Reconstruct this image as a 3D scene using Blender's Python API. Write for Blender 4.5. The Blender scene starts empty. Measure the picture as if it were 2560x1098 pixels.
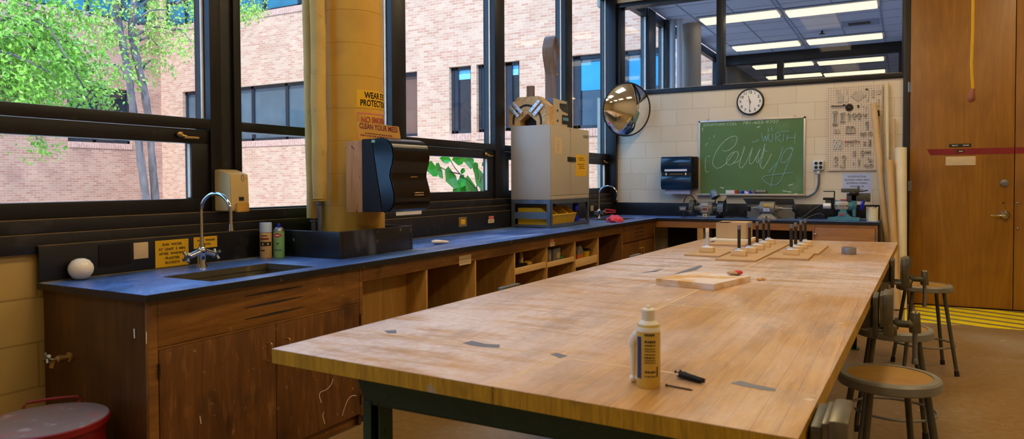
import bpy, bmesh, math, random
from mathutils import Vector, Matrix
random.seed(11)
SC = bpy.context.scene
COL = SC.collection
R_ = math.radians
# ------------------------------------------------------------------ camera calibration (photo treated as 2560x1098)
FOC, PIT, YAW, ROL, CPY = 1785.24, 0.02455, -0.50356, -0.004657, 499.23
EYE = Vector((0, 0, 1.361))
def _rot():
    c, s = math.cos(YAW), math.sin(YAW)
    A = Matrix(((c, -s, 0), (0, 0, -1), (s, c, 0)))
    c, s = math.cos(PIT), math.sin(PIT)
    P = Matrix(((1, 0, 0), (0, c, -s), (0, s, c)))
    c, s = math.cos(ROL), math.sin(ROL)
    return Matrix(((c, -s, 0), (s, c, 0), (0, 0, 1))) @ P @ A
ROT = _rot()
def ray(u, v): return ROT.transposed() @ Vector(((u - 1280) / FOC, (v - CPY) / FOC, 1))
def pX(u, v, x): d = ray(u, v); return EYE + d * (x / d.x)
def pY(u, v, y): d = ray(u, v); return EYE + d * (y / d.y)
def pZ(u, v, z): d = ray(u, v); return EYE + d * ((z - EYE.z) / d.z)

cam = bpy.data.cameras.new('camera')
camo = bpy.data.objects.new('camera', cam); COL.objects.link(camo)
cam.sensor_width = 36; cam.lens = FOC / 2560 * 36
cam.shift_y = -(549 - CPY) / 2560
cam.clip_start = 0.05; cam.clip_end = 200
r = ROT
camo.matrix_world = Matrix(((r[0][0], -r[1][0], -r[2][0], EYE.x), (r[0][1], -r[1][1], -r[2][1], EYE.y), (r[0][2], -r[1][2], -r[2][2], EYE.z), (0, 0, 0, 1)))
cam.dof.use_dof = True; cam.dof.focus_distance = 6.0; cam.dof.aperture_fstop = 5.0
SC.camera = camo

# ------------------------------------------------------------------ materials
MATS = {}
def srgb(h):
    h = h.lstrip('#'); o = []
    for i in (0, 2, 4):
        c = int(h[i:i + 2], 16) / 255
        o.append(c / 12.92 if c <= .04045 else ((c + .055) / 1.055) ** 2.4)
    return tuple(o)
def C4(c): return (c[0], c[1], c[2], 1)
class N:
    def __init__(s, name):
        s.m = bpy.data.materials.new(name); s.m.use_nodes = True
        s.t = s.m.node_tree; s.b = s.t.nodes['Principled BSDF']; s.out = s.t.nodes['Material Output']
        MATS[name] = s.m
    def n(s, typ, **kw):
        k = s.t.nodes.new(typ)
        for a, v in kw.items():
            if a in k.inputs and not hasattr(k, a): k.inputs[a].default_value = v
            else: setattr(k, a, v)
        return k
    def l(s, a, b): s.t.links.new(a, b)
    def coords(s, scale=(1, 1, 1), rot=(0, 0, 0), loc=(0, 0, 0)):
        tc = s.n('ShaderNodeTexCoord'); mp = s.n('ShaderNodeMapping')
        mp.inputs['Scale'].default_value = scale; mp.inputs['Rotation'].default_value = rot; mp.inputs['Location'].default_value = loc
        s.l(tc.outputs['Object'], mp.inputs['Vector']); return mp.outputs['Vector']
    def noise(s, vec, scale, detail=3, rough=.55, dist=0):
        k = s.n('ShaderNodeTexNoise'); k.inputs['Scale'].default_value = scale; k.inputs['Detail'].default_value = detail
        k.inputs['Roughness'].default_value = rough; k.inputs['Distortion'].default_value = dist
        s.l(vec, k.inputs['Vector']); return k.outputs['Fac']
    def ramp(s, fac, stops):
        k = s.n('ShaderNodeValToRGB'); e = k.color_ramp.elements
        while len(e) < len(stops): e.new(0.5)
        for i, (p, c) in enumerate(stops):
            e[i].position = p; e[i].color = C4(c) if not isinstance(c, (int, float)) else (c, c, c, 1)
        s.l(fac, k.inputs['Fac']); return k.outputs['Color']
    def mix(s, fac, a, b, mode='MIX'):
        k = s.n('ShaderNodeMix', data_type='RGBA', blend_type=mode)
        for sock, v in ((k.inputs[0], fac), (k.inputs[6], a), (k.inputs[7], b)):
            if isinstance(v, (int, float)): sock.default_value = v
            elif isinstance(v, tuple): sock.default_value = C4(v)
            else: s.l(v, sock)
        return k.outputs[2]
    def math(s, op, a, b=0, clamp=False):
        k = s.n('ShaderNodeMath', operation=op); k.use_clamp = clamp
        for sock, v in ((k.inputs[0], a), (k.inputs[1], b)):
            if isinstance(v, (int, float)): sock.default_value = v
            else: s.l(v, sock)
        return k.outputs[0]
    def bump(s, h, strength=.3, dist=.01):
        k = s.n('ShaderNodeBump'); k.inputs['Strength'].default_value = strength; k.inputs['Distance'].default_value = dist
        s.l(h, k.inputs['Height']); s.l(k.outputs[0], s.b.inputs['Normal'])
    def base(s, c, rough=None, metal=None, spec=None):
        if isinstance(c, tuple): s.b.inputs['Base Color'].default_value = C4(c)
        else: s.l(c, s.b.inputs['Base Color'])
        for nm, v in (('Roughness', rough), ('Metallic', metal), ('Specular IOR Level', spec)):
            if v is None: continue
            if isinstance(v, (int, float)): s.b.inputs[nm].default_value = v
            else: s.l(v, s.b.inputs[nm])
def speck(s, vec, col, color, scale, lo, hi, amount=1.0, detail=2):
    f = s.noise(vec, scale, detail)
    f = s.ramp(f, [(lo, 0.0), (hi, 1.0)])
    return s.mix(s.math('MULTIPLY', f, amount), col, color)
def plain(name, color, rough=.5, metal=0, var=.12, scale=14, bump=0, spec=.5, spots=None, stretch=(1, 1, 1)):
    c = srgb(color) if isinstance(color, str) else color
    s = N(name); v = s.coords(stretch)
    f = s.noise(v, scale, 4)
    col = s.ramp(f, [(.3, tuple(max(0, k * (1 - var)) for k in c)), (.7, tuple(min(1, k * (1 + var)) for k in c))])
    for sp in spots or []:
        col = speck(s, v, col, srgb(sp[0]), *sp[1:])
    rr = s.ramp(f, [(.3, max(0, rough - .06)), (.7, min(1, rough + .06))])
    s.base(col, rr, metal, spec)
    if bump: s.bump(f, bump, .004)
    return s.m
def wood(name, dark, light, axis='z', scale=1.0, rough=.5, spots=None, dist=3.0, bump=.06, fine=1.0, wear=None):
    s = N(name); k = {'x': (.09, 1, 1), 'y': (1, .09, 1), 'z': (1, 1, .09)}[axis]
    v = s.coords(tuple(a * scale for a in k))
    f1 = s.noise(v, 9, 5, .6, dist); f2 = s.noise(v, 70 * fine, 3, .6)
    f = s.mix(.3, f1, f2)
    d, l = srgb(dark), srgb(light)
    col = s.ramp(f, [(.30, d), (.5, tuple((a + b) / 2 for a, b in zip(d, l))), (.68, l)])
    w = s.coords()
    for sp in spots or []: col = speck(s, w, col, srgb(sp[0]), *sp[1:])
    if wear:
        k2 = {'x': (.22, 1, 1), 'y': (1, .22, 1), 'z': (1, 1, .22)}[axis]
        q = s.coords(k2, (0, 0, 0), (3, 5, 7)); col = speck(s, q, col, srgb(wear[0]), wear[1], .56, .72, wear[2], 6); col = speck(s, s.coords(k2, (0, 0, 0), (9, 1, 4)), col, srgb(wear[3]), wear[1] * .35, .5, .75, wear[4], 5)
    s.base(col, rough); s.bump(f, bump, .003); return s.m
def brickmat(name, plane, c1, c2, mortar, w, h, m=.01, off=(0, 0), var=.2, rough=.85, bump=.4, extra=None, bias=0, msm=.1, grime=None):
    s = N(name); tc = s.n('ShaderNodeTexCoord'); sx = s.n('ShaderNodeSeparateXYZ'); cx = s.n('ShaderNodeCombineXYZ')
    s.l(tc.outputs['Object'], sx.inputs[0])
    s.l(s.math('ADD', sx.outputs['X' if plane == 'xz' else 'Y'], off[0]), cx.inputs[0]); s.l(s.math('ADD', sx.outputs['Z'], off[1]), cx.inputs[1])
    b = s.n('ShaderNodeTexBrick'); s.l(cx.outputs[0], b.inputs['Vector'])
    b.inputs['Scale'].default_value = 1; b.inputs['Brick Width'].default_value = w; b.inputs['Row Height'].default_value = h
    b.inputs['Mortar Size'].default_value = m; b.inputs['Mortar Smooth'].default_value = msm; b.inputs['Bias'].default_value = bias
    b.inputs['Color1'].default_value = C4(srgb(c1)); b.inputs['Color2'].default_value = C4(srgb(c2)); b.inputs['Mortar'].default_value = C4(srgb(mortar))
    f = s.noise(cx.outputs[0], 1.3, 5)
    f2 = s.noise(cx.outputs[0], 60, 3)
    col = s.mix(1.0, b.outputs['Color'], s.ramp(f, [(.3, 1 - var), (.7, 1.0)]), 'MULTIPLY')
    if grime: col = speck(s, cx.outputs[0], col, srgb(grime[0]), *grime[1:])
    s.base(col, rough, spec=.3)
    hgt = s.mix(.15, s.math('SUBTRACT', 1, b.outputs['Fac']), f2)
    s.bump(hgt, bump, .006); return s.m
def emit(name, color, strength):
    s = N(name); c = srgb(color) if isinstance(color, str) else color
    s.b.inputs['Base Color'].default_value = C4(c); s.b.inputs['Emission Color'].default_value = C4(c); s.b.inputs['Emission Strength'].default_value = strength
    return s.m
def glass(name, tint=(.96, .98, .97), k=1.0, ior=1.45):
    s = N(name); s.t.nodes.remove(s.b)
    t = s.n('ShaderNodeBsdfTransparent'); t.inputs['Color'].default_value = C4(tint)
    g = s.n('ShaderNodeBsdfGlossy'); g.inputs['Roughness'].default_value = .0
    lw = s.n('ShaderNodeLayerWeight'); lw.inputs['Blend'].default_value = .5
    sch = s.math('ADD', .035, s.math('MULTIPLY', .9, s.math('POWER', lw.outputs['Facing'], 5)))
    mx = s.n('ShaderNodeMixShader'); s.l(s.math('MULTIPLY', sch, k * .6, True), mx.inputs[0])
    s.l(t.outputs[0], mx.inputs[1]); s.l(g.outputs[0], mx.inputs[2]); s.l(mx.outputs[0], s.out.inputs['Surface']); return s.m

# ------------------------------------------------------------------ mesh builder
WM = {}
class MB:
    def __init__(s): s.bm = bmesh.new()
    def _add(s, tmp, mat=None):
        me = bpy.data.meshes.new('t'); tmp.to_mesh(me); tmp.free()
        if mat is not None: me.transform(mat)
        s.bm.from_mesh(me); bpy.data.meshes.remove(me); return s
    def box(s, x0, x1, y0, y1, z0, z1, bev=0, seg=2):
        return s.obox(((x0 + x1) / 2, (y0 + y1) / 2, (z0 + z1) / 2), (abs(x1 - x0), abs(y1 - y0), abs(z1 - z0)), None, bev, seg)
    def obox(s, c, size, rot=None, bev=0, seg=2):
        t = bmesh.new(); bmesh.ops.create_cube(t, size=1)
        bmesh.ops.scale(t, vec=size, verts=t.verts)
        if bev: bmesh.ops.bevel(t, geom=t.edges[:], offset=min(bev, min(size) * .45), segments=seg, affect='EDGES', profile=.6)
        M = Matrix.Translation(c)
        if rot is not None: M = M @ rot.to_4x4()
        return s._add(t, M)
    def cyl(s, p0, p1, r0, r1=None, seg=20, bev=0):
        p0, p1 = Vector(p0), Vector(p1); d = p1 - p0; r1 = r0 if r1 is None else r1
        t = bmesh.new(); bmesh.ops.create_cone(t, cap_ends=True, segments=seg, radius1=r0, radius2=r1, depth=d.length)
        if bev:
            es = [e for e in t.edges if abs(e.verts[0].co.z - e.verts[1].co.z) < 1e-6]
            bmesh.ops.bevel(t, geom=es, offset=bev, segments=2, affect='EDGES', profile=.6)
        return s._add(t, Matrix.Translation((p0 + p1) / 2) @ d.to_track_quat('Z', 'Y').to_matrix().to_4x4())
    def lathe(s, prof, c=(0, 0, 0), axis=(0, 0, 1), seg=28):
        t = bmesh.new(); rings = []
        for rr, z in prof:
            if rr < 1e-6: rings.append([t.verts.new((0, 0, z))])
            else: rings.append([t.verts.new((rr * math.cos(2 * math.pi * i / seg), rr * math.sin(2 * math.pi * i / seg), z)) for i in range(seg)])
        for a, b in zip(rings, rings[1:]):
            for i in range(seg):
                j = (i + 1) % seg
                q = [a[i % len(a)], a[j % len(a)], b[j % len(b)], b[i % len(b)]]
                u = []
                for x in q:
                    if x not in u: u.append(x)
                if len(u) > 2:
                    try: t.faces.new(u)
                    except ValueError: pass
        return s._add(t, Matrix.Translation(c) @ Vector(axis).to_track_quat('Z', 'Y').to_matrix().to_4x4())
    def tube(s, pts, rad, seg=8, closed=False, sub=0):
        pts = [Vector(p) for p in pts]
        if sub:
            q = []; n = len(pts)
            rng = range(n if closed else n - 1)
            for i in rng:
                g = lambda k: pts[k % n] if closed else pts[max(0, min(n - 1, k))]
                a, b, c, d = g(i - 1), g(i), g(i + 1), g(i + 2)
                for k in range(sub):
                    t = k / sub
                    q.append(.5 * ((2 * b) + (c - a) * t + (2 * a - 5 * b + 4 * c - d) * t * t + (3 * b - a - 3 * c + d) * t ** 3))
            if not closed: q.append(pts[-1])
            pts = q
        n = len(pts); t = bmesh.new(); rings = []
        up = Vector((0.013, .021, 1))
        for i, p in enumerate(pts):
            a = pts[(i - 1) % n] if closed or i > 0 else p
            b = pts[(i + 1) % n] if closed or i < n - 1 else p
            d = (b - a).normalized()
            x = d.cross(up)
            if x.length < 1e-3: x = d.cross(Vector((1, 0, 0)))
            x.normalize(); y = x.cross(d)
            up = y
            if isinstance(rad, (int, float)): rr = rad
            else: t_ = i / max(1, n - 1) * (len(rad) - 1); k_ = min(int(t_), len(rad) - 2); rr = rad[k_] + (rad[k_ + 1] - rad[k_]) * (t_ - k_)
            rings.append([t.verts.new(p + x * rr * math.cos(2 * math.pi * k / seg) + y * rr * math.sin(2 * math.pi * k / seg)) for k in range(seg)])
        for i in range(n if closed else n - 1):
            A, B = rings[i], rings[(i + 1) % n]
            for k in range(seg): t.faces.new((A[k], A[(k + 1) % seg], B[(k + 1) % seg], B[k]))
        if not closed:
            t.faces.new(rings[0][::-1]); t.faces.new(rings[-1])
        return s._add(t)
    def prism(s, pts, vec, bev=0):
        t = bmesh.new(); vs = [t.verts.new(p) for p in pts]; f = t.faces.new(vs)
        e = bmesh.ops.extrude_face_region(t, geom=[f])
        bmesh.ops.translate(t, vec=vec, verts=[g for g in e['geom'] if isinstance(g, bmesh.types.BMVert)])
        bmesh.ops.recalc_face_normals(t, faces=t.faces)
        if bev: bmesh.ops.bevel(t, geom=t.edges[:], offset=bev, segments=2, affect='EDGES')
        return s._add(t)
    def hexa(s, bot, top):
        t = bmesh.new(); b = [t.verts.new(p) for p in bot]; u = [t.verts.new(p) for p in top]
        t.faces.new(b[::-1]); t.faces.new(u)
        for i in range(len(b)):
            j = (i + 1) % len(b); t.faces.new((b[i], b[j], u[j], u[i]))
        bmesh.ops.recalc_face_normals(t, faces=t.faces); return s._add(t)
    def sph(s, c, rad, scale=(1, 1, 1), seg=20, rot=None, noise=0):
        t = bmesh.new(); bmesh.ops.create_uvsphere(t, u_segments=seg, v_segments=max(6, seg // 2), radius=rad)
        if noise:
            for v in t.verts: v.co *= 1 + random.uniform(-noise, noise)
        M = Matrix.Translation(c)
        if rot is not None: M = M @ rot.to_4x4()
        return s._add(t, M @ Matrix.Diagonal((*scale, 1)))
    def quad(s, a, b, c, d):
        vs = [s.bm.verts.new(p) for p in (a, b, c, d)]; s.bm.faces.new(vs); return s
    def poly(s, pts, faces):
        vs = [s.bm.verts.new(p) for p in pts]
        for f in faces: s.bm.faces.new([vs[i] for i in f])
        return s
    def torus(s, c, R, rr, axis=(0, 0, 1), seg=28, rseg=8, scale=(1, 1)):
        q = Vector(axis).to_track_quat('Z', 'Y').to_matrix()
        return s.tube([Vector(c) + q @ Vector((R * scale[0] * math.cos(2 * math.pi * i / seg), R * scale[1] * math.sin(2 * math.pi * i / seg), 0)) for i in range(seg)], rr, rseg, True)
    def build(s, name, mat, parent=None, label=None, cat=None, group=None, kind=None, origin=None, smooth=True, angle=38):
        me = bpy.data.meshes.new(name); s.bm.to_mesh(me); s.bm.free()
        if parent is None:
            if origin is None:
                xs = [v.co for v in me.vertices]
                lo = [min(c[i] for c in xs) for i in range(3)]; hi = [max(c[i] for c in xs) for i in range(3)]
                origin = ((lo[0] + hi[0]) / 2, (lo[1] + hi[1]) / 2, lo[2])
            W = Matrix.Translation(origin)
        else: W = WM[parent.name]
        me.transform(W.inverted())
        if smooth:
            for p in me.polygons: p.use_smooth = True
            me.set_sharp_from_angle(angle=R_(angle))
        m = MATS[mat] if isinstance(mat, str) else mat
        me.materials.append(m)
        o = bpy.data.objects.new(name, me); COL.objects.link(o)
        if parent is None: o.location = origin
        else: o.parent = parent
        WM[o.name] = W
        tag(o, label, cat, group, kind); return o
def tag(o, label=None, cat=None, group=None, kind=None):
    for k, v in (('label', label), ('category', cat), ('group', group), ('kind', kind)):
        if v: o[k] = v
    return o
def thing(name, label, cat, loc=(0, 0, 0), rz=0, group=None, kind=None):
    o = bpy.data.objects.new(name, None); COL.objects.link(o); o.empty_display_size = .1
    o.location = loc; o.rotation_euler = (0, 0, rz)
    WM[o.name] = Matrix.Translation(loc) @ Matrix.Rotation(rz, 4, 'Z')
    return tag(o, label, cat, group, kind)
def struct(name, kind='structure', loc=(0, 0, 0)): return thing(name, None, None, loc, 0, None, kind)
def dup(o, loc, rz=0, label=None):
    c = o.copy(); COL.objects.link(c); c.location = loc; c.rotation_euler = (0, 0, rz)
    if label: c['label'] = label
    for ch in [x for x in bpy.data.objects if x.parent == o]:
        d = ch.copy(); COL.objects.link(d); d.parent = c
        for g in [x for x in bpy.data.objects if x.parent == ch]:
            e = g.copy(); COL.objects.link(e); e.parent = d
    return c
def text(body, mat, origin, right, up, size, parent=None, name='lettering', width=None, align='CENTER', bend=None, bold=.0, depth=.0004, lead=1.0, label=None):
    cu = bpy.data.curves.new('txt', 'FONT'); cu.body = body; cu.size = size; cu.align_x = align; cu.align_y = 'CENTER'; cu.space_line = lead
    cu.extrude = depth; cu.offset = bold; cu.resolution_u = 3
    to = bpy.data.objects.new('txt', cu); COL.objects.link(to)
    dg = bpy.context.evaluated_depsgraph_get(); me = bpy.data.meshes.new_from_object(to.evaluated_get(dg))
    bpy.data.objects.remove(to); bpy.data.curves.remove(cu)
    m = MB(); m.bm.from_mesh(me); bpy.data.meshes.remove(me)
    right, up = Vector(right).normalized(), Vector(up).normalized(); nrm = right.cross(up)
    xs = [v.co.x for v in m.bm.verts]
    k = width / (max(xs) - min(xs)) if width and xs else 1
    for v in m.bm.verts:
        x, y, z = v.co.x * k, v.co.y, v.co.z
        v.co = bend(x, y, z) if bend else Vector(origin) + right * x + up * y + nrm * z
    return m.build(name, mat, parent, label, smooth=False)
def strokes(lines, f, width, mat, parent, name='chalk_writing', nrm=(0, -1, 0), label=None, lift=0.0):
    nrm = Vector(nrm); o = None
    for li, ln in enumerate(lines):
        m = MB()
        P = [f(*p) for p in ln]; q = []
        n = len(P)
        for i in range(n - 1):
            a, b, c, d = P[max(0, i - 1)], P[i], P[i + 1], P[min(n - 1, i + 2)]
            for k in range(5):
                t = k / 5
                q.append(.5 * ((2 * b) + (c - a) * t + (2 * a - 5 * b + 4 * c - d) * t * t + (3 * b - a - 3 * c + d) * t ** 3))
        q.append(P[-1]); L = []; q = [p + nrm * (lift + .0004 * li + 1.2e-5 * k) for k, p in enumerate(q)]
        for i, p in enumerate(q):
            d = (q[min(len(q) - 1, i + 1)] - q[max(0, i - 1)])
            if d.length < 1e-9: d = Vector((1, 0, 0))
            s = d.normalized().cross(nrm) * width / 2
            L.append((p + s, p - s))
        for a, b in zip(L, L[1:]): m.quad(a[0], a[1], b[1], b[0])
        o = m.build(name, mat, parent, label, smooth=False)
    return o
SKY, SUN, LAMP, EXPO, LENS = 3.9, 3.7, 12.0, 0.3, 1.35
# ------------------------------------------------------------------ shared materials
plain('frame_black', '#100e11', .38, 0, .25, 6, spots=[('#3a322c', 22, .68, .74, .4)], spec=.4)
plain('black_trim', '#0c0b0d', .42, 0, .3, 5, .1, spots=[('#6b6253', 60, .70, .78, .6), ('#2c2a28', 9, .6, .7, .6)])
plain('bead_highlight', '#e8d9c4', .35)  # pale colour paints in the sun highlight along the glazing stops
plain('brass', '#b9975a', .35, .8, .15, 30)
plain('chrome', '#c9ccd2', .12, 1, .04, 10)
plain('steel', '#8d8f92', .35, .9, .1, 20)
plain('dark_steel', '#57554a', .42, .5, .2, 20)
plain('gun_metal', '#6d6650', .36, .6, .2, 30)
plain('black_plastic', '#201a1a', .5, 0, .15, 10, spec=.15)
plain('scored', '#d3b892', .6)
plain('smoke_plastic', '#0f0d0d', .2, 0, .15, 4, spec=.3)
plain('rubber', '#17171a', .7, 0, .15, 20)
plain('white_paper', '#d9dbe4', .8, 0, .03, 20)
plain('paper_blue', '#b9c4e8', .8, 0, .03, 20)
plain('cream_paper', '#cdb38a', .8, 0, .05, 20)
plain('ink', '#1a1815', .7)
plain('ink_faded', '#5d4510', .8)
plain('yellow_sign', '#e0ae0a', .5, 0, .05, 8)
plain('orange_sign', '#d99a3c', .5, 0, .06, 8)
plain('pink_print', '#cf6f6a', .7)
plain('maroon_print', '#7a2a20', .7)
plain('red_paint', '#7d1218', .4, 0, .2, 6)
plain('yellow_paint', '#f0d800', .55, 0, .12, 9, spots=[('#8a7a50', 30, .66, .74, .6)])
plain('pipe_paint', '#c9a85a', .55, 0, .14, 5, .25, spots=[('#8f7a4a', 14, .62, .72, .5)])
plain('column_paint', '#c89a32', .5, 0, .10, 3, .12, spots=[('#b98a32', 4, .55, .7, .6)])
plain('beige_metal', '#b4a794', .42, 0, .05, 3)
plain('galvanised', '#707680', .38, .7, .18, 12)
plain('yellow_plastic', '#d7a90c', .38, 0, .06, 4)
plain('blue_can', '#1620c8', .3, .3)
plain('cardboard', '#b8966c', .8, 0, .06, 6)
plain('cardboard_tube', '#cfae80', .75, 0, .08, 4)
plain('pale_tube', '#e3d6b4', .7, 0, .05, 4)
plain('teal_paint', '#4a7f8c', .4, 0, .15, 9)
plain('grey_paint', '#7d7a72', .45, .2, .15, 14)
plain('blue_grey_paint', '#5f7086', .42, .2, .12, 8)
plain('shield_paint', '#8f8774', .5, .1, .12, 6)
plain('green_steel', '#25402f', .42, .1, .2, 8, spots=[('#5d6a58', 30, .68, .75, .5)])
plain('white_plastic', '#e6dfce', .45, 0, .04, 8)
plain('soap_plastic', '#cdb074', .42, 0, .06, 6, spots=[('#4a3418', 34, .70, .76, .8)])
plain('soap_lever', '#c08f35', .5, 0, .25, 16)
plain('glue_yellow', '#c8a748', .42, 0, .06, 8)
plain('navy', '#1b2358', .5)
plain('ceramic', '#ece2cc', .15, 0, .02, 3)
plain('pink_cloth', '#d84a66', .9, 0, .2, 20, .5)
plain('red_plastic', '#c52a35', .4)
plain('chalk_green', '#5c7e54', .75, 0, .10, 2.2, spots=[('#86a58e', 3.2, .60, .80, .35)], spec=.25)
plain('chalk', '#a9c2ae', .9, 0, .3, 60)
plain('chalk_blue', '#7fb0bc', .9, 0, .3, 60)
plain('aluminium', '#c6bfb4', .35, .6, .06, 8)
plain('bar_aluminium', '#cfd3da', .4, .35, .06, 12)
plain('clock_face', '#eeebe4', .35, 0, .02, 4)
plain('tile_white', '#dcdff0', .85, 0, .03, 6)
plain('ceiling_grid', '#a7b0c4', .6)
plain('lens_white', '#f1e6c8', .4)
plain('foam_white', '#e4dccb', .85, 0, .05, 6)
plain('duct_tape', '#8e8f95', .35, .35, .05, 10)
plain('grey_tape', '#6a6c76', .5, .1, .12, 20)
plain('tape_core', '#8f7a5a', .8)
plain('tool_steel', '#b3aa9c', .38, .6, .2, 30)
plain('tool_dark', '#3a332c', .45, .6, .2, 30)
plain('bark', '#6c5f5c', .95, 0, .4, 9, 1.0, stretch=(1, 1, .35))
plain('brown_dark', '#241a12', .7)
plain('label_green', '#7fae6a', .5)
plain('label_tan', '#cfa66c', .5)
plain('cap_clear', '#b7c9e6', .25, 0, .04, 5)
plain('orange_plastic', '#cf6a1c', .5)
plain('grey_board', '#7d7a74', .6)
plain('green_plastic', '#3d7a35', .5)
plain('wax', '#e8d6c4', .5, 0, .15, 30)
plain('shaving', '#d9a860', .7, 0, .2, 30)
wood('cabinet_wood', '#4c2b0e', '#7a4d1e', 'z', 1, .42, [('#b98f62', 30, .69, .75, .55), ('#241008', 5, .58, .72, .5)], wear=('#9a6a3a', 26, .55, '#2e1708', .55))
wood('side_wood', '#3c220d', '#5f3a16', 'z', .8, .42, [('#2a1408', 3, .5, .7, .5)], wear=('#7d5226', 14, .35, '#241006', .5))
wood('apron_wood', '#663c14', '#95652c', 'y', 1, .42, [('#c9a878', 34, .71, .76, .5), ('#3a1d0c', 5, .6, .72, .5)], dist=5.0, wear=('#b07a40', 18, .4, '#3f2008', .5))
wood('back_wood', '#8a5527', '#b57c42', 'x', .8, .45)
wood('door_veneer', '#85540e', '#a06c1c', 'z', .55, .38, [('#5e3208', 1.6, .5, .75, .5)], 5.0)
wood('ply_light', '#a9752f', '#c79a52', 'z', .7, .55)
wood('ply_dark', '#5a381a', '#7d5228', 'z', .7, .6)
wood('pine', '#c99c5c', '#dfba84', 'y', 1, .55)
wood('board_dusty', '#c08c48', '#d8ae70', 'y', 1, .55, [('#ddd2cc', 6, .42, .56, .8)])
wood('pine_x', '#d2a868', '#e6c690', 'x', 1, .55)
wood('plain_board', '#ac8656', '#c6a276', 'x', 1, .6)
wood('block_wood', '#a35f22', '#c58a48', 'z', 1.2, .6, [('#3a2010', 22, .66, .72, .8)])
wood('bent_wood', '#6b4a30', '#8f6a48', 'z', .8, .4)
wood('seat_wood', '#8c6624', '#a07a36', 'x', .5, .45, [('#8a5212', 8, .58, .7, .5)])
wood('tan_tube', '#c39b62', '#d2ac74', 'z', 1, .7)
def osb():
    s = N('osb'); v = s.coords((1, 1, 1)); vo = s.n('ShaderNodeTexVoronoi'); vo.inputs['Scale'].default_value = 46
    mp = s.coords((1, 2.2, 1), (0, .6, .4)); s.l(mp, vo.inputs['Vector'])
    col = s.mix(.45, s.ramp(s.noise(v, 14, 4), [(.3, srgb('#b47f3c')), (.7, srgb('#dcb070'))]), s.ramp(vo.outputs['Color'], [(0, srgb('#a06a2c')), (1, srgb('#e2bd82'))]))
    s.base(col, .6); return s.m
osb()
def tabletop():
    s = N('table_top'); v = s.coords(); tc = s.n('ShaderNodeSeparateXYZ'); s.l(v, tc.inputs[0])
    st = s.coords((1, .07, 1))
    g1 = s.noise(st, 30, 5, .6, 1.2); g2 = s.noise(st, 120, 2)
    g = s.mix(.35, g1, g2)
    col = s.ramp(g, [(.30, srgb('#a57634')), (.5, srgb('#c8964e')), (.7, srgb('#d8ae70'))])
    # strips of maple glued side by side
    cx = s.n('ShaderNodeCombineXYZ'); s.l(tc.outputs['Y'], cx.inputs[0]); s.l(tc.outputs['X'], cx.inputs[1])
    b = s.n('ShaderNodeTexBrick'); s.l(cx.outputs[0], b.inputs['Vector']); b.inputs['Scale'].default_value = 1
    b.inputs['Brick Width'].default_value = 1.3; b.inputs['Row Height'].default_value = .052; b.inputs['Mortar Size'].default_value = .0012
    b.inputs['Color1'].default_value = (1, 1, 1, 1); b.inputs['Color2'].default_value = (.80, .76, .72, 1); b.inputs['Mortar'].default_value = (.5, .44, .38, 1)
    col = s.mix(1.0, col, b.outputs['Color'], 'MULTIPLY')
    def blob(cx_, cy_, sx_, sy_, rz=0):
        mp = s.coords((1, 1, 1), (0, 0, 0), (-cx_, -cy_, 0)); m2 = s.n('ShaderNodeMapping'); m2.inputs['Rotation'].default_value = (0, 0, rz); m2.inputs['Scale'].default_value = (1 / sx_, 1 / sy_, 0)
        s.l(mp, m2.inputs['Vector']); ln = s.n('ShaderNodeVectorMath', operation='LENGTH'); s.l(m2.outputs[0], ln.inputs[0]); return s.math('SUBTRACT', 1, ln.outputs['Value'], True)
    pl = s.coords((1.6, .55, 1))
    broad = s.noise(pl, 2.4, 6, .66); streak = s.noise(s.coords((.5, 2.2, 1), (0, 0, .25), (3, 1, 0)), 5, 6, .66); fine_ = s.noise(v, 34, 5, .7)
    tone = s.ramp(s.noise(s.coords((1.2, .5, 1), (0, 0, 0), (5, 2, 0)), 1.6, 4), [(.35, 0.0), (.65, 1.0)])
    col = s.mix(s.math('MULTIPLY', tone, .45), col, srgb('#a8774a'))
    base_d = s.math('MULTIPLY', s.ramp(broad, [(.42, 0.0), (.64, 1.0)]), .42)
    zones = s.math('MAXIMUM', s.math('MAXIMUM', blob(-.55, -2.0, .75, 1.3), blob(.68, .25, .75, .85, -.2)), s.math('MAXIMUM', blob(-.05, -.05, .55, .55), blob(-.35, .2, .5, 1.5)))
    zone_d = s.math('MULTIPLY', s.math('MULTIPLY', s.math('POWER', zones, .45), s.ramp(streak, [(.34, 0.0), (.52, 1.0)])), 1.0)
    dust_sheen = s.math('MULTIPLY', s.math('MAXIMUM', base_d, zone_d), s.ramp(fine_, [(.25, .45), (.6, 1.0)]), True)
    col = s.mix(dust_sheen, col, srgb('#ded3d4'))  # plaster dust; lavender tint and near-left zone also paint in window sheen
    grime_ = s.ramp(s.noise(s.coords((1, .35, 1), (0, 0, .1), (7, 3, 2)), 6, 6, .7), [(.50, 0.0), (.66, 1.0)])
    col = s.mix(s.math('MULTIPLY', grime_, .40), col, srgb('#77665a'))
    col = speck(s, s.coords((1, .8, 1)), col, srgb('#e2dad2'), 16, .705, .735, .75, 4)
    col = speck(s, s.coords((1, .5, 1), (0, 0, 0), (1, 9, 2)), col, srgb('#6d6470'), 7, .70, .76, .5, 5)
    s.base(col, s.ramp(broad, [(.3, .30), (.7, .42)]), spec=.6); s.bump(g, .05, .002); return s.m
tabletop()
wood('table_edge', '#8a6408', '#c99a18', 'z', 3.0, .5, [('#3a2a0a', 9, .60, .72, .6), ('#a79a84', 7, .70, .76, .8)])
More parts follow.
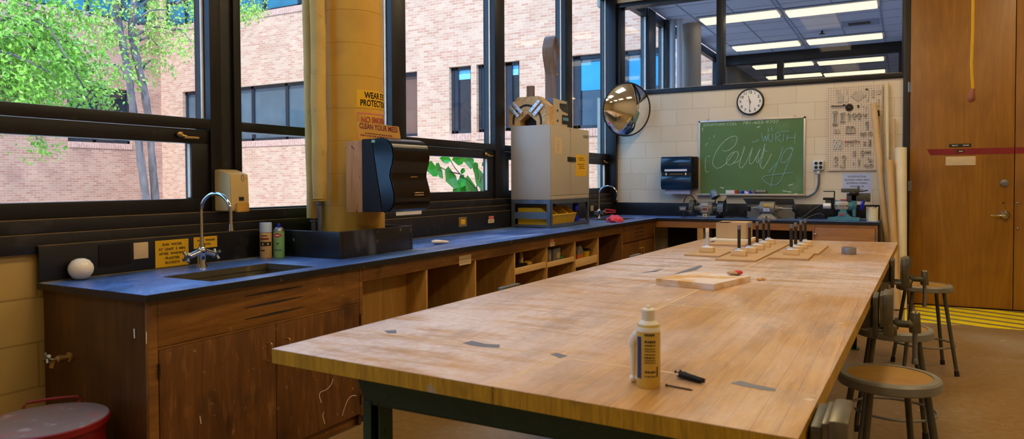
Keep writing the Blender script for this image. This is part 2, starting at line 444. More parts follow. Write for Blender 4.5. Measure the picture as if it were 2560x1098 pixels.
def counter():
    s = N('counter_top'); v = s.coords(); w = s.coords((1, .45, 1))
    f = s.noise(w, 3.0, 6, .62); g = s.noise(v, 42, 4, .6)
    col = s.ramp(f, [(.30, srgb('#20345c')), (.5, srgb('#355a9c')), (.68, srgb('#5a84c8'))])  # blue sky sheen on the black top is painted into base and dust colours
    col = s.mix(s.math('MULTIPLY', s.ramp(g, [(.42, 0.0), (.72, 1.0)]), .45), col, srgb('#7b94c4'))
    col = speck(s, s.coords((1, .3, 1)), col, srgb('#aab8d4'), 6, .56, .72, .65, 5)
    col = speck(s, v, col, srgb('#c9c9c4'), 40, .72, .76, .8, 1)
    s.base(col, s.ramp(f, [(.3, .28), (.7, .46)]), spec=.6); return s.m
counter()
plain('counter_edge', '#16171a', .4, 0, .35, 9, .1, spots=[('#7d7666', 20, .68, .76, .6)])
plain('basin', '#4a4335', .6, 0, .3, 6, spots=[('#8a7a58', 12, .6, .72, .5)])
def floorm():
    s = N('floor_mat'); v = s.coords()
    f = s.noise(v, .8, 6, .6); g = s.noise(v, 22, 4)
    col = s.ramp(f, [(.32, srgb('#7a5820')), (.5, srgb('#84683e')), (.68, srgb('#97836a'))])
    col = s.mix(s.math('MULTIPLY', s.ramp(g, [(.4, 0.0), (.8, 1.0)]), .3), col, srgb('#b9a48c'))
    col = speck(s, v, col, srgb('#c9c2b8'), 9, .68, .75, .6, 3)
    s.base(col, s.ramp(f, [(.3, .32), (.7, .5)])); return s.m
floorm()
brickmat('block_cream', 'xz', '#e2d6c0', '#dccdb4', '#ccbea4', .4064, .2032, .0045, (3.163, -.0378), .10, .6, .25, msm=.3)
brickmat('block_yellow', 'yz', '#bfa164', '#b7995c', '#a1854c', .4064, .2032, .005, (.05, -.0378), .14, .5, .3, msm=.3)
brickmat('block_rear', 'xz', '#c9b384', '#c4ab78', '#b39c6c', .4064, .2032, .005, (0, 0), .1, .6, .2)
brickmat('brick_face', 'xz', '#bd8468', '#d2a88a', '#d0b298', .222, .0738, .008, (.05, .02), .12, .9, .5, bias=.1, grime=('#b06a58', 2.2, .60, .75, .35))
brickmat('brick_side', 'yz', '#ae7660', '#c4957a', '#c4a48e', .222, .0738, .008, (.05, .02), .2, .9, .5, bias=.05, grime=('#8f6258', 1.4, .55, .72, .4))
plain('soldier_brick', '#c79a86', .9, 0, .2, 12)
plain('ext_frame', '#20232c', .4, 0, .1, 5)
def extglass(name, c, rough=.04, spec=.8):
    s = N(name); v = s.coords((.5, .5, .5)); f = s.noise(v, 1.1, 3)
    c = srgb(c); s.base(s.ramp(f, [(.3, tuple(k * .5 for k in c)), (.7, c)]), rough, spec=spec); return s.m
extglass('glass_grey', '#5a6a72'); extglass('glass_dark', '#2a3038'); extglass('glass_brown', '#7a5a4c', .2, .3); extglass('glass_cyan', '#3f98c0', .3, .2); extglass('glass_teal', '#3a7c92', .15, .25); extglass('glass_blue', '#4a8fc0')
plain('blind', '#7cc0dc', .6)
glass('pane_glass'); glass('pane_transom', (.93, .95, .98), .16)
plain('leaf_a', '#84b034', .35, 0, .4, 2.5); plain('leaf_b', '#a0bc48', .4, 0, .35, 3); plain('leaf_c', '#35b51e', .35, 0, .25, 4)
plain('ground_bounce', '#bdb8ae', .9, 0, .1, 3)  # unseen ground, made pale to bounce sunlight up to the ceilings
plain('mirror_face', (.92, .92, .9), .015, 1, .01, 2)
plain('asphalt', '#4a463f', .9)

# ------------------------------------------------------------------ room shell
WX, BY, CZ = -3.43, 8.975, 4.2
f = MB().box(-3.43, 4.6, -4.6, BY + .25, -.15, 0).build('floor', 'floor_mat', kind='structure', origin=(0, 0, 0))
plain('ceiling_paint', '#c9bda2', .85)
MB().box(-3.43, 4.6, -4.6, BY, CZ, CZ + .15).build('ceiling', 'ceiling_paint', kind='structure', origin=(0, 0, 0))
wl = MB(); wl.box(WX - .2, WX, -4.6, BY, 0, 1.05); wl.box(WX - .2, WX, -4.6, BY, 3.9, CZ); wl.box(WX - .2, WX, -4.6, -1.2, 1.05, 3.9)
wl.build('wall_left', 'block_yellow', kind='structure', origin=(0, 0, 0))
wb = MB(); wb.box(WX - .2, -.03, BY, BY + .2, 0, 2.485); wb.box(WX - .2, -.03, BY, BY + .2, 3.70, CZ); wb.box(-.03, 4.6, BY + .06, BY + .2, 0, CZ); wb.box(2.05, 4.6, BY, BY + .06, 0, CZ)
wb.build('wall_back', 'block_cream', kind='structure', origin=(0, 0, 0))
MB().box(4.6, 4.8, -4.6, BY, 0, CZ).build('wall_right', 'ceiling_paint', kind='structure', origin=(0, 0, 0))
MB().box(-3.43, 4.6, -4.8, -4.6, 0, CZ).build('wall_rear', 'block_rear', kind='structure', origin=(0, 0, 0))
# black sill boards under the windows
t = MB(); t.box(-3.62, -3.445, -1.2, BY, 1.05, 1.205); t.build('trim_1', 'black_trim', kind='structure', origin=(0, 0, 0))
t = MB(); t.box(-3.445, -3.418, -1.2, BY, 1.137, 1.20, .004); t.box(-3.445, -3.405, -1.2, BY, 1.05, 1.135, .004); t.build('trim_2', 'black_trim', kind='structure', origin=(0, 0, 0))
plain('dusty_edge', '#6d5a3c', .7, 0, .3, 20)
t = MB(); t.box(-3.445, -3.416, -1.2, BY, 1.199, 1.2025); t.box(-3.445, -3.403, -1.2, BY, 1.134, 1.1375); t.build('trim_3', 'dusty_edge', kind='structure', origin=(0, 0, 0))

# windows of the left wall: y0 y1 = clear opening between posts, posts listed separately
def window(idx, y0, y1, post, sash=True, handle=None, midrail=True):
    w = struct('window_%d' % idx, loc=(WX, y0, 1.2))
    fr = MB()
    for a, b in post: fr.box(-3.56, WX, a, b, 1.2, 3.9, .004)
    if midrail: fr.box(-3.54, WX, y0, y1, 1.665, 1.722, .003)
    fr.box(-3.54, WX, y0, y1, 3.75, 3.9)
    if not sash: fr.box(-3.54, -3.46, y0, y1, 1.2, 1.212)
    fr.build('frame', 'frame_black', w)
    bd = MB(); bd.box(-3.495, -3.482, y1 - .012, y1 - .002, 1.73, 3.75)
    bd.build('glazing_bead', 'bead_highlight', w)
    MB().box(-3.508, -3.502, y0, y1, 1.722, 3.75).build('pane', 'pane_glass', w)
    if sash:
        s = MB(); a, b = y0 + .10, y1 - .115
        s.box(-3.50, -3.445, y0, y1, 1.583, 1.66, .003); s.box(-3.50, -3.445, y0, y1, 1.205, 1.278, .003)
        s.box(-3.50, -3.445, y0, a, 1.278, 1.583, .003); s.box(-3.50, -3.445, b, y1, 1.278, 1.583, .003)
        sa = s.build('sash', 'frame_black', w)
        MB().box(-3.478, -3.472, a, b, 1.278, 1.583).build('pane', 'pane_glass', sa)
        MB().box(-3.475, -3.455, b - .004, b + .004, 1.285, 1.58).build('glazing_bead', 'bead_highlight', sa)
        if handle:
            h = MB(); y, z = handle
            h.sph((-3.432, y, z), .016, (.8, 1.3, 1), 12); h.cyl((-3.43, y, z - .004), (-3.415, y + .03, z - .012), .008, .007, 10); h.box(-3.422, -3.412, y + .015, y + .105, z - .022, z - .010, .003)
            h.build('handle', 'brass', sa)
    else: MB().box(-3.508, -3.502, y0, y1, 1.212, 1.665).build('pane', 'pane_glass', w)
    return w
window(1, -1.2, 2.713, [(2.713, 2.788), (-1.3, -1.2)], handle=(2.52, 1.628))
window(2, 2.929, 4.341, [(2.877, 2.929), (4.341, 4.516)], sash=False)
window(3, 4.516, 5.905, [(5.905, 6.092)], handle=(5.73, 1.625))
window(4, 6.092, 7.516, [(7.516, 7.707)], handle=(7.3, 1.625))
window(5, 7.707, 8.905, [(8.905, 8.975)], handle=(8.72, 1.625))
MB().box(-3.56, -3.342, 8.90, 8.974, 1.09, 3.9, .003).build('trim_4', 'frame_black', kind='structure', origin=(0, 0, 0))
MB().box(-3.55, -3.45, 2.788, 2.877, 1.2, 3.9).build('trim_5', 'black_trim', kind='structure', origin=(0, 0, 0))

# transom window above the back wall
tw = struct('window_6', loc=(-1.7, BY, 2.5))
fr = MB(); fr.box(-3.36, .035, BY - .02, BY + .16, 2.487, 2.545, .003); fr.box(-3.36, .035, BY - .02, BY + .16, 3.645, 3.705, .003)
fr.box(-3.36, -3.295, BY - .02, BY + .16, 2.545, 3.645, .003); fr.box(-.045, .035, BY - .02, BY + .16, 2.545, 3.645, .003)
fr.build('frame', 'frame_black', tw)
MB().box(-2.052, -1.975, BY - .02, BY + .16, 2.545, 3.645, .003).build('mullion', 'frame_black', tw)
MB().box(-3.295, -2.052, BY + .066, BY + .072, 2.545, 3.645).build('pane', 'pane_transom', tw)
MB().box(-1.975, -.045, BY + .066, BY + .072, 2.545, 3.645).build('pane', 'pane_transom', tw)
MB().box(-3.295, -.045, BY + .02, BY + .03, 2.545, 2.552).build('glazing_bead', 'bead_highlight', tw)
# door frame, leaf and the leaf beside it
plain('frame_brown', '#171009', .45, 0, .2, 6)
MB().box(-.029, .034, BY - .025, BY + .06, 0, 4.2, .004).build('trim_6', 'frame_brown', kind='structure', origin=(0, 0, 0))
DX1 = .985
d1 = struct('door_1', loc=(.51, BY, 0))
MB().box(.038, DX1 - .003, BY - .012, BY + .045, .012, 4.05, .003).build('panel', 'door_veneer', d1)
d2 = struct('door_2', loc=(1.5, BY, 0))
MB().box(DX1 + .004, 2.04, BY - .012, BY + .045, .012, 4.05, .003).build('panel', 'door_veneer', d2)
yd = BY - .012
for v in (218, 465, 655):
    p = pY(2272, v, yd - .01); h = MB(); h.cyl((p.x, p.y, p.z - .055), (p.x, p.y, p.z + .055), .011, None, 10); h.box(p.x, p.x + .03, yd - .003, yd, p.z - .055, p.z + .055); h.build('hinge', 'steel', d1)
p = pY(2512, 538, yd); h = MB(); h.lathe([(0, .05), (.03, .048), (.044, .03), (.046, .006), (.05, 0)], p, (0, -1, 0), 24)
h.tube([(p.x, yd - .05, p.z), (p.x - .03, yd - .055, p.z - .002), (p.x - .09, yd - .055, p.z - .004), (p.x - .125, yd - .05, p.z - .002)], .009, 8); h.build('handle', 'chrome', d1)
p = pY(2511, 458, yd); MB().cyl(p, p + Vector((0, -.012, 0)), .036, None, 24, .003).build('lock', 'steel', d1)
p = pY(2509, 508, yd); MB().cyl(p, p + Vector((0, -.002, 0)), .009, None, 12).build('peep_hole', 'ink', d1)
a, b = pY(2364, 392, yd), pY(2439, 413, yd); MB().box(a.x, b.x, yd - .004, yd, b.z, a.z, .001).build('name_plate', 'cream_paper', d1, 'blank cream name plate')
for (u0, v0, u1, v1) in ((2373, 360.5, 2428, 367), (2392, 375.5, 2411, 381.5)):
    a, b = pY(u0, v0, yd), pY(u1, v1, yd); pl = MB().box(a.x, b.x, yd - .005, yd, b.z, a.z, .001).build('name_plate', 'ink', d1, 'small black label strip')
    n = 2 if u1 - u0 > 30 else 1
    for k in range(n):
        w = (b.x - a.x) / n; MB().box(a.x + w * (k + .25), a.x + w * (k + .8), yd - .0056, yd - .004, (a.z + b.z) / 2 - .006, (a.z + b.z) / 2 + .006).build('lettering', 'tool_steel', pl)
a, b, c = pY(2317, 373, yd), pY(2326, 387, yd), pY(2560, 367, yd)
s = MB(); s.prism([(a.x, yd - .001, 1.695), (b.x, yd - .001, 1.631), (DX1 - .003, yd - .001, 1.631), (DX1 - .003, yd - .001, 1.695)], (0, -.0012, 0)); s.build('stripe', 'red_paint', d1, 'red tape stripe')
s = MB(); s.box(DX1 + .004, 2.04, yd - .0022, yd - .001, 1.631, 1.695); s.build('stripe', 'red_paint', d2, 'red tape stripe')
for v in (508, 572):
    p = pY(2544, v, yd); MB().sph(p + Vector((0, -.004, 0)), .012, (1, .6, 1), 12).build('bolt_head', 'steel', d2)

# hazard stripes on the floor before the door
hz = MB(); y0, y1 = 7.85, 8.93
k = -1.6
while k < 3.2:
    pts = []
    # stripe between lines y = y1 - .35*(x) + k ... clipped to the marked zone
    for (x, c) in ((.10, k), (2.0, k), (2.0, k + .155), (.10, k + .155)): pts.append((x, y0 + c + (2.0 - x) * .45))
    def clip(poly, ins, inter):
        o = []
        for i in range(len(poly)):
            a, b = poly[i - 1], poly[i]
            if ins(b):
                if not ins(a): o.append(inter(a, b))
                o.append(b)
            elif ins(a): o.append(inter(a, b))
        return o
    for yy, sg in ((y0, 1), (y1, -1)):
        if pts: pts = clip(pts, lambda q: sg * (q[1] - yy) >= 0, lambda a, b: (a[0] + (b[0] - a[0]) * (yy - a[1]) / (b[1] - a[1]), yy))
    if len(pts) > 2: hz.prism([(x, y, .0005) for x, y in pts], (0, 0, .0012))
    k += .25
hz.build('floor_marking', 'yellow_paint', None, 'yellow diagonal hazard stripes taped on the floor before the brown door', 'floor marking')
MB().box(.005, .022, 7.6, 8.9, .0004, .0016).build('floor_tape', 'yellow_paint', None, 'thin straight yellow tape line on the floor left of the hazard stripes', 'floor marking')
# ------------------------------------------------------------------ neighbouring rooms seen through the transom
NZ = 4.0
nx = MB(); nx.box(-3.43, .6, BY + .2, 21, NZ, NZ + .1); nx.build('ceiling_2', 'tile_white', kind='structure', origin=(0, 0, 0))
g = MB()
for y in [9.5 + .61 * i for i in range(19)]: g.box(-3.43, .6, y - .008, y + .008, NZ - .004, NZ, 0)
for x in (-3.02, -2.38, -1.74, -1.68, -.98, -.36): g.box(x - .011, x + .011, BY + .2, 21, NZ - .006, NZ)
g.build('trim_7', 'ceiling_grid', kind='structure', origin=(0, 0, 0))
plain('next_wall', '#8d8a86', .8); plain('pale_wall', '#e4e4ea', .8)
t = MB(); t.box(.6, .75, BY + .2, 21, 0, NZ); t.box(-3.6, .75, 21, 21.2, 0, NZ); t.build('wall_next', 'pale_wall', kind='structure', origin=(0, 0, 0))
plain('pale_floor', '#e2e4ee', .5)
MB().box(-3.6, .75, BY + .25, 21, -.15, 0).build('floor_2', 'pale_floor', kind='structure', origin=(0, 0, 0))
MB().box(-3.63, -3.43, BY + .2, 21, 0, 1.2).build('wall_next_sill', 'block_yellow', kind='structure', origin=(0, 0, 0))
emit('lamp_lens', (1.0, .78, .45), LENS)
# window wall of the next room
w7 = struct('window_7', loc=(WX, 12, 1.2))
ym = [pX(u, 150, WX).y for u in (1622, 1640)]
fr = MB(); fr.box(-3.56, WX, ym[0], ym[1] , 1.2, NZ, .004); fr.box(-3.56, WX, 9.175, 9.25, 1.2, NZ); fr.box(-3.56, WX, 11.45, 11.75, 1.2, NZ); fr.box(-3.56, WX, 13.2, 13.7, 1.2, NZ); fr.box(-3.56, WX, 15.2, 16.0, 1.2, NZ)
fr.box(-3.54, -3.45, 9.25, 15.2, 3.86, NZ); fr.box(-3.54, -3.45, 9.25, 15.2, 1.665, 1.72)
fr.build('frame', 'frame_black', w7)
MB().box(-3.508, -3.502, 9.25, 16, 1.2, NZ).build('pane', 'pane_glass', w7)
bd = MB()
for y in (ym[0] - .01, 13.19, 11.44): bd.box(-3.5, -3.47, y - .012, y, 1.25, 3.86)
bd.build('glazing_bead', 'bead_highlight', w7)
MB().box(-3.63, -3.43, 16.0, 21, 1.2, NZ).build('wall_next_end', 'next_wall', kind='structure', origin=(0, 0, 0))
plain('grey_column', '#b3aca0', .6, 0, .06, 3)
c = pZ(1729, 61, NZ); MB().cyl((c.x, c.y, 0), (c.x, c.y, NZ), .155, None, 32).build('concrete_column', 'grey_column', None, 'grey round concrete column in the next room, behind the transom glass', 'column')
plain('pale_pipe', '#cfd3d8', .5, 0, .05, 4)
for (u, rr, lb) in ((1681, .05, 'pale vertical pipe in the next room, further left of the pair by the grey column'), (1699, .045, 'pale vertical pipe in the next room, closest to the grey column')):
    p = pY(u, 120, 11.55); MB().cyl((p.x, 11.55, 0), (p.x, 11.55, NZ), rr, None, 16).build('vertical_pipe', 'pale_pipe', None, lb, 'pipe')
# partition between the two further rooms
w8 = struct('window_8', loc=(-1.5, 15.5, 3))
fr = MB(); fr.box(-3.43, .6, 15.45, 15.6, 3.80, NZ, .003); fr.box(-3.43, .6, 15.45, 15.6, 1.2, 2.6); fr.box(-.13, .6, 15.45, 15.6, 2.6, 3.8)
p = pY(1950, 165, 15.45); fr.box(p.x - .06, p.x + .06, 15.45, 15.6, 2.6, 3.8); fr.build('frame', 'frame_brown', w8)
MB().box(-3.43, -.13, 15.52, 15.526, 2.6, 3.8).build('pane', 'pane_transom', w8)
rows = [((1745, 43), (1943, 27)), ((1962, 24), (2192, 1)), ((1828, 114), (1996, 102.6)), ((2017, 99.5), (2205, 80.6)), ((1878, 162), (2031, 154.6)), ((2042, 152), (2209, 142)), ((1914, 190), (2052, 182)), ((2058, 182), (2212, 174))]
nm = ['nearest row, left', 'nearest row, right', 'second row, left', 'second row, right', 'third row beyond the dark partition, left', 'third row beyond the dark partition, right', 'last row beyond the dark partition, left', 'last row beyond the dark partition, right']
for i, (a, b) in enumerate(rows):
    A, B = pZ(*a, NZ - .012), pZ(*b, NZ - .012); y = (A.y + B.y) / 2
    x0, x1 = A.x, B.x
    L = thing('ceiling_light', 'fluorescent ceiling light seen through the transom, ' + nm[i], 'ceiling light', ((x0 + x1) / 2, y + .13, NZ - .03), 0, 'ceiling lights in the rooms beyond the transom')
    h = MB(); h.box(x0 - .04, x1 + .04, y - .08, y + .54, NZ - .02, NZ - .008); h.build('housing', 'ceiling_grid', L)
    MB().box(x0, x1, y, y + .42, NZ - .05, NZ - .02, .01).build('diffuser', 'lamp_lens', L)
a, b = pZ(2100, 56, NZ), pZ(2196, 42, NZ)
V = thing('air_vent', 'grey ceiling air vent with slotted grille seen through the transom', 'vent', ((a.x + b.x) / 2, a.y + .15, NZ - .02))
MB().box(a.x, b.x, a.y - .05, a.y + .42, NZ - .016, NZ - .002).build('frame', 'ceiling_grid', V)
g = MB(); n = 9
for k in range(n):
    x = a.x + .12 + (b.x - a.x - .24) * k / n; g.box(x, x + .03, a.y + .06, a.y + .26, NZ - .022, NZ - .014)
g.build('grille', 'dark_steel', V)
p = pZ(2055, 77, NZ); s = MB(); s.cyl((p.x, p.y, NZ), (p.x, p.y, NZ - .05), .018, None, 10); s.cyl((p.x, p.y, NZ - .05), (p.x, p.y, NZ - .056), .05, None, 14)
s.build('fire_sprinkler', 'tool_dark', None, 'small dark fire sprinkler on the white tiled ceiling beyond the transom', 'sprinkler')

# ------------------------------------------------------------------ courtyard outside the windows
GZ = -.7; XA, YB = -24.2, 17.0
MB().box(XA, -3.63, -22, YB, GZ - .2, GZ).build('courtyard_ground', 'ground_bounce', kind='structure', origin=(0, 0, 0))
def holes(m, lo, hi, rects, put):
    """fill the rectangle lo..hi (2-D) around rects"""
    xs = sorted({lo[0], hi[0]} | {r[0] for r in rects} | {r[1] for r in rects})
    for a, b in zip(xs, xs[1:]):
        mid = (a + b) / 2; zs = sorted([(r[2], r[3]) for r in rects if r[0] <= mid <= r[1]]); z = lo[1]
        for q0, q1 in zs:
            if q0 > z: put(m, a, b, z, q0)
            z = max(z, q1)
        if z < hi[1]: put(m, a, b, z, hi[1])
def ext_window(par, plane, a0, a1, z0, z1, mull, glassmat, depth=.16, blind=None, sill=True, rail=None):
    X = (lambda a, b, d0, d1, z, w, bev=0: (a, b, YB + d0, YB + d1, z, w)) if plane == 'xz' else (lambda a, b, d0, d1, z, w, bev=0: (XA - d1, XA - d0, a, b, z, w))
    f = MB(); t = .09
    f.box(*X(a0, a1, depth - .04, depth + .05, z1 - t, z1)); f.box(*X(a0, a1, depth - .04, depth + .05, z0, z0 + t)); f.box(*X(a0, a0 + t, depth - .04, depth + .05, z0, z1)); f.box(*X(a1 - t, a1, depth - .04, depth + .05, z0, z1))
    for q in mull: f.box(*X(q - .06, q + .06, depth - .04, depth + .05, z0, z1))
    if rail: f.box(*X(a0, a1, depth - .03, depth + .05, rail - .04, rail + .04))
    fr = f.build('window', 'ext_frame', par)
    MB().box(*X(a0, a1, depth + .02, depth + .04, z0, z1)).build('pane', glassmat, fr)
    if blind: MB().box(*X(a0 + t, a1 - t, depth + .012, depth + .019, blind, z1 - t)).build('blind', 'blind', fr)
    if sill:
        s = MB(); n = max(2, int((a1 - a0) / .085))
        for k in range(n):
            a = a0 + (a1 - a0) * k / n; s.box(*X(a + .006, a + (a1 - a0) / n - .004, -.03, depth, z0 - .2, z0 - .003))
        s.build('sill', 'soldier_brick', fr)
    return fr
# wing facing the workshop's long side (parallel to the back wall)
wb_ = thing('brick_wing', 'pink brick wing with tall narrow windows filling most of the view outside', 'building', (-14, YB, GZ))
xr = -3.63
W = []
W.append((-22.98, -22.2, 2.75, 4.68, [], 'glass_grey')); W.append((-21.0 - 1.0, -21.9, 0, 0, [], '')) if False else None
big = (-21.2, -16.2, 2.80, 4.66)
wins = [(-22.98, -21.6, 2.80, 4.68, [], 'glass_grey', None), (-20.6, -15.6, 2.80, 4.66, [-19.5, -17.9], 'glass_grey', None),
        (-13.6, -12.51, 2.72, 4.61, [], 'glass_brown', None), (-11.39, -10.66, 2.74, 4.63, [-11.22], 'glass_dark', 4.28), (-10.48, -9.75, 2.75, 4.63, [-10.31], 'glass_dark', 4.28), (-9.62, -9.12, 2.75, 4.63, [-9.47], 'glass_dark', 4.28),
        (-7.60, -5.2, 2.73, 4.62, [-7.45, -6.15], 'glass_dark', None), (-24.0, -13.2, 7.10, 9.3, [-22.9, -20.9, -18.9, -17.3, -15.5], 'glass_teal', None)]
m = MB(); holes(m, (XA - .3, GZ), (xr, 12.5), [w[:4] for w in wins], lambda m, a, b, c, d: m.box(a, b, YB, YB + .3, c, d)); m.build('wall', 'brick_face', wb_)
for (a, b, z0, z1, mu, gm, bl) in wins:
    ext_window(wb_, 'xz', a, b, z0, z1, mu, gm, .16, bl, True, 8.0 if z0 > 6 else None)
# blue film in the big lower window
MB().box(-7.40, -6.21, YB + .165, YB + .175, 3.72, 4.44).build('blind', 'glass_cyan', wb_)
MB().box(-6.09, -5.3, YB + .165, YB + .175, 3.72, 4.44).build('blind', 'glass_cyan', wb_)
# wing across the courtyard
wa_ = thing('brick_wing', 'shadier brick wing across the courtyard, behind the trees at far left', 'building', (XA, 6, GZ))
winA = [(13.6, 15.82, 2.78, 4.68, [14.55], 'glass_dark', None), (8.0, 11.5, 2.78, 4.68, [9.2, 10.4], 'glass_dark', None), (-2.0, 16.6, 7.10, 9.3, [3.0, 6.0, 9.0, 11.0, 12.6, 14.4, 15.6], 'glass_teal', None)]
m = MB(); holes(m, (-14, GZ), (YB, 12.5), [w[:4] for w in winA], lambda m, a, b, c, d: m.box(XA - .3, XA, a, b, c, d)); m.build('wall', 'brick_side', wa_)
for (a, b, z0, z1, mu, gm, bl) in winA: ext_window(wa_, 'yz', a, b, z0, z1, mu, gm, .16, bl, True, 8.0 if z0 > 6 else None)

# trees
def leaf(m, p, size, d=None):
    d = d or Vector((random.gauss(0, 1), random.gauss(0, 1), random.gauss(-.5, .6)))
    d.normalize(); s = d.cross(Vector((random.gauss(0, 1), random.gauss(0, 1), random.gauss(0, 1))))
    if s.length < 1e-3: return
    s.normalize(); n = d.cross(s)
    L = size * random.uniform(.7, 1.3); w = L * .26
    q = [p, p + d * L * .45 + s * w + n * w * .4, p + d * L, p + d * L * .45 - s * w + n * w * .4]
    vs = [m.bm.verts.new(x) for x in q]; m.bm.faces.new((vs[0], vs[1], vs[2])); m.bm.faces.new((vs[0], vs[2], vs[3]))
def spray(m, p, d, n, size, length):
    for k in range(n):
        t = random.random(); q = p + d * length * t + Vector((random.gauss(0, 1), random.gauss(0, 1), random.gauss(0, 1))) * .05
        leaf(m, q, size, d * .8 + Vector((random.gauss(0, 1), random.gauss(0, 1), random.gauss(-.3, .8))) * .8)
def at(u, v, x): return pX(u, v, x)
T1 = thing('tree', 'tree with two slender leaning trunks before the brick corner', 'tree', (at(380, 500, -13).x, at(380, 500, -13).y, GZ))
for pts in (((392, 620), (364, 495), (350, 380), (333, 270), (322, 190), (303, 90), (286, -20), (280, -120)), ((398, 620), (388, 495), (379, 380), (366, 260), (352, 190), (330, 90), (338, -20), (350, -120))):
    P = [at(u, v, -13) for u, v in pts]; P[0].z = GZ
    b = MB(); b.tube(P, (.075, .055), 10, sub=4)
    for v in b.bm.verts: v.co += Vector((random.gauss(0, .006), random.gauss(0, .006), 0))
    b.build('trunk', 'bark', T1)
br = MB(); lf = MB()
for (u0, v0, u1, v1) in ((315, 120, 240, 60), (330, 60, 420, 25), (338, 90, 430, 75), (305, 70, 225, 20), (345, 60, 460, 60), (320, 30, 260, -30), (345, 20, 440, -20), (430, 75, 478, 105), (345, 190, 395, 150), (320, 190, 262, 165), (350, 100, 400, 120), (225, 40, 180, 45), (440, 10, 520, -10), (520, -20, 640, 10)):
    dx = random.uniform(-.8, .8)
    A, B = at(u0, v0, -13), at(u1, v1, -13 + dx); mid = (A + B) / 2 + Vector((0, 0, .12)); br.tube([A, mid, B], (.03, .008), 6, sub=3)
    for k in range(24):
        t = random.uniform(.15, 1.1); p = A.lerp(B, t) + Vector((random.gauss(0, .22), random.gauss(0, .22), random.gauss(0, .14)))
        spray(lf, p, Vector((random.gauss(0, .4), random.gauss(0, .4), -1)).normalized(), random.randint(7, 12), .075, .26)
for (u, v) in ((600, 8), (625, 20), (640, 5), (612, 35), (650, 12), (596, 22)):
    for k in range(6): spray(lf, at(u, v, -13) + Vector((random.gauss(0, .1), random.gauss(0, .1), random.gauss(0, .06))), Vector((0, .2, -1)), 9, .075, .2)
br.build('branch', 'bark', T1); lf.build('foliage', 'leaf_b', T1, smooth=False)
T2 = thing('tree', 'leafy tree with dense drooping foliage at far left of the window', 'tree', (-10.5, at(-150, 300, -10.5).y, GZ))
P = [at(-220, 900, -10.5), at(-200, 400, -10.5), at(-160, 150, -10.5), at(-100, 0, -10.5), at(-60, -120, -10.5)]; P[0].z = GZ
MB().tube(P, (.16, .07), 12, sub=4).build('trunk', 'bark', T2)
br = MB(); lf = MB()
for (u0, v0, u1, v1, n) in ((-160, 60, 90, 20, 60), (-150, 120, 160, 60, 70), (-160, 160, 200, 110, 80), (-170, 170, 230, 165, 90), (-170, 210, 240, 205, 70), (-180, 200, 120, 235, 60), (-180, 230, 30, 245, 34), (-120, 30, 60, 90, 50), (-140, 100, 70, 150, 60), (-150, 150, 140, 190, 60), (60, 60, 170, 150, 44), (80, 120, 215, 225, 34), (-80, -40, 130, -20, 50), (100, -10, 175, 25, 20), (-60, 250, 60, 262, 14)):
    dx = random.uniform(-1.2, 1.2)
    A, B = at(u0, v0, -10.5), at(u1, v1, -10.5 + dx); mid = (A + B) / 2 + Vector((0, 0, .22)); br.tube([A, mid, B], (.04, .006), 6, sub=4)
    for k in range(n):
        t = random.uniform(.25, 1.0); p = A.lerp(B, t) + Vector((random.gauss(0, .24), random.gauss(0, .24), random.gauss(0, .14)))
        spray(lf, p, Vector((random.gauss(.2, .4), random.gauss(.5, .4), -.7)).normalized(), random.randint(9, 15), .07, .3)
p = at(95, 362, -10.5)
for k in range(14): spray(lf, p + Vector((random.gauss(0, .1), random.gauss(0, .1), random.gauss(.05, .06))), Vector((0, .5, -.7)), 10, .06, .15)
br.tube([at(60, 250, -10.5), at(85, 320, -10.5), p], (.012, .005), 5)
br.build('branch', 'bark', T2); lf.build('foliage', 'leaf_a', T2, smooth=False)
# big-leaved shrub right outside the low window by the towel dispenser
XS = -4.6
S1 = thing('shrub', 'bright green large-leaved shrub close outside the low window, right of the towel dispenser', 'shrub', (XS, at(1190, 480, XS).y, GZ))
st = MB(); lf = MB()
stems = [((1215, 640), (1200, 520), (1185, 468), (1150, 435), (1132, 412), (1124, 395)), ((1225, 640), (1215, 520), (1200, 455), (1216, 430)), ((1200, 520), (1192, 470), (1196, 440), (1190, 418)), ((1150, 435), (1120, 428), (1096, 415))]
for i, q in enumerate(stems):
    P = [at(u, v, XS) for u, v in q]
    if i < 2: P[0].z = GZ
    st.tube(P, (.008, .004), 6, sub=3)
stem = st.build('stem', 'bark', S1)
for (u, v, du, dv) in ((1092, 420, -22, 6), (1128, 402, -26, -6), (1130, 400, 30, -4), (1160, 405, 22, -5), (1140, 440, -22, 12), (1150, 438, 4, 22), (1165, 448, -24, 18), (1176, 462, -26, 14), (1196, 428, -14, -14), (1210, 432, 12, -16), (1190, 460, 24, -14), (1215, 445, 18, -8), (1192, 470, -22, 14), (1200, 476, 20, 4), (1150, 470, -16, 8), (1160, 420, -6, 14), (1106, 428, -16, -2), (1208, 415, 4, -16)):
    A = at(u, v, XS + random.uniform(-.08, .08)); B = at(u + du, v + dv, XS + random.uniform(-.1, .1)); d = B - A; L = d.length * 1.15; d.normalize()
    s = d.cross(Vector((.85, -.45, .2)).normalized()).normalized(); n = d.cross(s); w = L * .34
    ring = [A, A + d * L * .3 + s * w - n * .008, A + d * L * .65 + s * w * .85, A + d * L, A + d * L * .65 - s * w * .85, A + d * L * .3 - s * w - n * .008]
    c = A + d * L * .5 + n * .015; vs = [lf.bm.verts.new(x) for x in ring]; cv = lf.bm.verts.new(c)
    for i in range(6): lf.bm.faces.new((vs[i], vs[(i + 1) % 6], cv))
lf.build('foliage', 'leaf_c', S1, smooth=False)

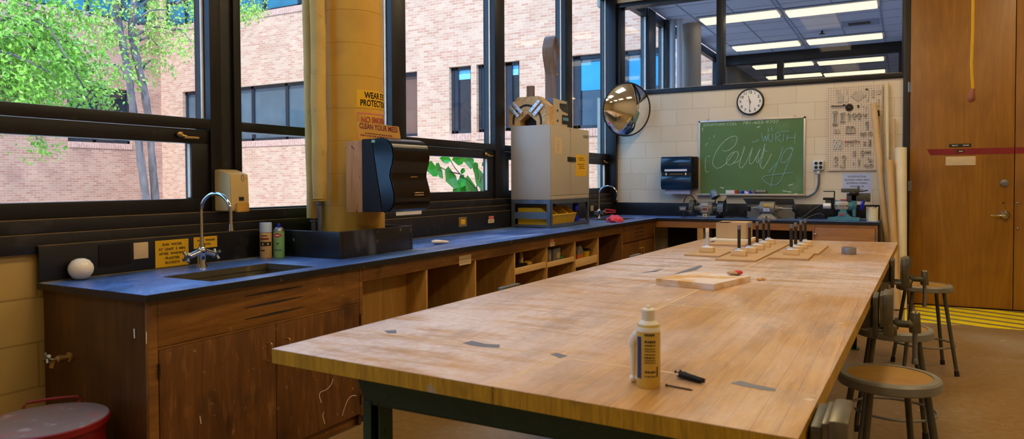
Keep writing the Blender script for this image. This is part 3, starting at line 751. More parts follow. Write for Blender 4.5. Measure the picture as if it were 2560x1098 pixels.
# ------------------------------------------------------------------ light
wd = bpy.data.worlds.new('sky'); SC.world = wd; wd.use_nodes = True
bg = wd.node_tree.nodes['Background']; bg.inputs['Color'].default_value = (.25, .52, 1.0, 1); bg.inputs['Strength'].default_value = SKY
su = bpy.data.lights.new('sun', 'SUN'); su.energy = SUN; su.angle = .03; su.color = (1, .93, .82)
so = bpy.data.objects.new('sun', su); COL.objects.link(so); so.rotation_euler = Vector((-.38, .70, -.78)).to_track_quat('-Z', 'Y').to_euler(); so.location = (-10, -10, 20)
emit('room_lamp_lens', (1.0, .77, .45), LAMP)
k = 0
for x in (-1.3, 1.9):
    for y in (-1.2, 2.2, 4.7, 7.3):
        L = thing('ceiling_light', ('%s workshop ceiling light over the %s, reflected in the round mirror' % (['first', 'second', 'third', 'farthest'][k % 4], 'work table' if x < 0 else 'open floor')), 'ceiling light', (x, y, CZ - .12), 0, 'workshop ceiling lights')
        MB().box(x - .31, x + .31, y - .65, y + .65, CZ - .06, CZ - .001, .01).build('housing', 'ceiling_grid', L)
        MB().box(x - .29, x + .29, y - .62, y + .62, CZ - .11, CZ - .06, .02).build('diffuser', 'room_lamp_lens', L); k += 1
# ------------------------------------------------------------------ countertop
CT, CF = .92, -2.625
ct = thing('laboratory_countertop', 'black L-shaped laboratory countertop with dusty top, blue sky sheen painted in, running under the windows to the corner', 'countertop', (-3.0, 5.3, .89))
s1 = (-3.085, -2.725, 2.15, 2.79)
s2a, s2b = pZ(1538, 545, CT), pZ(1600, 549, CT)
s2 = (-3.18, -2.83, 7.62, 8.22)
rects = [s1, s2]
top = MB(); edge = MB()
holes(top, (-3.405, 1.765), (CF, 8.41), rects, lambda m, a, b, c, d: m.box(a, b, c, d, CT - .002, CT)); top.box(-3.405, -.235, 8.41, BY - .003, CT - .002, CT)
holes(edge, (-3.405, 1.765), (CF, 8.41), rects, lambda m, a, b, c, d: m.box(a, b, c, d, .89, CT - .002)); edge.box(-3.405, -.232, 8.41, BY - .003, .89, CT - .002)
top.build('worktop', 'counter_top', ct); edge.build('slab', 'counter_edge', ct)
for s in (s1, s2):
    b = MB(); z0 = .74
    b.box(s[0] - .012, s[0], s[2] - .012, s[3] + .012, z0, .889); b.box(s[1], s[1] + .012, s[2] - .012, s[3] + .012, z0, .889)
    b.box(s[0], s[1], s[2] - .012, s[2], z0, .889); b.box(s[0], s[1], s[3], s[3] + .012, z0, .889); b.box(s[0] - .012, s[1] + .012, s[2] - .012, s[3] + .012, z0 - .012, z0)
    b.build('sink_basin', 'basin', ct)
    l = MB(); l.cyl(((s[0] + s[1]) / 2, (s[2] + s[3]) / 2, z0), ((s[0] + s[1]) / 2, (s[2] + s[3]) / 2, z0 + .006), .04); l.build('drain', 'steel', ct)
    # pale worn rim inside the cut-out
    r = MB(); r.box(s[0], s[0] + .003, s[2], s[3], .889, CT - .0005); r.box(s[0], s[1], s[2], s[2] + .003, .889, CT - .0005); r.box(s[0], s[1], s[3] - .003, s[3], .889, CT - .0005)
    r.build('rim', 'basin', ct)
bs = MB(); bs.box(-3.402, -3.385, 1.765, 3.113, CT, 1.083, .003); bs.box(-3.402, -3.385, 3.811, 8.955, CT, 1.083, .003); bs.box(-3.385, -.25, 8.955, BY - .002, CT, 1.086, .003)
bsp = bs.build('backsplash', 'black_trim', ct)
b = MB(); b.box(-3.402, -3.384, 1.765, 3.112, 1.083, 1.0865); b.box(-3.402, -3.384, 3.812, 8.95, 1.083, 1.0865); b.box(-3.385, -3.380, 1.77, 3.11, CT, CT + .003); b.box(-3.385, -3.380, 3.82, 8.95, CT, CT + .003)
b.build('dusty_ledge', 'dusty_edge', bsp)
for (u0, v0, u1, v1, m, lb) in ((247, 612, 327, 660, 'black_plastic', 'black blank wall plate'), (334, 608, 371, 645, 'cream_paper', 'cream blank wall plate'), (1147, 544, 1167, 566, 'brass', 'brass socket plate')):
    A, B = pX(u0, v0, -3.381), pX(u1, v1, -3.381); pl = MB().box(-3.385, -3.380, A.y, B.y, B.z, A.z, .0015).build('wall_plate', m, bsp, lb)
    if m == 'brass': MB().box(-3.380, -3.377, A.y + .03, B.y - .03, B.z + .02, A.z - .02, .001).build('socket', 'yellow_sign', pl)
A, B = pX(1499, 513, -3.381), pX(1484, 530, -3.381)
pl = MB().box(-3.385, -3.380, pX(1477, 520, -3.381).y, pX(1484, 520, -3.381).y, 1.0, 1.065, .001).build('wall_plate', 'cream_paper', bsp, 'cream wall plate by the far tap')
def lines(par, f, y0, y1, zs, mat, th=.0035, jit=.012, seed=3):
    """illegible small print: broken rows of little marks"""
    rnd = random.Random(seed); m = MB()
    for z in zs:
        y = y0 + rnd.uniform(0, jit)
        e = y1 - rnd.uniform(0, jit)
        while y < e:
            w = rnd.uniform(.25, .8) * th * 2.2; m.quad(f(y, z), f(min(y + w, e), z), f(min(y + w, e), z + th), f(y, z + th)); y += w + th * rnd.uniform(.35, .9)
    return m.build('lettering', mat, par, smooth=False)
# yellow notices on the backsplash
def sign_x(name, label, u0, v0, u1, v1, x, mat, lift=.002):
    A, B = pX(u0, v0, x), pX(u1, v1, x); o = MB().box(x - lift, x, A.y, B.y, B.z, A.z).build(name, mat, None, label, 'sign'); return o, A, B
o, A, B = sign_x('sign', 'yellow notice on the black backsplash about running water after washing buckets', 388, 603, 472, 661, -3.382, 'yellow_sign')
cy, h = (A.y + B.y) / 2, A.z - B.z
for i, (tx, w) in enumerate((('RUN  WATER', .115), ('AT  LEAST  5  MIN.', .16), ('AFTER  WASHING', .155), ('PLASTER', .085), ('BUCKETS', .085))):
    text(tx, 'ink_faded', (-3.3815, cy, A.z - h * (.17 + .17 * i)), (0, 1, 0), (0, 0, 1), .017, o, width=w, bold=.0006)
o, A, B = sign_x('sign', 'small yellow notice on the black backsplash right behind the near tap', 484, 594, 543, 617, -3.382, 'yellow_sign')
cy, h = (A.y + B.y) / 2, A.z - B.z
text('NOT  TENDED', 'ink_faded', (-3.3815, cy + .005, A.z - h * .32), (0, 1, 0), (0, 0, 1), .014, o, width=.115, bold=.0006); text('SITE.', 'ink_faded', (-3.3815, cy + .01, A.z - h * .68), (0, 1, 0), (0, 0, 1), .014, o, width=.05, bold=.0006)
A, B = pX(1221, 541, -3.381), pX(1236, 557, -3.381)
o = MB().box(-3.385, -3.383, A.y, B.y, B.z, B.z + (A.z - B.z) * .55).build('sticker', 'cream_paper', None, 'small cream and red sticker on the backsplash left of the metal stand', 'sticker')
MB().box(-3.3832, -3.3828, A.y + .01, B.y - .01, B.z + (A.z - B.z) * .6, A.z).build('emblem', 'pink_print', o); lines(o, lambda y, z: (-3.3827, y, z), A.y + .01, B.y - .01, (B.z + .01, B.z + .02), 'ink', .003)

# boxed curb round the column
cu = MB(); a, b, c, d = -3.40, -2.85, 3.113, 3.811
cu.box(a, b, c, c + .03, CT + .001, 1.077, .003); cu.box(a, b, d - .03, d, CT + .001, 1.077, .003); cu.box(b - .03, b, c + .03, d - .03, CT + .001, 1.077, .003); cu.box(a, b - .03, c + .03, d - .03, CT + .001, .95)
plain('curb_black', '#17181c', .32, 0, .3, 6, spots=[('#8a94a8', 5, .66, .78, .55), ('#b8b4aa', 30, .7, .76, .6)], stretch=(1, 1, .4))
cu.build('column_curb', 'curb_black', None, 'black box curb on the countertop round the foot of the yellow column', 'curb')
# yellow column, pipes
KX, KY, KR = -3.15, 3.568, .206
kc = thing('concrete_column', 'yellow painted round block column standing on the countertop', 'column', (KX, KY, .951))
m = MB(); z = .9512
prof = []
zs = [.9512]
zz = 1.215
while zz < CZ: zs.append(zz); zz += .2032
zs.append(CZ - .002)
for i, (p, q) in enumerate(zip(zs, zs[1:])): prof += [(KR - .002, p + .0003), (KR, p + .002), (KR, q - .002), (KR - .002, q - .0003)]
m.lathe([(0, zs[0])] + prof + [(0, zs[-1])], (KX, KY, 0), (0, 0, 1), 64).build('shaft', 'column_paint', kc, angle=20)
for lb, top_, bot, x, rr, seg in (('yellow painted vertical pipe left of the column, lagged and lower-ending', (771, -60), (784, 545), -3.28, .041, 16), ('yellow painted vertical pipe touching the column, ending higher', (793, -60), (800, 502), -3.16, .046, 16)):
    A, B = pX(*top_, x), pX(*bot, x); A = A + (A - B) * ((4.15 - A.z) / (A.z - B.z))
    t = thing('vertical_pipe', lb, 'pipe', (B.x, B.y, CT))
    P = [A.lerp(B, k / 14) + Vector((random.gauss(0, .002), random.gauss(0, .003), 0)) for k in range(15)]
    pm = MB(); pm.tube(P, rr, seg); pm.cyl(B + Vector((0, 0, .012)), B, rr * 1.02, rr * .8, 16); pm.build('lagging', 'pipe_paint', t)
    q = MB(); q.cyl(B + Vector((0, 0, .02)), (B.x, B.y, CT + .001 if B.y < 3.11 else .952), .017, None, 12); q.torus((B.x, B.y, B.z - .02), .018, .006, seg=16)
    q.build('pipe', 'galvanised', t)
# ------------------------------------------------------------------ near sink cabinet
XF = -2.655
cb = thing('sink_cabinet', 'worn brown wooden sink cabinet with double doors at the near end of the counter', 'cabinet', (-3.0, 2.44, 0))
b = MB(); b.box(-3.40, XF - .02, 1.79, 1.81, 0, .888); b.box(-3.40, XF - .02, 3.062, 3.083, 0, .888); b.box(-3.40, -3.38, 1.81, 3.062, 0, .888); b.box(-3.38, XF - .03, 1.81, 3.062, .06, .08)
b.build('body', 'side_wood', cb)
MB().box(XF - .06, XF - .045, 1.81, 3.062, 0, .075).build('toe_kick', 'apron_wood', cb)
b = MB(); b.box(XF - .02, XF, 1.79, 1.832, 0, .888, .002); b.box(XF - .02, XF, 3.058, 3.083, .06, .888, .002); b.box(XF - .02, XF, 1.832, 3.058, .684, .692); b.build('face_frame', 'apron_wood', cb)
ap = MB().box(XF - .018, XF - .001, 1.834, 3.056, .694, .886, .002).build('apron', 'apron_wood', cb)
v = MB()
for z in (.842, .789, .735): v.prism([(XF - .0006, 2.27, z - .003), (XF - .0006, 2.45, z - .006), (XF - .0006, 2.63, z - .002), (XF - .0006, 2.63, z + .002), (XF - .0006, 2.45, z + .006), (XF - .0006, 2.27, z + .001)], (.0008, 0, 0))
v.build('vent_slots', 'brown_dark', ap)
for y0, y1, yh in ((1.836, 2.449, 2.392), (2.454, 3.054, 2.505)):
    d = MB().box(XF - .018, XF + .001, y0, y1, .072, .682, .003).build('door', 'cabinet_wood', cb)
    h = MB(); h.tube([(XF, yh, .602), (XF + .03, yh, .604), (XF + .038, yh, .59), (XF + .038, yh, .53), (XF + .03, yh, .516), (XF, yh, .518)], .004, 8, sub=3); h.build('handle', 'brass', d)
    for z in (.60, .15):
        yq = y0 - .003 if y0 < 2 else y1 + .003; MB().cyl((XF + .004, yq, z - .03), (XF + .004, yq, z + .03), .005, None, 8).build('hinge', 'tool_dark', d)
zo = lambda u, v: pX(640 + u / 4, 840 + v / 4, XF + .0025)
strokes([[(770, 430), (750, 490), (700, 540), (650, 560), (635, 600), (655, 670)], [(1005, 600), (960, 600), (920, 640), (880, 740), (865, 800)], [(680, 760), (670, 800), (690, 880)]], zo, .004, 'wax', cb, 'paint_mark', (-1, 0, 0))
zo = lambda u, v: pX(u, v, XF + .0025)
strokes([[(366, 830), (366, 860)], [(500, 1040), (503, 1060)]], zo, .004, 'wax', cb, 'paint_mark', (-1, 0, 0))
zo = lambda u, v: pY(u, v, 1.7885)
strokes([[(335, 822), (336, 846)]], zo, .008, 'foam_white', cb, 'paint_mark', (0, 1, 0))
# brass hose tap on the end panel
p = pY(180, 893, 1.788)
vt = thing('hose_tap', 'old brass hose tap sticking out of the brown cabinet end panel', 'tap', p)
p.x -= .015; m = MB(); m.lathe([(.0, 0), (.022, 0), (.022, .008), (.013, .012), (.011, .03), (.016, .032), (.016, .055), (.010, .06), (.010, .07), (0, .07)], (p.x, 1.789, p.z), (0, -1, 0), 18)
m.tube([(p.x, 1.745, p.z), (p.x - .012, 1.725, p.z - .012), (p.x - .015, 1.72, p.z - .035)], .011, 10, sub=3); m.build('valve_body', 'brass', vt)
m = MB(); q = Vector((p.x - .012, 1.700, p.z + .012)); m.cyl((p.x, 1.72, p.z), q, .006, None, 8)
for k in range(4):
    an = k * math.pi / 2 + .5; m.cyl(q, q + Vector((.024 * math.cos(an), -.004, .024 * math.sin(an))), .006, .008, 8)
m.build('handwheel', 'steel', vt)

# ------------------------------------------------------------------ open shelf bays
sh = thing('open_base_shelf', 'long brown open-bay shelf unit under the countertop between the two sink cabinets', 'shelf unit', (-3.0, 5.2, 0))
MB().box(XF - .02, XF, 3.086, 7.25, .808, .888, .002).build('apron', 'apron_wood', sh)
DV = [3.70, 4.287, 4.866, 5.44, 6.028, 6.596]
for i, y in enumerate(DV): MB().box(-3.36, XF - .004, y - .009, y + .009, .10, .807, .001).build('divider', 'ply_light', sh)
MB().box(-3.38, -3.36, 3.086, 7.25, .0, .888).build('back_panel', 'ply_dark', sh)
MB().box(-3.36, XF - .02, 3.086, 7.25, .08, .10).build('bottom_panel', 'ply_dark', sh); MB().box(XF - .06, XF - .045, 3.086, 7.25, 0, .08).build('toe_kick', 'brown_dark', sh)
MB().box(-2.825, -2.81, 3.088, 3.69, .10, .888).build('filler_panel', 'ply_light', sh)
MB().box(-3.36, XF - .004, 7.232, 7.25, .10, .807).build('divider', 'ply_dark', sh)
def tray(y0, y1, zt, zb, label):
    t = thing('storage_tray', label, 'tray', (-2.9, (y0 + y1) / 2, zb))
    MB().box(XF - .022, XF - .008, y0, y1, zb, zt, .002).build('front_board', 'pine', t)
    m = MB(); m.box(-3.33, XF - .022, y0, y1, zb, zb + .01); m.box(-3.33, XF - .022, y0, y0 + .01, zb + .01, zt); m.box(-3.33, XF - .022, y1 - .01, y1, zb + .01, zt); m.box(-3.33, -3.32, y0, y1, zb, zt)
    m.build('box', 'ply_light', t)
    r = MB(); r.box(-3.35, XF - .03, y0 - .007, y0 + .012, zb - .013, zb - .001); r.box(-3.35, XF - .03, y1 - .012, y1 + .007, zb - .013, zb - .001); r.build('runner', 'ply_dark', sh)
zs = [(pX(1290, 672, XF).z, pX(1290, 688, XF).z), (pX(1371, 657, XF).z, pX(1371, 670, XF).z), (pX(1441, 650, XF).z, pX(1441, 670, XF).z)]
for (y0, y1), (zt, zb), lb in zip(((4.880, 5.426), (5.454, 6.014), (6.042, 6.582)), zs, ('pine tray in the leftmost filled bay, orange-handled tool standing in it', 'pine tray in the middle bay holding two grey boxes', 'pine tray in the right filled bay, holding an orange carton and yellow cup')): tray(y0, y1, zt, zb, lb)
def zin(i): return zs[i][1] + .0105
p = pX(1302, 655, -2.78); t = thing('tool', 'tool with tapered orange wooden handle standing in the leftmost pine tray', 'tool', (p.x, p.y, zin(0)))
m = MB(); m.lathe([(0, 0), (.02, 0), (.024, .01), (.022, .05), (.019, .10), (.012, .135), (0, .14)], (p.x, p.y, zin(0) + .0), (0, 0, 1), 14); m.build('handle', 'label_tan', t)
m = MB(); m.box(-2.9, -2.72, 5.0, 5.2, zin(0), zin(0) + .05, .01); m.build('plastic_box', 'black_plastic', None, 'black box lying beside the orange-handled tool in the left tray', 'box')
m = MB(); m.sph((-2.76, 5.27, zin(0) + .033), .038, (1, 1.6, .7), 12, None, .12); m.build('sponge', 'yellow_plastic', None, 'small yellow sponge in the leftmost pine tray', 'sponge')
for (u0, u1, vt, dep, lb) in ((1371, 1378, 623, .25, 'narrower grey file box, left one in the middle pine tray'), (1384, 1401, 619, .22, 'wider grey file box, right one in the middle pine tray')):
    A, B = pX(u0, 640, -2.72), pX(u1, vt, -2.72); t = thing('file_box', lb, 'box', (-2.8, (A.y + B.y) / 2, zin(1)))
    MB().box(-2.72 - dep, -2.72, A.y, B.y, zin(1), B.z, .004).build('case', 'grey_board', t); MB().box(-2.7195, -2.7188, A.y + (B.y - A.y) * .45, B.y - .01, B.z - .09, B.z - .04).build('label', 'cream_paper', t)
m = MB(); m.sph((-2.74, 5.86, zin(1) + .033), .036, (1, 1.4, .75), 12, None, .12); m.build('bag', 'green_plastic', None, 'crumpled green bag in the middle pine tray', 'bag')
A, B = pX(1444, 640, -2.72), pX(1458, 612, -2.72); ct_ = thing('carton', 'gable-topped white and orange carton in the right pine tray', 'carton', (-2.76, (A.y + B.y) / 2, zin(2)))
w = B.y - A.y; zc = zin(2); zt_ = B.z - .05
MB().box(-2.80, -2.72, A.y, B.y, zc, zc + .09).build('panel', 'orange_plastic', ct_); m = MB(); m.box(-2.80, -2.72, A.y, B.y, zc + .09, zt_); m.prism([(-2.80, A.y, zt_), (-2.80, B.y, zt_), (-2.80, (A.y + B.y) / 2, B.z)], (.08, 0, 0)); m.build('top', 'grey_board', ct_)
p = pX(1470, 640, -2.76); p.y = min(p.y, 6.46); c_ = thing('plastic_cup', 'yellow plastic cup with dark rim in the right pine tray', 'cup', (p.x, p.y, zin(2)))
MB().lathe([(0, 0), (.05, 0), (.062, .07), (.056, .07), (.046, .006), (0, .006)], (p.x, p.y, zin(2) + .045), (0, 0, 1), 20).build('cup_body', 'yellow_plastic', c_); MB().torus((p.x, p.y, zin(2) + .12), .066, .008).build('rim', 'black_plastic', c_)
MB().lathe([(0, 0), (.045, 0), (.05, .045), (0, .045)], (p.x, p.y, zin(2)), (0, 0, 1), 16).build('base', 'black_plastic', c_)
for (u0, v0, u1, v1, lb) in ((1148, 641, 1178, 659, 'cream paper label on the shelf apron above the second open bay'), (1375, 606, 1387, 615, 'small cream label with red mark on the apron above the middle tray')):
    A, B = pX(u0, v0, XF + .001), pX(u1, v1, XF + .001); o = MB().box(XF, XF + .001, A.y, B.y, B.z, A.z).build('label', 'cream_paper', None, lb, 'label'); hh = A.z - B.z
    lines(o, lambda y, z: (XF + .0013, y, z), A.y + .01, B.y - .01, (B.z + hh * .2, B.z + hh * .55), 'tool_steel', .006)
    if u0 > 1300:
        C, D = pX(1377, 599, XF + .001), pX(1384, 604, XF + .001); MB().box(XF, XF + .001, C.y, D.y, D.z, C.z).build('emblem', 'pink_print', o)
# far sink cabinet
cb = thing('sink_cabinet', 'brown wooden sink cabinet at the far end of the counter, in the corner', 'cabinet', (-3.0, 7.85, 0))
b = MB(); b.box(-3.40, XF - .02, 7.255, 7.275, 0, .888); b.box(-3.40, XF - .02, 8.39, 8.41, 0, .888); b.box(-3.40, -3.38, 7.275, 8.39, 0, .888); b.build('body', 'side_wood', cb)
b = MB(); b.box(XF - .02, XF, 7.255, 7.285, .06, .888); b.box(XF - .02, XF, 8.38, 8.41, .06, .888); b.box(XF - .03, XF - .015, 7.275, 8.39, 0, .07); b.build('face_frame', 'apron_wood', cb)
ap = MB().box(XF - .018, XF - .001, 7.287, 8.378, .692, .886, .002).build('apron', 'cabinet_wood', cb)
v = MB()
for z in (.83, .785, .74): v.box(XF - .0012, XF - .0002, 7.68, 7.98, z - .006, z + .003)
v.build('vent_slots', 'brown_dark', ap)
for y0, y1, yh in ((7.288, 7.83, 7.79), (7.835, 8.376, 7.88)):
    d = MB().box(XF - .018, XF, y0, y1, .072, .682, .003).build('door', 'cabinet_wood', cb)
    h = MB(); h.tube([(XF, yh, .602), (XF + .03, yh, .604), (XF + .038, yh, .59), (XF + .038, yh, .53), (XF + .03, yh, .516), (XF, yh, .518)], .005, 8, sub=3); h.build('handle', 'brass', d)
# bench under the back wall
bf = 8.425
bb = thing('back_bench', 'wooden bench with kneeholes and a small cupboard under the back wall countertop', 'bench', (-1.5, 8.7, 0))
MB().box(XF + .003, -.888, bf, bf + .02, .808, .888, .002).build('apron', 'back_wood', bb)
a, b_ = pY(1743, 590, bf), pY(1757, 590, bf)
MB().box(a.x, b_.x, bf, bf + .45, 0, .807, .002).build('post', 'ply_light', bb)
MB().box(XF + .003, -.25, 8.94, 8.955, 0, .888).build('back_panel', 'brown_dark', bb); MB().box(XF + .003, a.x - .002, bf + .1, 8.94, .50, .52).build('shelf', 'ply_light', bb)
b = MB(); b.box(-.888, -.868, bf, 8.94, 0, .888); b.box(-.272, -.252, bf, 8.94, 0, .888); b.box(-.868, -.272, bf, bf + .02, .855, .888); b.box(-.868, -.272, bf, 8.94, .06, .08); b.build('cupboard_body', 'back_wood', bb)
d = MB().box(-.864, -.276, bf - .002, bf + .016, .09, .852, .003).build('door', 'back_wood', bb)
p = pY(2038, 586, bf - .01); MB().sph((p.x, bf - .016, p.z), .013, (1, 1, 1), 12).build('knob', 'chrome', d); p = pY(2186, 590, bf); MB().cyl((p.x + .01, bf - .006, p.z - .03), (p.x + .01, bf - .006, p.z + .03), .007, None, 8).build('hinge', 'steel', d)
MB().box(-.25, -.238, bf, 8.94, 0, .888).build('side_panel', 'black_trim', bb)
# ------------------------------------------------------------------ work table
TH = .85
ta, tb, tc_, td = pZ(680, 872, TH), pZ(1995, 1098, TH), pZ(1771, 594, TH), pZ(2245, 606.5, TH)
wt = thing('work_table', 'large wooden work table with plaster-stained maple top and green steel legs', 'table', (-.9, 4, 0))
f0 = (pZ(1250, 973, TH) - ta).length / (tb - ta).length
fm = .53
ma, mb_ = ta.lerp(tb, fm), tc_.lerp(td, .53)
dz = Vector((0, 0, .0445))
def slab(p, q, r, s, nm):
    m = MB(); e = Vector((0, 0, .0015))
    m.hexa([p - dz, q - dz, r - dz, s - dz], [p - e, q - e, r - e, s - e]); o = m.build(nm, 'table_edge', wt)
    m = MB(); m.hexa([p - e, q - e, r - e, s - e], [p, q, r, s]); m.build('top_surface', 'table_top', o); return o
g = (mb_ - ma).normalized().cross(Vector((0, 0, 1))) * .0012; gw = g * 3.4
slab(ta, ma - g, mb_ - g, tc_, 'tabletop'); slab(ma + g, tb, td, mb_ + g, 'tabletop')
m = MB(); z = Vector((0, 0, .0002)); m.hexa([ma - gw + z * .1, ma + gw + z * .1, mb_ + gw + z * .1, mb_ - gw + z * .1], [ma - gw + z * 2, ma + gw + z * 2, mb_ + gw + z * 2, mb_ - gw + z * 2]); m.build('seam_filler', 'scored', wt)
# faint scored cross lines
for (u0, v0, u1, v1) in ((905, 826, 1395, 890), (1395, 893, 1700, 935), (1475, 745, 1960, 785), (1300, 715, 1480, 745), (1625, 665, 1950, 690)):
    A, B = pZ(u0, v0, TH + .0004), pZ(u1, v1, TH + .0004); n = Vector((0, .005, 0)); MB().poly([A - n, B - n, B + n, A + n], [(0, 1, 2, 3)]).build('scored_line', 'scored', wt, smooth=False)
for pts in (((1155, 858), (1180, 852), (1215, 860), (1250, 862), (1248, 870), (1210, 868), (1180, 864)), ((1825, 958), (1850, 952), (1880, 960), (1940, 972), (1938, 979), (1900, 974), (1860, 966)), ((960, 827), (990, 825), (992, 833), (970, 834)), ((1375, 886), (1392, 882), (1420, 890), (1400, 896)), ((1680, 687), (1750, 663), (1757, 666), (1740, 676)), ((1600, 683), (1660, 672), (1640, 680))):
    MB().poly([pZ(u, v, TH + .0006) for u, v in pts][::-1], [tuple(range(len(pts)))]).build('paint_stain', 'grey_tape', wt, smooth=False)
# steel end frames
for fy, nm in ((.032, 0), (.5, 1), (.955, 2)):
    A, B = ta.lerp(tc_, fy), tb.lerp(td, fy); x0, x1, y = A.x + .235, B.x - .24, (A.y + B.y) / 2
    m = MB(); zt = TH - .046
    m.prism([(x0, y - .03, zt), (x1, y - .03, zt), (x1 - .04, y - .03, zt - .108), (x0 + .04, y - .03, zt - .108)], (0, .004, 0)); m.box(x0, x1, y - .03, y + .03, zt - .004, zt); m.box(x0 + .04, x1 - .04, y - .03, y + .03, zt - .111, zt - .107)
    m.build('cross_rail', 'green_steel', wt)
    for xl in (x0 + .038, x1 - .098):
        l = MB(); l.box(xl, xl + .004, y - .03, y + .03, 0, zt - .10); l.box(xl, xl + .03, y - .034, y - .03, .0, zt - .10); l.box(xl + .056, xl + .06, y - .03, y + .03, 0, zt - .10); l.box(xl, xl + .06, y + .028, y + .032, 0, zt - .10)
        for k in range(9): l.cyl((xl + .056, y, .08 + k * .075), (xl + .062, y, .08 + k * .075), .011, None, 10)
        l.box(xl - .02, xl + .08, y - .05, y + .05, 0, .006); l.build('leg', 'green_steel', wt)
def edge_x(y): t = (y - tb.y) / (td.y - tb.y); return tb.x + (td.x - tb.x) * t
def vise(y, gap, label, ztop=.865, s=1):
    if s > 0: e = edge_x(y + .09) + .006
    else: t = (y + .09 - ta.y) / (tc_.y - ta.y); e = ta.x + (tc_.x - ta.x) * t - .008
    v = thing('bench_vise', label, 'vise', (e, y + .09, .69)); yc = y + .09
    X = lambda d: e + s * d
    m = MB(); m.box(X(0), X(.022), y, y + .18, .67, ztop - .017, .006); m.box(X(-.18), X(0), y + .03, y + .15, .70, .803, .004); m.build('fixed_jaw', 'dark_steel', v)
    d = .022 + gap
    m = MB(); m.box(X(d), X(d + .04), y, y + .18, .68, ztop, .010); m.cyl((X(d + .02), yc, .70), (X(d + .055), yc, .70), .045, .03, 16); m.box(X(d - .012), X(d + .001), y + .005, y + .175, .72, ztop - .01, .002); m.build('moving_jaw', 'gun_metal', v)
    m = MB()
    for q in (.035, .145): m.cyl((X(d + .03), y + q, .70), (X(-.02), y + q, .70), .012, None, 12)
    m.build('guide_rod', 'steel', v)
    m = MB(); m.cyl((X(d + .04), yc, .725), (X(d + .115), yc, .725), .016, None, 14); m.cyl((X(d + .045), yc, .725), (X(d + .06), yc, .725), .026, None, 14); m.build('screw', 'dark_steel', v)
    hx = X(d + .125)
    m = MB(); m.cyl((hx, yc, .69), (hx, yc, .775), .024, .019, 16, .004); m.sph((hx, yc, .775), .019, (1, 1, .6), 14); m.cyl((X(d + .10), yc, .725), (hx, yc, .725), .022, None, 14); m.build('hub', 'gun_metal', v)
    m = MB(); m.cyl((hx, yc, .575), (hx, yc, .70), .0105, None, 12); m.cyl((hx, yc, .552), (hx, yc, .578), .014, .011, 12, .003); m.build('handle', 'steel', v)
vise(3.5, .018, 'middle bench vise on the table edge, its handle hanging over the nearest stool')
vise(5.17, .045, 'open bench vise nearest the table far corner, jaws apart before the farthest stool')
vise(1.60, .012, 'bench vise at the near table corner, cut by the bottom edge of the picture')
yl = pZ(1300, 711, TH).y
vise(yl - .09, .03, 'bench vise on the window side of the table, only its jaw tops showing, nearer one', .842, -1)
yl = pZ(1605, 634, TH).y
vise(yl - .09, .02, 'bench vise on the window side of the table, only its jaw tops showing, farther one', .842, -1)

# ------------------------------------------------------------------ stools
def stool():
    s = thing('stool', 'x', 'stool', (0, 0, 0), 0, 'round wooden-seated steel stools')
    H = .61
    MB().lathe([(0, H - .004), (.148, H - .004), (.150, H - .001), (.142, H + .0015), (0, H + .0015)], (0, 0, 0), (0, 0, 1), 48).build('seat', 'seat_wood', s)
    MB().lathe([(.149, H - .006), (.150, H + .003), (.172, H + .002), (.179, H - .006), (.180, H - .034), (.176, H - .038), (.172, H - .034), (.170, H - .010), (.149, H - .006)], (0, 0, 0), (0, 0, 1), 48).build('seat_rim', 'grey_paint', s)
    MB().lathe([(0, H - .006), (.168, H - .006), (.168, H - .012), (0, H - .012)], (0, 0, 0), (0, 0, 1), 32).build('seat_pan', 'dark_steel', s)
    for k in range(4):
        a = math.pi / 4 + k * math.pi / 2; c, d = math.cos(a), math.sin(a)
        l = MB().tube([(.135 * c, .135 * d, H - .012), (.235 * c, .235 * d, .015)], .0125, 12).build('leg', 'dark_steel', s)
        MB().cyl((.2355 * c, .2355 * d, .0), (.231 * c, .231 * d, .035), .016, .015, 12).build('rubber_foot', 'rubber', l)
    MB().torus((0, 0, .19), .193, .007, (0, 0, 1), 40, 8).build('foot_ring', 'grey_paint', s)
    return s
st = stool(); st.location = (-.05, 3.10, 0); st.rotation_euler.z = .35
st['label'] = 'round stool closest to the camera, a small pink spot on its seat'
dup(st, (-.045, 4.12, 0), .1, 'middle round stool, half hidden behind the nearer stool and a vise handle')
dup(st, (.125, 5.92, 0), .22, 'farthest round stool, standing clear in front of the brown door')
p = pZ(2248, 945, .612); MB().cyl((p.x, p.y, .6116), (p.x, p.y, .6125), .012, None, 14).build('paint_spot', 'pink_print', st)
# ------------------------------------------------------------------ red waste can
TCX, TCY, TR = -3.08, 1.48, .23
TCX, TCY, TR, TZ = -2.925, 1.538, .2185, .448
wc = thing('waste_can', 'round red metal waste can with worn greyish lid beside the cabinet end', 'waste can', (TCX, TCY, 0))
MB().lathe([(0, 0), (TR * .9, 0), (TR * .93, .02), (TR * .93, TZ - .03), (TR * .96, TZ - .025), (TR * .96, TZ - .018), (0, TZ - .018)], (TCX, TCY, 0), (0, 0, 1), 48).build('body', 'red_paint', wc)
MB().lathe([(TR * .97, TZ - .034), (TR * 1.0, TZ - .030), (TR * 1.01, TZ - .006), (TR * .985, TZ - .0025), (TR * .97, TZ - .016)], (TCX, TCY, 0), (0, 0, 1), 48).build('lid_rim', 'red_paint', wc)
plain('lid_grey', '#82706c', .4, .1, .12, 7, spots=[('#a8505c', 7, .60, .72, .6), ('#c9c4c0', 12, .62, .72, .5)])
MB().lathe([(0, TZ + .004), (TR * .6, TZ + .003), (TR * .985, TZ - .002), (TR * .985, TZ - .012), (0, TZ - .012)], (TCX, TCY, 0), (0, 0, 1), 48).build('lid', 'lid_grey', wc)
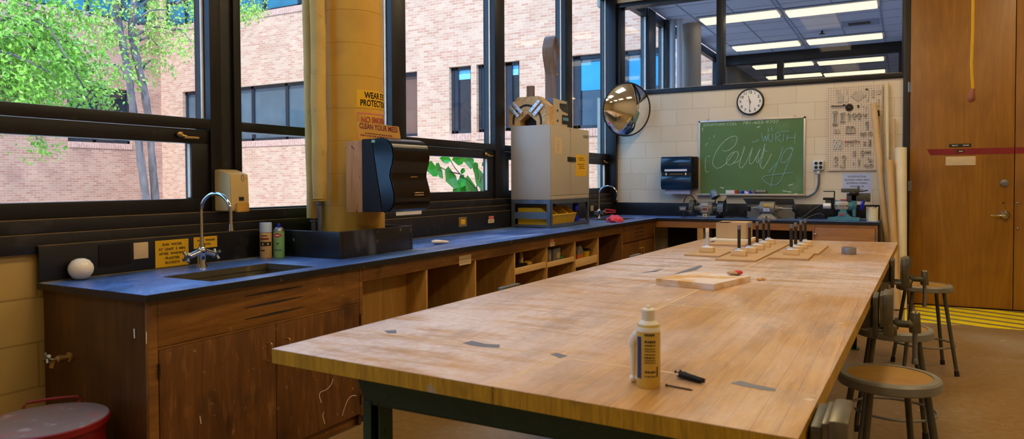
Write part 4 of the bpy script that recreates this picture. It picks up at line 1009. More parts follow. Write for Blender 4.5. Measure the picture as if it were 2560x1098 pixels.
m = MB(); A, B = Vector((TCX - .215, TCY + .04, TZ - .012)), Vector((TCX - .12, TCY + .192, TZ - .012)); u = Vector((-.004, .004, .03)); m.tube([A, A + u, B + u, B], .006, 8, sub=2); m.build('handle', 'red_paint', wc)

# ------------------------------------------------------------------ things lying on the table
p = pZ(1621, 966, TH)
gb = thing('glue_bottle', 'yellowish glue bottle with white handle standing on the near half of the table', 'bottle', p)
c = (p.x, p.y, TH)
MB().lathe([(0, 0), (.0275, 0), (.0295, .006), (.0295, .145), (.028, .154), (.021, .163), (.017, .166), (0, .166)], c, (0, 0, 1), 32).build('bottle_body', 'glue_yellow', gb)
MB().lathe([(.0298, .140), (.0292, .150), (.024, .160), (.0175, .1665), (.0175, .164), (.023, .157), (.028, .148)], c, (0, 0, 1), 32).build('shoulder', 'white_plastic', gb)
cp = MB().lathe([(0, .164), (.0165, .164), (.0165, .189), (.0172, .191), (.016, .194), (.006, .1945), (.0045, .202), (.003, .203), (0, .203)], c, (0, 0, 1), 24).build('cap', 'white_plastic', gb)
def arc_panel(m, c, r, a0, a1, z0, z1, n=10):
    for k in range(n):
        p0, p1 = a0 + (a1 - a0) * k / n, a0 + (a1 - a0) * (k + 1) / n
        m.quad((c[0] + r * math.cos(p0), c[1] + r * math.sin(p0), z0), (c[0] + r * math.cos(p1), c[1] + r * math.sin(p1), z0), (c[0] + r * math.cos(p1), c[1] + r * math.sin(p1), z1), (c[0] + r * math.cos(p0), c[1] + r * math.sin(p0), z1))
    return m
af = math.atan2(-p.y, -p.x)  # towards the photographer
arc_panel(MB(), c, .0299, af - 1.15, af - .62, TH + .025, TH + .128).build('label_stripe', 'navy', gb, 'dark blue label stripe')
lb = MB()
rnd = random.Random(5)
for z, h in ((.131, .006), (.114, .006), (.106, .004), (.098, .003), (.092, .003), (.084, .003), (.076, .004), (.070, .003), (.064, .003), (.040, .005), (.030, .003)):
    a = af - .32
    while a < af + .55:
        w = rnd.uniform(.05, .16); arc_panel(lb, c, .0299, a, min(a + w, af + .6), TH + z, TH + z + h, 2); a += w + .04
lb.build('lettering', 'brown_dark', gb, smooth=False)
arc_panel(MB(), c, .0299, af + .72, af + .86, TH + .03, TH + .055).build('bar_code', 'ink', gb)
hd = MB(); d = Vector((pZ(1580, 940, TH) - p).xy.to_3d()); d = Vector((-.045, .018, 0)); q = Vector(c)
hd.tube([q + d * .55 + Vector((0, 0, .128)), q + d * .8 + Vector((0, 0, .118)), q + d + Vector((0, 0, .10)), q + d + Vector((0, 0, .085)), q + d + Vector((0, 0, .05)), q + d + Vector((0, 0, .014))], [.014, .014, .013, .010, .0075, .0065], 10, sub=3)
hd.sph(q + d + Vector((0, 0, .0105)), .0105, (1, 1, 1), 14); hd.tube([q + d + Vector((0, 0, .012)), q + d * .6 + Vector((0, 0, .014))], .005, 8); hd.build('handle', 'white_plastic', gb)
# black screws in a little heap
rnd = random.Random(9)
def screw(A, B, label):
    m = MB(); A, B = Vector(A), Vector(B); d = (B - A).normalized(); m.cyl(A, A + d * .003, .0042, .0022, 10); m.cyl(A + d * .002, B - d * .006, .0018, None, 8); m.cyl(B - d * .006, B, .0018, .0003, 8)
    n = 9
    for k in range(n): q = A + d * (.012 + k * ((B - A).length - .018) / n); m.torus(q, .0019, .0006, d, 10, 4)
    m.build('screw', 'rubber', None, label, 'screw', 'black screws on the table')
A, B = pZ(1665, 963, TH + .003), pZ(1733, 976, TH + .002); screw(A, B, 'single black screw lying apart, in front of the screw heap')
ca, cb_ = pZ(1698, 942, TH), pZ(1768, 963, TH); dv = (cb_ - ca)
nn = Vector((-dv.y, dv.x, 0)).normalized()
for k in range(11):
    lay = k // 4; o = (k % 4 - 1.5) * .0075 + rnd.uniform(-.002, .002); t = rnd.uniform(-.1, .12)
    A = ca + dv * t + nn * o; B = ca + dv * (t + rnd.uniform(.75, .95)) + nn * (o + rnd.uniform(-.006, .006))
    z0 = TH + .0042 + lay * .0052; A.z = z0; B.z = z0 - .001
    if rnd.random() < .4: A, B = B, A
    screw(A, B, 'black screw in the small heap beside the glue bottle')
# maple board with a crumpled wrapper
tz = .03
b0, b1, b2 = pZ(1640, 712, TH), pZ(1784, 727, TH), pZ(1877, 705, TH); b3 = b0 + (b2 - b1) * 1.45; b2 = b1 + (b2 - b1) * 1.45
b2 = b1 + (pZ(1877, 705, TH) - b1); b3 = b0 + (b2 - b1)
m = MB(); U = Vector((0, 0, tz)); m.hexa([p + Vector((0, 0, .0005)) for p in (b0, b1, b2, b3)], [p + U for p in (b0, b1, b2, b3)]); m.build('board', 'board_dusty', None, 'thick pale wooden board lying flat in the middle of the table', 'board')
p = pZ(1838, 688, TH + tz); m = MB(); m.sph(p + Vector((0, 0, .012)), .04, (1, .7, .3), 14, Matrix.Rotation(.4, 3, 'Z'), .10); cw = m.build('wrapper', 'cardboard', None, 'crumpled brown wrapper with red patch on the pale board', 'wrapper')
m = MB(); m.sph(p + Vector((.016, -.008, .016)), .022, (1.1, .7, .5), 12, None, .08); m.build('red_patch', 'red_plastic', cw)
for k, (u, v) in enumerate(((1897, 702), (1908, 701))):
    p = pZ(u, v, TH); MB().sph(p + Vector((0, 0, .007)), .013, (1, .8, .55), 10, None, .15).build('wood_scrap', 'shaving', None, ['left one of two tiny wood scraps beside the pale board', 'right one of two tiny wood scraps beside the pale board'][k], 'scrap', 'tiny wood scraps')
# duct tape
p = pZ(2121, 637, TH)
tp = thing('duct_tape_roll', 'roll of grey duct tape lying near the far right of the table', 'tape roll', p)
MB().lathe([(.038, 0), (.047, 0), (.0478, .002), (.0478, .046), (.047, .048), (.038, .048)], (p.x, p.y + .045, TH), (0, 0, 1), 40).build('tape', 'duct_tape', tp); MB().lathe([(.038, .001), (.0355, .001), (.0355, .047), (.038, .047)], (p.x, p.y + .045, TH), (0, 0, 1), 40).build('core', 'tape_core', tp)
# boards carrying pipe stands
def plank(name, pts, z0, z1, mat, label, cat='board'):
    m = MB(); m.hexa([Vector((a, b, z0)) for a, b in pts], [Vector((a, b, z1)) for a, b in pts]); return m.build(name, mat, None, label, cat)
BT = .012
plank('base_board', [(-1.325, 4.84), (-1.085, 4.83), (-1.09, 5.42), (-1.33, 5.42)], TH + .0005, TH + BT, 'plain_board', 'thin base board under the lone pale-rod stand, leftmost of three')
plank('base_board', [(-1.066, 4.63), (-.820, 4.655), (-.80, 6.06), (-1.045, 6.05)], TH + .0005, TH + BT, 'plain_board', 'thin base board under the row of five pipe stands, in the middle')
plank('base_board', [(-.785, 4.878), (-.540, 4.897), (-.545, 5.28), (-.79, 5.26)], TH + .0005, TH + BT, 'plain_board', 'thin base board under the front of the right pipe stand row')
plank('base_board', [(-.785, 5.275), (-.52, 5.29), (-.515, 6.0), (-.78, 5.98)], TH + .0005, TH + BT, 'plain_board', 'thin base board under the rear of the right pipe stand row')
def stand(x, y, rod, label, rz=0, h=.205, pale=False):
    t = thing('pipe_stand', label, 'stand', (x, y, TH + BT), rz, 'pipe stands on the table'); z = TH + BT + .0003
    MB().box(x - .048, x + .048, y - .034, y + .034, z, z + .036, .002).build('block', 'pine_x', t)
    f = MB(); f.lathe([(0, .036), (.036, .036), (.034, .040), (.016, .043), (.014, .052), (0, .052)], (x, y, z), (0, 0, 1), 24)
    f.build('flange', 'white_paper' if pale else 'bar_aluminium', t)
    MB().cyl((x, y, z + .05), (x, y, z + h - .028), .0105 if not pale else .012, None, 16).build('pipe', 'bar_aluminium' if pale else 'tool_dark', t)
    MB().cyl((x, y, z + h - .028), (x, y, z + h), .0112 if not pale else .0125, None, 16, .0015).build('pipe_cap', 'foam_white' if pale else 'steel', t)
    m = MB()
    for k in range(3):
        q = Vector((x - .03 + .012 * k, y - .012 - .005 * (k % 2), z + .0385)); m.torus(q, .007, .0022, (.2, .1, 1), 14, 6)
    m.build('washer', 'blue_can' if not pale else 'bar_aluminium', t)
    return t
stand(-1.212, 5.03, None, 'lone pipe stand with pale plastic-wrapped rod on the left board', 0, .17, True)
ord5 = ['first (nearest)', 'second', 'third', 'fourth', 'fifth (farthest)']
for i, (x, y) in enumerate(((-.969, 4.885), (-.945, 5.12), (-.939, 5.375), (-.935, 5.62), (-.943, 5.90))): stand(x, y + .01, None, '%s dark pipe stand in the row of five on the middle board' % ord5[i])
ord4 = ['first (nearest)', 'second, hidden behind the first', 'third', 'fourth (farthest)']
for i, (x, y) in enumerate(((-.672, 5.12), (-.674, 5.355), (-.669, 5.60), (-.668, 5.85))): stand(x, y, None, '%s dark pipe stand in the right row of four' % ord4[i])
# white panels with a cardboard box on top
plank('board', [(-1.36, 5.714), (-1.09, 5.74), (-1.11, 6.34), (-1.40, 6.36)], TH + .0005, TH + .013, 'plain_board', 'lower bare board under the white panel and cardboard box')
plank('panel', [(-1.43, 6.02), (-1.115, 6.07), (-1.13, 6.42), (-1.45, 6.43)], TH + .0135, TH + .026, 'foam_white', 'white panel directly under the cardboard box', 'panel')
bx = thing('cardboard_box', 'brown cardboard box with open top flap at the far end of the table', 'box', (-1.3, 6.25, TH + .0265))
z0, z1 = TH + .0265, TH + .0265 + .132
A, B = pY(1790, 590, 6.14), pY(1866, 590, 6.14); x0, x1, y0, y1 = A.x, B.x, 6.14, 6.41
m = MB(); m.box(x0, x1, y0, y0 + .004, z0, z1); m.box(x0, x1, y1 - .004, y1, z0, z1); m.box(x0, x0 + .004, y0, y1, z0, z1); m.box(x1 - .004, x1, y0, y1, z0, z1); m.box(x0, x1, y0, y1, z0, z0 + .004); m.build('box_wall', 'cardboard', bx)
m = MB(); m.hexa([(x0 + .1, y0 + .03, z1 - .001), (x1, y0 + .002, z1 - .001), (x1, y1, z1 - .001), (x0 + .13, y1, z1 - .001)], [(x0 + .1, y0 + .03, z1 + .002), (x1, y0 + .002, z1 + .002), (x1, y1, z1 + .004), (x0 + .13, y1, z1 + .004)])
m.hexa([(x0, y0 + .12, z1), (x0 + .1, y0 + .14, z1 + .001), (x0 + .13, y1, z1 + .001), (x0, y1, z1)], [(x0, y0 + .12, z1 + .003), (x0 + .1, y0 + .14, z1 + .004), (x0 + .13, y1, z1 + .004), (x0, y1, z1 + .003)]); m.build('flap', 'cardboard', bx)
MB().box(x0 + .008, x1 - .008, y0 + .008, y1 - .008, z1 - .05, z1 - .045).build('inside', 'brown_dark', bx)
# ------------------------------------------------------------------ near sink fittings
def faucet(base, top, end, label, hspread=.075, hdir=(0, 1, 0), rr=.0095):
    b = Vector(base); t = thing('faucet', label, 'tap', b)
    m = MB(); m.lathe([(0, 0), (.027, 0), (.026, .006), (.021, .02), (.021, .07), (.026, .08), (.024, .095), (.017, .105), (0, .105)], b, (0, 0, 1), 24)
    hd = Vector(hdir)
    for s in (-1, 1): m.tube([b + Vector((0, 0, .085)), b + hd * s * .035 + Vector((0, 0, .075)), b + hd * s * hspread + Vector((0, 0, .062))], (.019, .015), 12, sub=2)
    m.build('tap_body', 'chrome', t)
    e = Vector(end); hgt = Vector((b.x, b.y, top))
    r = (Vector((e.x, e.y, 0)) - Vector((b.x, b.y, 0))).length / 2; d = (Vector((e.x, e.y, 0)) - Vector((b.x, b.y, 0))).normalized(); zc = top - r
    P = [b + Vector((0, 0, .10)), b + Vector((0, 0, .16)), Vector((b.x, b.y, zc - .04))]
    for k in range(9): a = math.pi * k / 8; P.append(Vector((b.x, b.y, zc)) + d * (r - r * math.cos(a)) + Vector((0, 0, r * math.sin(a))))
    P.append(Vector((e.x, e.y, e.z + .03)))
    MB().tube(P, rr, 14, sub=3).build('spout', 'chrome', t)
    m = MB(); m.cyl((e.x, e.y, e.z), (e.x, e.y, e.z + .035), rr * 1.5, rr * 1.15, 14); m.cyl((b.x, b.y, b.z + .1), (b.x, b.y, b.z + .125), rr * 1.7, rr * 1.5, 14); m.build('nozzle', 'chrome', t)
    for s in (-1, 1):
        q = b + hd * s * (hspread + .012) + Vector((0, 0, .060)); m = MB(); m.cyl(b + hd * s * (hspread - .01) + Vector((0, 0, .062)), q + hd * s * .012, .009, None, 10)
        x = hd.cross(Vector((0, 0, 1)))
        for k in range(4): a = k * math.pi / 2 + .6; v = x * math.cos(a) + Vector((0, 0, 1)) * math.sin(a); m.cyl(q, q + v * .030 + hd * s * .006, .0065, .009, 10); 
        m.build('cross_handle', 'steel', t)
    return t
p = pZ(505, 668, CT); e = pY(571, 575, p.y + .03)
zt = pX(538, 484, p.x + .09).z
faucet((p.x, p.y, CT + .0005), zt, (p.x + .19, p.y + .03, 1.115), 'tall chrome gooseneck tap behind the near sink, in front of the yellow notices')
p2 = pZ(1497, 543, CT)
f2 = faucet((-3.27, pX(1497, 520, -3.27).y, CT + .0005), pX(1522, 465, -3.2).z, (-3.04, pX(1497, 520, -3.27).y + .02, pX(1541, 500, -3.1).z), 'chrome gooseneck tap at the far corner sink')
yq = pX(1497, 520, -3.27).y
pl = thing('pliers', 'red-handled pliers lying on the far tap', 'pliers', (-3.22, yq + .1, 1.0))
for k, (z0, z1) in enumerate(((1.018, 1.0), (.978, .978))): MB().tube([(-3.235, yq + .11, z0), (-3.20, yq + .16, (z0 + z1) / 2 + .004), (-3.16, yq + .28, z1)], (.009, .008), 8, sub=3).build('handle', 'red_plastic', pl)
m = MB(); m.cyl((-3.245, yq + .085, .995), (-3.238, yq + .12, .998), .012, .016, 10); m.build('jaws', 'tool_steel', pl)
p = pZ(1536, 556, CT); m = MB(); t_ = bmesh.new(); bmesh.ops.create_icosphere(t_, subdivisions=4, radius=1)
for v in t_.verts:
    c = v.co; k = 1 + .22 * math.sin(5 * c.x + 3 * c.y) * math.cos(4 * c.y - 3 * c.z) + .12 * abs(math.sin(9 * c.x - 6 * c.y + 4 * c.z)); v.co = Vector((c.x * k * .075, c.y * k * .11, max(-.028, c.z * k * .042)))
m._add(t_, Matrix.Translation((p.x - .02, p.y + .06, CT + .0285)))
m.build('rag', 'pink_cloth', None, 'crumpled pink rag on the counter edge by the far sink', 'rag')
# white ball-shaped knob
m = MB(); m.lathe([(0, 0), (.02, 0), (.036, .01), (.05, .032), (.0535, .05), (.05, .068), (.036, .088), (.018, .097), (0, .099)], (-3.33, 1.918, CT + .0005), (0, 0, 1), 36); m.build('white_ball', 'ceramic', None, 'glossy white squat ball on the left end of the counter', 'ball', angle=80)
# spray cans
def spray_can(c, r, h, label, kind):
    t = thing('spray_can', label, 'spray can', c); c = Vector(c)
    if kind == 1:
        MB().lathe([(0, 0), (r * .96, 0), (r, .003), (r, h * .70), (r * .97, h * .72), (0, h * .72)], c, (0, 0, 1), 28).build('can', 'label_tan', t)
        MB().lathe([(r * 1.0, h * .725), (r * 1.04, h * .73), (r * 1.0, h * .985), (r * .95, h), (0, h)], c, (0, 0, 1), 28).build('cap', 'cap_clear', t)
        lb = MB(); a = math.atan2(-c.y, -c.x); arc_panel(lb, c, r + .0006, a - 1.0, a + 1.0, c.z + h * .34, c.z + h * .46, 8); lb.build('label_band', 'ink', t); arc_panel(MB(), c, r + .0006, a - .9, a + .3, c.z + h * .62, c.z + h * .645, 6).build('lettering', 'ink', t); arc_panel(MB(), c, r + .0006, a - .9, a - .2, c.z + h * .2, c.z + h * .235, 6).build('lettering', 'ink', t)
        lb = MB(); arc_panel(lb, c, r + .0007, a - 1, a + .5, c.z + h * .52, c.z + h * .57, 6); lb.build('lettering', 'maroon_print', t); lb = MB()
        for q in (-.5, .35): arc_panel(lb, c, r + .0011, a + q - .13, a + q + .13, c.z + h * .37, c.z + h * .43, 2)
        lb.build('emblem', 'glue_yellow', t)
    elif kind == 2:
        MB().lathe([(0, 0), (r * .97, 0), (r, .003), (r, h * .76), (r * .97, h * .775), (0, h * .775)], c, (0, 0, 1), 28).build('can', 'label_green', t)
        MB().lathe([(r * 1.01, h * .77), (r * 1.01, h * .785), (r * .8, h * .85), (r * .55, h * .89), (0, h * .89)], c, (0, 0, 1), 28).build('dome', 'steel', t)
        MB().lathe([(0, h * .88), (r * .3, h * .88), (r * .3, h * .97), (r * .22, h), (0, h)], c, (0, 0, 1), 16).build('nozzle', 'blue_can', t)
        a = math.atan2(-c.y, -c.x); lb = MB()
        for k in range(9):
            y = -1 + 2 * k / 9; w = math.sqrt(max(0, 1 - (y + .11) ** 2)) * .75; arc_panel(lb, c, r + .0006, a - .3 - w, a - .3 + w, c.z + h * (.66 + y * .06), c.z + h * (.66 + (y + .23) * .06), 4)
        lb.build('emblem', 'red_plastic', t); lb = MB(); arc_panel(lb, c, r + .0011, a - .7, a + .1, c.z + h * .645, c.z + h * .675, 4); lb.build('lettering', 'white_paper', t)
        lb = MB(); arc_panel(lb, c, r + .0006, a - .5, a + .0, c.z + h * .40, c.z + h * .43, 4); arc_panel(lb, c, r + .0006, a - .9, a + .5, c.z + h * .215, c.z + h * .235, 4); lb.build('stripe', 'navy', t)
    else:
        MB().lathe([(0, 0), (r, .002), (r, h * .32), (r, h * .32)], c, (0, 0, 1), 20).build('can', 'blue_can', t); MB().lathe([(r, h * .32), (r, h * .62)], c, (0, 0, 1), 20).build('band', 'ink', t); MB().lathe([(r, h * .62), (r, h * .95), (r * .8, h), (0, h)], c, (0, 0, 1), 20).build('top', 'blue_can', t)
spray_can((-3.311, 2.99, CT + .0005), .0345, .208, 'spray can with clear blue cap and tan label, left of the pair before the curb', 1)
spray_can((-3.262, 3.045, CT + .0005), .0325, .200, 'green labelled spray can with blue nozzle, right of the pair before the curb', 2)
# soap dispenser on the window post
sd = thing('soap_dispenser', 'stained cream soap dispenser fixed to the black window post above the near sink', 'soap dispenser', (-3.37, 2.8, 1.2))
y0, y1 = 2.735, 2.862
m = MB(); m.prism([(-3.449, y0, 1.205), (-3.305, y0, 1.205), (-3.298, y0, 1.25), (-3.305, y0, 1.412), (-3.40, y0, 1.44), (-3.449, y0, 1.44)], (0, y1 - y0, 0), .004); m.build('housing', 'soap_plastic', sd); MB().box(-3.4497, -3.4485, y0 + .02, y1 - .02, 1.22, 1.42).build('mounting_plate', 'steel', sd)
m = MB(); m.box(-3.305, -3.282, y0 + .03, y1 - .012, 1.198, 1.25, .008); m.build('push_lever', 'soap_lever', sd)
MB().box(-3.304, -3.2965, y0 + .055, y0 + .088, 1.262, 1.284).build('level_window', 'ink', sd)
m = MB(); m.torus((-3.3025, y0 + .085, 1.392), .016, .0015, (1, 0, 0), 20, 5, (.5, 1.2)); m.build('emblem', 'grey_tape', sd); 
# paper towel dispenser on the column with its wooden block
wbk = MB(); wbk.box(-2.943, -2.815, 3.275, 3.62, 1.185, 1.612, .003); wbk.build('mounting_block', 'block_wood', None, 'rough timber block fixing the black towel dispenser to the yellow column', 'wooden block')
dp = thing('towel_dispenser', 'large black paper towel dispenser mounted on the wood block by the yellow column', 'towel dispenser', (-2.70, 3.45, 1.18))
y0, y1 = 3.268, 3.628
m = MB(); m.prism([(-2.813, y0, 1.19), (-2.66, y0, 1.19), (-2.735, y0, 1.618), (-2.813, y0, 1.618)], (0, y1 - y0, 0), .004); m.build('back_housing', 'black_plastic', dp); MB().box(-2.8148, -2.8132, y0 + .05, y1 - .05, 1.25, 1.55).build('mounting_plate', 'steel', dp)
prof = [(-2.74, 1.618), (-2.66, 1.622), (-2.615, 1.610), (-2.585, 1.575), (-2.575, 1.52), (-2.582, 1.47), (-2.597, 1.43), (-2.602, 1.40), (-2.590, 1.36), (-2.575, 1.31), (-2.570, 1.26), (-2.585, 1.215), (-2.615, 1.19), (-2.66, 1.185)]
m = MB(); m.prism([(x, y0 - .001, z) for x, z in prof], (0, y1 - y0 + .002, 0), .006); m.build('cover', 'smoke_plastic', dp, angle=50)
m = MB(); m.prism([(-2.715, y0 + .11, 1.19), (-2.613, y0 + .11, 1.19), (-2.613, y0 + .11, 1.176)] , (0, .001, 0)); n = 16
pap = MB()
for k in range(n):
    ya = y0 + .05 + (y1 - y0 - .11) * k / n; yb = y0 + .05 + (y1 - y0 - .11) * (k + 1) / n; pap.poly([(-2.60, ya, 1.19), (-2.60, yb, 1.19), (-2.60, yb, 1.172), (-2.60, (ya + yb) / 2, 1.165), (-2.60, ya, 1.172)], [(0, 1, 2, 3, 4)])
m.bm.free(); pap.build('paper', 'white_paper', dp, smooth=False)
MB().box(-2.602, -2.5945, y0 + .19, y0 + .255, 1.392, 1.398).build('lettering', 'brass', dp); lines(dp, lambda y, z: (-2.5695, y, z), y0 + .19, y0 + .285, (1.297, 1.283), 'cream_paper', .006, .003, 8)
m = MB(); m.box(-2.735, -2.71, y0 - .002, y0 + .0, 1.595, 1.612); m.build('sticker', 'label_green', dp)
# column signs
def onk(u, v):
    d = ray(u, v); a = d.x ** 2 + d.y ** 2; b = -2 * (KX * d.x + KY * d.y); c = KX ** 2 + KY ** 2 - (KR + .001) ** 2
    return EYE + d * ((-b - math.sqrt(max(0, b * b - 4 * a * c))) / (2 * a))
def ang(p): return math.atan2(p.y - KY, p.x - KX)
def col_sign(label, u0, v0, v1, width, mat, txts, outline=False):
    A, B = onk(u0, v0), onk(u0 + 2, v1); a0 = ang(A); w = width / KR; zt_, zb = A.z, B.z
    m = MB(); arc_panel(m, (KX, KY), KR + .0012, a0, a0 + w, zb, zt_, 16)
    if outline:
        m.bm.clear()
        for (p0, p1, q0, q1) in ((0, 1, 0, .05), (0, 1, .95, 1), (0, .012, 0, 1), (.988, 1, 0, 1)): arc_panel(m, (KX, KY), KR + .0014, a0 + w * p0, a0 + w * p1, zb + (zt_ - zb) * q0, zb + (zt_ - zb) * q1, 16)
    o = m.build('sign', mat, None, label, 'sign')
    for tx, fx, fz, tw, sz, mt in txts:
        bend = lambda x, y, z, c=a0 + w * fx, zc=zb + (zt_ - zb) * fz: Vector((KX + (KR + .0016 + abs(z)) * math.cos(c + x / KR), KY + (KR + .0016 + abs(z)) * math.sin(c + x / KR), zc + y))
        text(tx, mt, None, (1, 0, 0), (0, 0, 1), sz, o, width=tw, bend=bend, bold=.0015)
    return o
col_sign('yellow eye protection sign curved round the yellow column, above the others', 891, 224, 268, .30, 'yellow_sign', [('WEAR EYE', .5, .70, .20, .055, 'ink'), ('PROTECTION', .47, .25, .235, .055, 'ink')])
col_sign('faded pink outlined no smoking sign on the column below the eye protection sign', 893, 281, 345, .30, 'pink_print', [('NO SMOKING', .50, .72, .25, .05, 'pink_print')], True)
# loose card standing on the dispenser
A, B = pY(890, 305, 3.40), pX(999, 318, -2.72)
C0 = Vector((-2.945, 3.335, 0)); yb = 3.30
P0, P1 = pY(892, 306, 3.30), None
q0 = onk(892, 330); ax = Vector((q0.x + .012, q0.y - .008, 1.623))
q1 = pZ(1001, 349, 1.625)
p0 = Vector((-2.905, 3.30, 1.6215)); 
def on_plane(u, v, o, n):
    d = ray(u, v); return EYE + d * ((o - EYE).dot(n) / d.dot(n))
o_ = Vector((-2.86, 3.33, 1.70)); nrm = Vector((.62, -.78, .0)).normalized()
K = [on_plane(u, v, o_, nrm) for u, v in ((895, 348), (1002, 350), (997, 317), (891, 304))]
K[0].z = K[1].z = 1.627
m = MB(); m.hexa(K, [k - nrm * .002 for k in K]); cs = m.build('sign', 'orange_sign', None, 'orange cardboard sign standing on top of the large towel dispenser', 'sign')
rt = (K[1] - K[0]).normalized(); up = (rt.cross(-nrm)).normalized()
if up.z < 0: up = -up
cen = (K[0] + K[1] + K[2] + K[3]) / 4; wd_ = (K[1] - K[0]).length; hh = (K[3] - K[0]).length
rt2 = (K[2] - K[3]).normalized(); up2 = Vector((0, 0, 1))
text('CLEAN YOUR MESS', 'maroon_print', cen + nrm * .001 + up2 * hh * .20, rt2, up2, .045, cs, width=wd_ * .90, bold=.001)
u2 = (K[1] - K[0]).normalized()
lines(cs, lambda y, z: K[0] + rt2 * y + up2 * z + nrm * .0012 + up2 * .004, wd_ * .16, wd_ * .82, (hh * .30,), 'maroon_print', .007, .01, 4); lines(cs, lambda y, z: K[0] + rt2 * y + up2 * z + nrm * .0012 + up2 * .004, wd_ * .05, wd_ * .95, (hh * .15,), 'maroon_print', .008, .01, 7)
# wax blob on the counter
p = pZ(1092, 611, CT); m = MB(); m.sph((p.x, p.y, CT + .018), .03, (1, 1.5, .5), 14, Matrix.Rotation(-.3, 3, 'Z'), .08); m.tube([(p.x + .01, p.y + .03, CT + .0155), (p.x + .03, p.y + .10, CT + .010)], (.014, .008), 8); m.build('wax_blob', 'wax', None, 'small pale wax blob with a tail on the counter right of the curb', 'blob')

# ------------------------------------------------------------------ metal cabinet on its stand
X0, X1, Y0, Y1 = -3.378, -2.948, 6.113, 7.052
sd_ = thing('metal_stand', 'bolted grey steel angle stand carrying the beige cabinet on the counter', 'stand', (-3.17, 6.58, CT))
for (x, sx) in ((X0, 1), (X1, -1)):
    for (y, sy) in ((Y0, 1), (Y1, -1)):
        m = MB(); m.box(x, x + sx * .042, y, y + sy * .003, CT + .0005, 1.188); m.box(x, x + sx * .003, y, y + sy * .042, CT + .0005, 1.188); po = m.build('post', 'galvanised', sd_)
        b = MB()
        for z in (.945, 1.03, 1.165): b.cyl((x + sx * .021, y - sy * .0035, z), (x + sx * .021, y + sy * .001, z), .007, None, 10); b.cyl((x - sx * .0035, y + sy * .021, z), (x + sx * .001, y + sy * .021, z), .007, None, 10)
        b.build('bolt', 'steel', po)
r = MB()
for y, s in ((Y0, 1), (Y1, -1)): r.box(X0 + .04, X1 - .04, y + s * .003, y + s * .006, 1.15, 1.188); r.box(X0 + .04, X1 - .04, y + s * .003, y + s * .006, .925, .95)
for x, s in ((X0, 1), (X1, -1)): r.box(x + s * .003, x + s * .006, Y0 + .04, Y1 - .04, 1.15, 1.188); r.box(x + s * .003, x + s * .006, Y0 + .04, Y1 - .04, .925, .955)
r.build('rail', 'galvanised', sd_); z = pY(1300, 530, Y0).z, pY(1300, 547, Y0).z
MB().box(X0 + .01, X1 - .02, Y0 + .0035, Y0 + .006, z[1], z[0]).build('brace', 'blue_grey_paint', sd_)
MB().box(X0 + .006, X1 - .006, Y0 + .006, Y1 - .006, .938, .943).build('shelf', 'galvanised', sd_)
MB().box(X0 + .006, X1 - .006, Y0 + .006, Y1 - .006, 1.182, 1.188).build('top_plate', 'galvanised', sd_)
mc = thing('metal_cabinet', 'beige two-door metal cabinet standing on the steel stand before the windows', 'cabinet', (-3.17, 6.58, 1.189))
m = MB(); m.box(X0, X1 - .003, Y0, Y1, 1.1895, 1.905, .004); m.build('body', 'beige_metal', mc)
MB().box(X1 - .004, X1 - .001, Y0 + .01, Y1 - .01, 1.20, 1.225).build('plinth', 'beige_metal', mc)
m = MB(); m.box(X1 - .0035, X1 - .001, 6.553, 6.585, 1.23, 1.868); m.build('door_gap', 'tool_dark', mc)
d_a = MB().box(X1 - .003, X1 + .002, Y0 + .006, 6.557, 1.232, 1.866, .001).build('door', 'beige_metal', mc); d_b = MB().box(X1 - .003, X1 + .002, 6.582, Y1 - .006, 1.232, 1.866, .001).build('door', 'beige_metal', mc)
MB().box(X1 - .003, X1 + .001, 6.562, 6.577, 1.232, 1.866).build('door_edge', 'beige_metal', mc)
A, B = pX(1419, 392, X1 + .003), pX(1439, 405, X1 + .003); m = MB(); m.box(X1 + .002, X1 + .008, A.y, B.y, B.z, A.z, .001)
for k in range(4): m.cyl((X1 + .008, A.y + (B.y - A.y) * (k + .5) / 4, (A.z + B.z) / 2), (X1 + .011, A.y + (B.y - A.y) * (k + .5) / 4, (A.z + B.z) / 2), .006, None, 8)
m.build('hasp', 'tool_dark', mc)
A, B = pX(1458, 338, X1 + .002), pX(1470, 346, X1 + .002); o = MB().box(X1 + .002, X1 + .004, A.y, B.y, B.z, A.z).build('name_badge', 'teal_paint', mc); MB().box(X1 + .004, X1 + .0044, A.y + .02, B.y - .02, B.z + .006, B.z + .014).build('emblem', 'orange_plastic', o)
MB().cyl((X1 + .000, 6.57, 1.885), (X1 + .001, 6.57, 1.885), .008, None, 10).build('lock', 'ink', mc)
A, B = pX(1387, 343, X1 + .003), pX(1405, 385, X1 + .003); o = MB().box(X1 + .0022, X1 + .003, A.y, B.y, B.z, A.z).build('notice', 'cream_paper', None, 'cream typed paper list on the left door of the beige cabinet', 'notice')
hh = A.z - B.z; lines(o, lambda y, z: (X1 + .0033, y, z), A.y + .045, B.y - .06, [B.z + hh * (.14 + .05 * k) for k in range(14)], 'grey_tape', .0042, .03)
A, B = pX(1439, 386, X1 + .003), pX(1467, 441, X1 + .003); o = MB().box(X1 + .0022, X1 + .003, A.y, B.y, B.z, A.z).build('notice', 'yellow_sign', None, 'yellow paper notice on the right door of the beige cabinet', 'notice')
hh = A.z - B.z; lines(o, lambda y, z: (X1 + .0033, y, z), A.y + .05, B.y - .05, [B.z + hh * f for f in (.82, .73, .53, .44, .35)], 'ink', .010, .05)
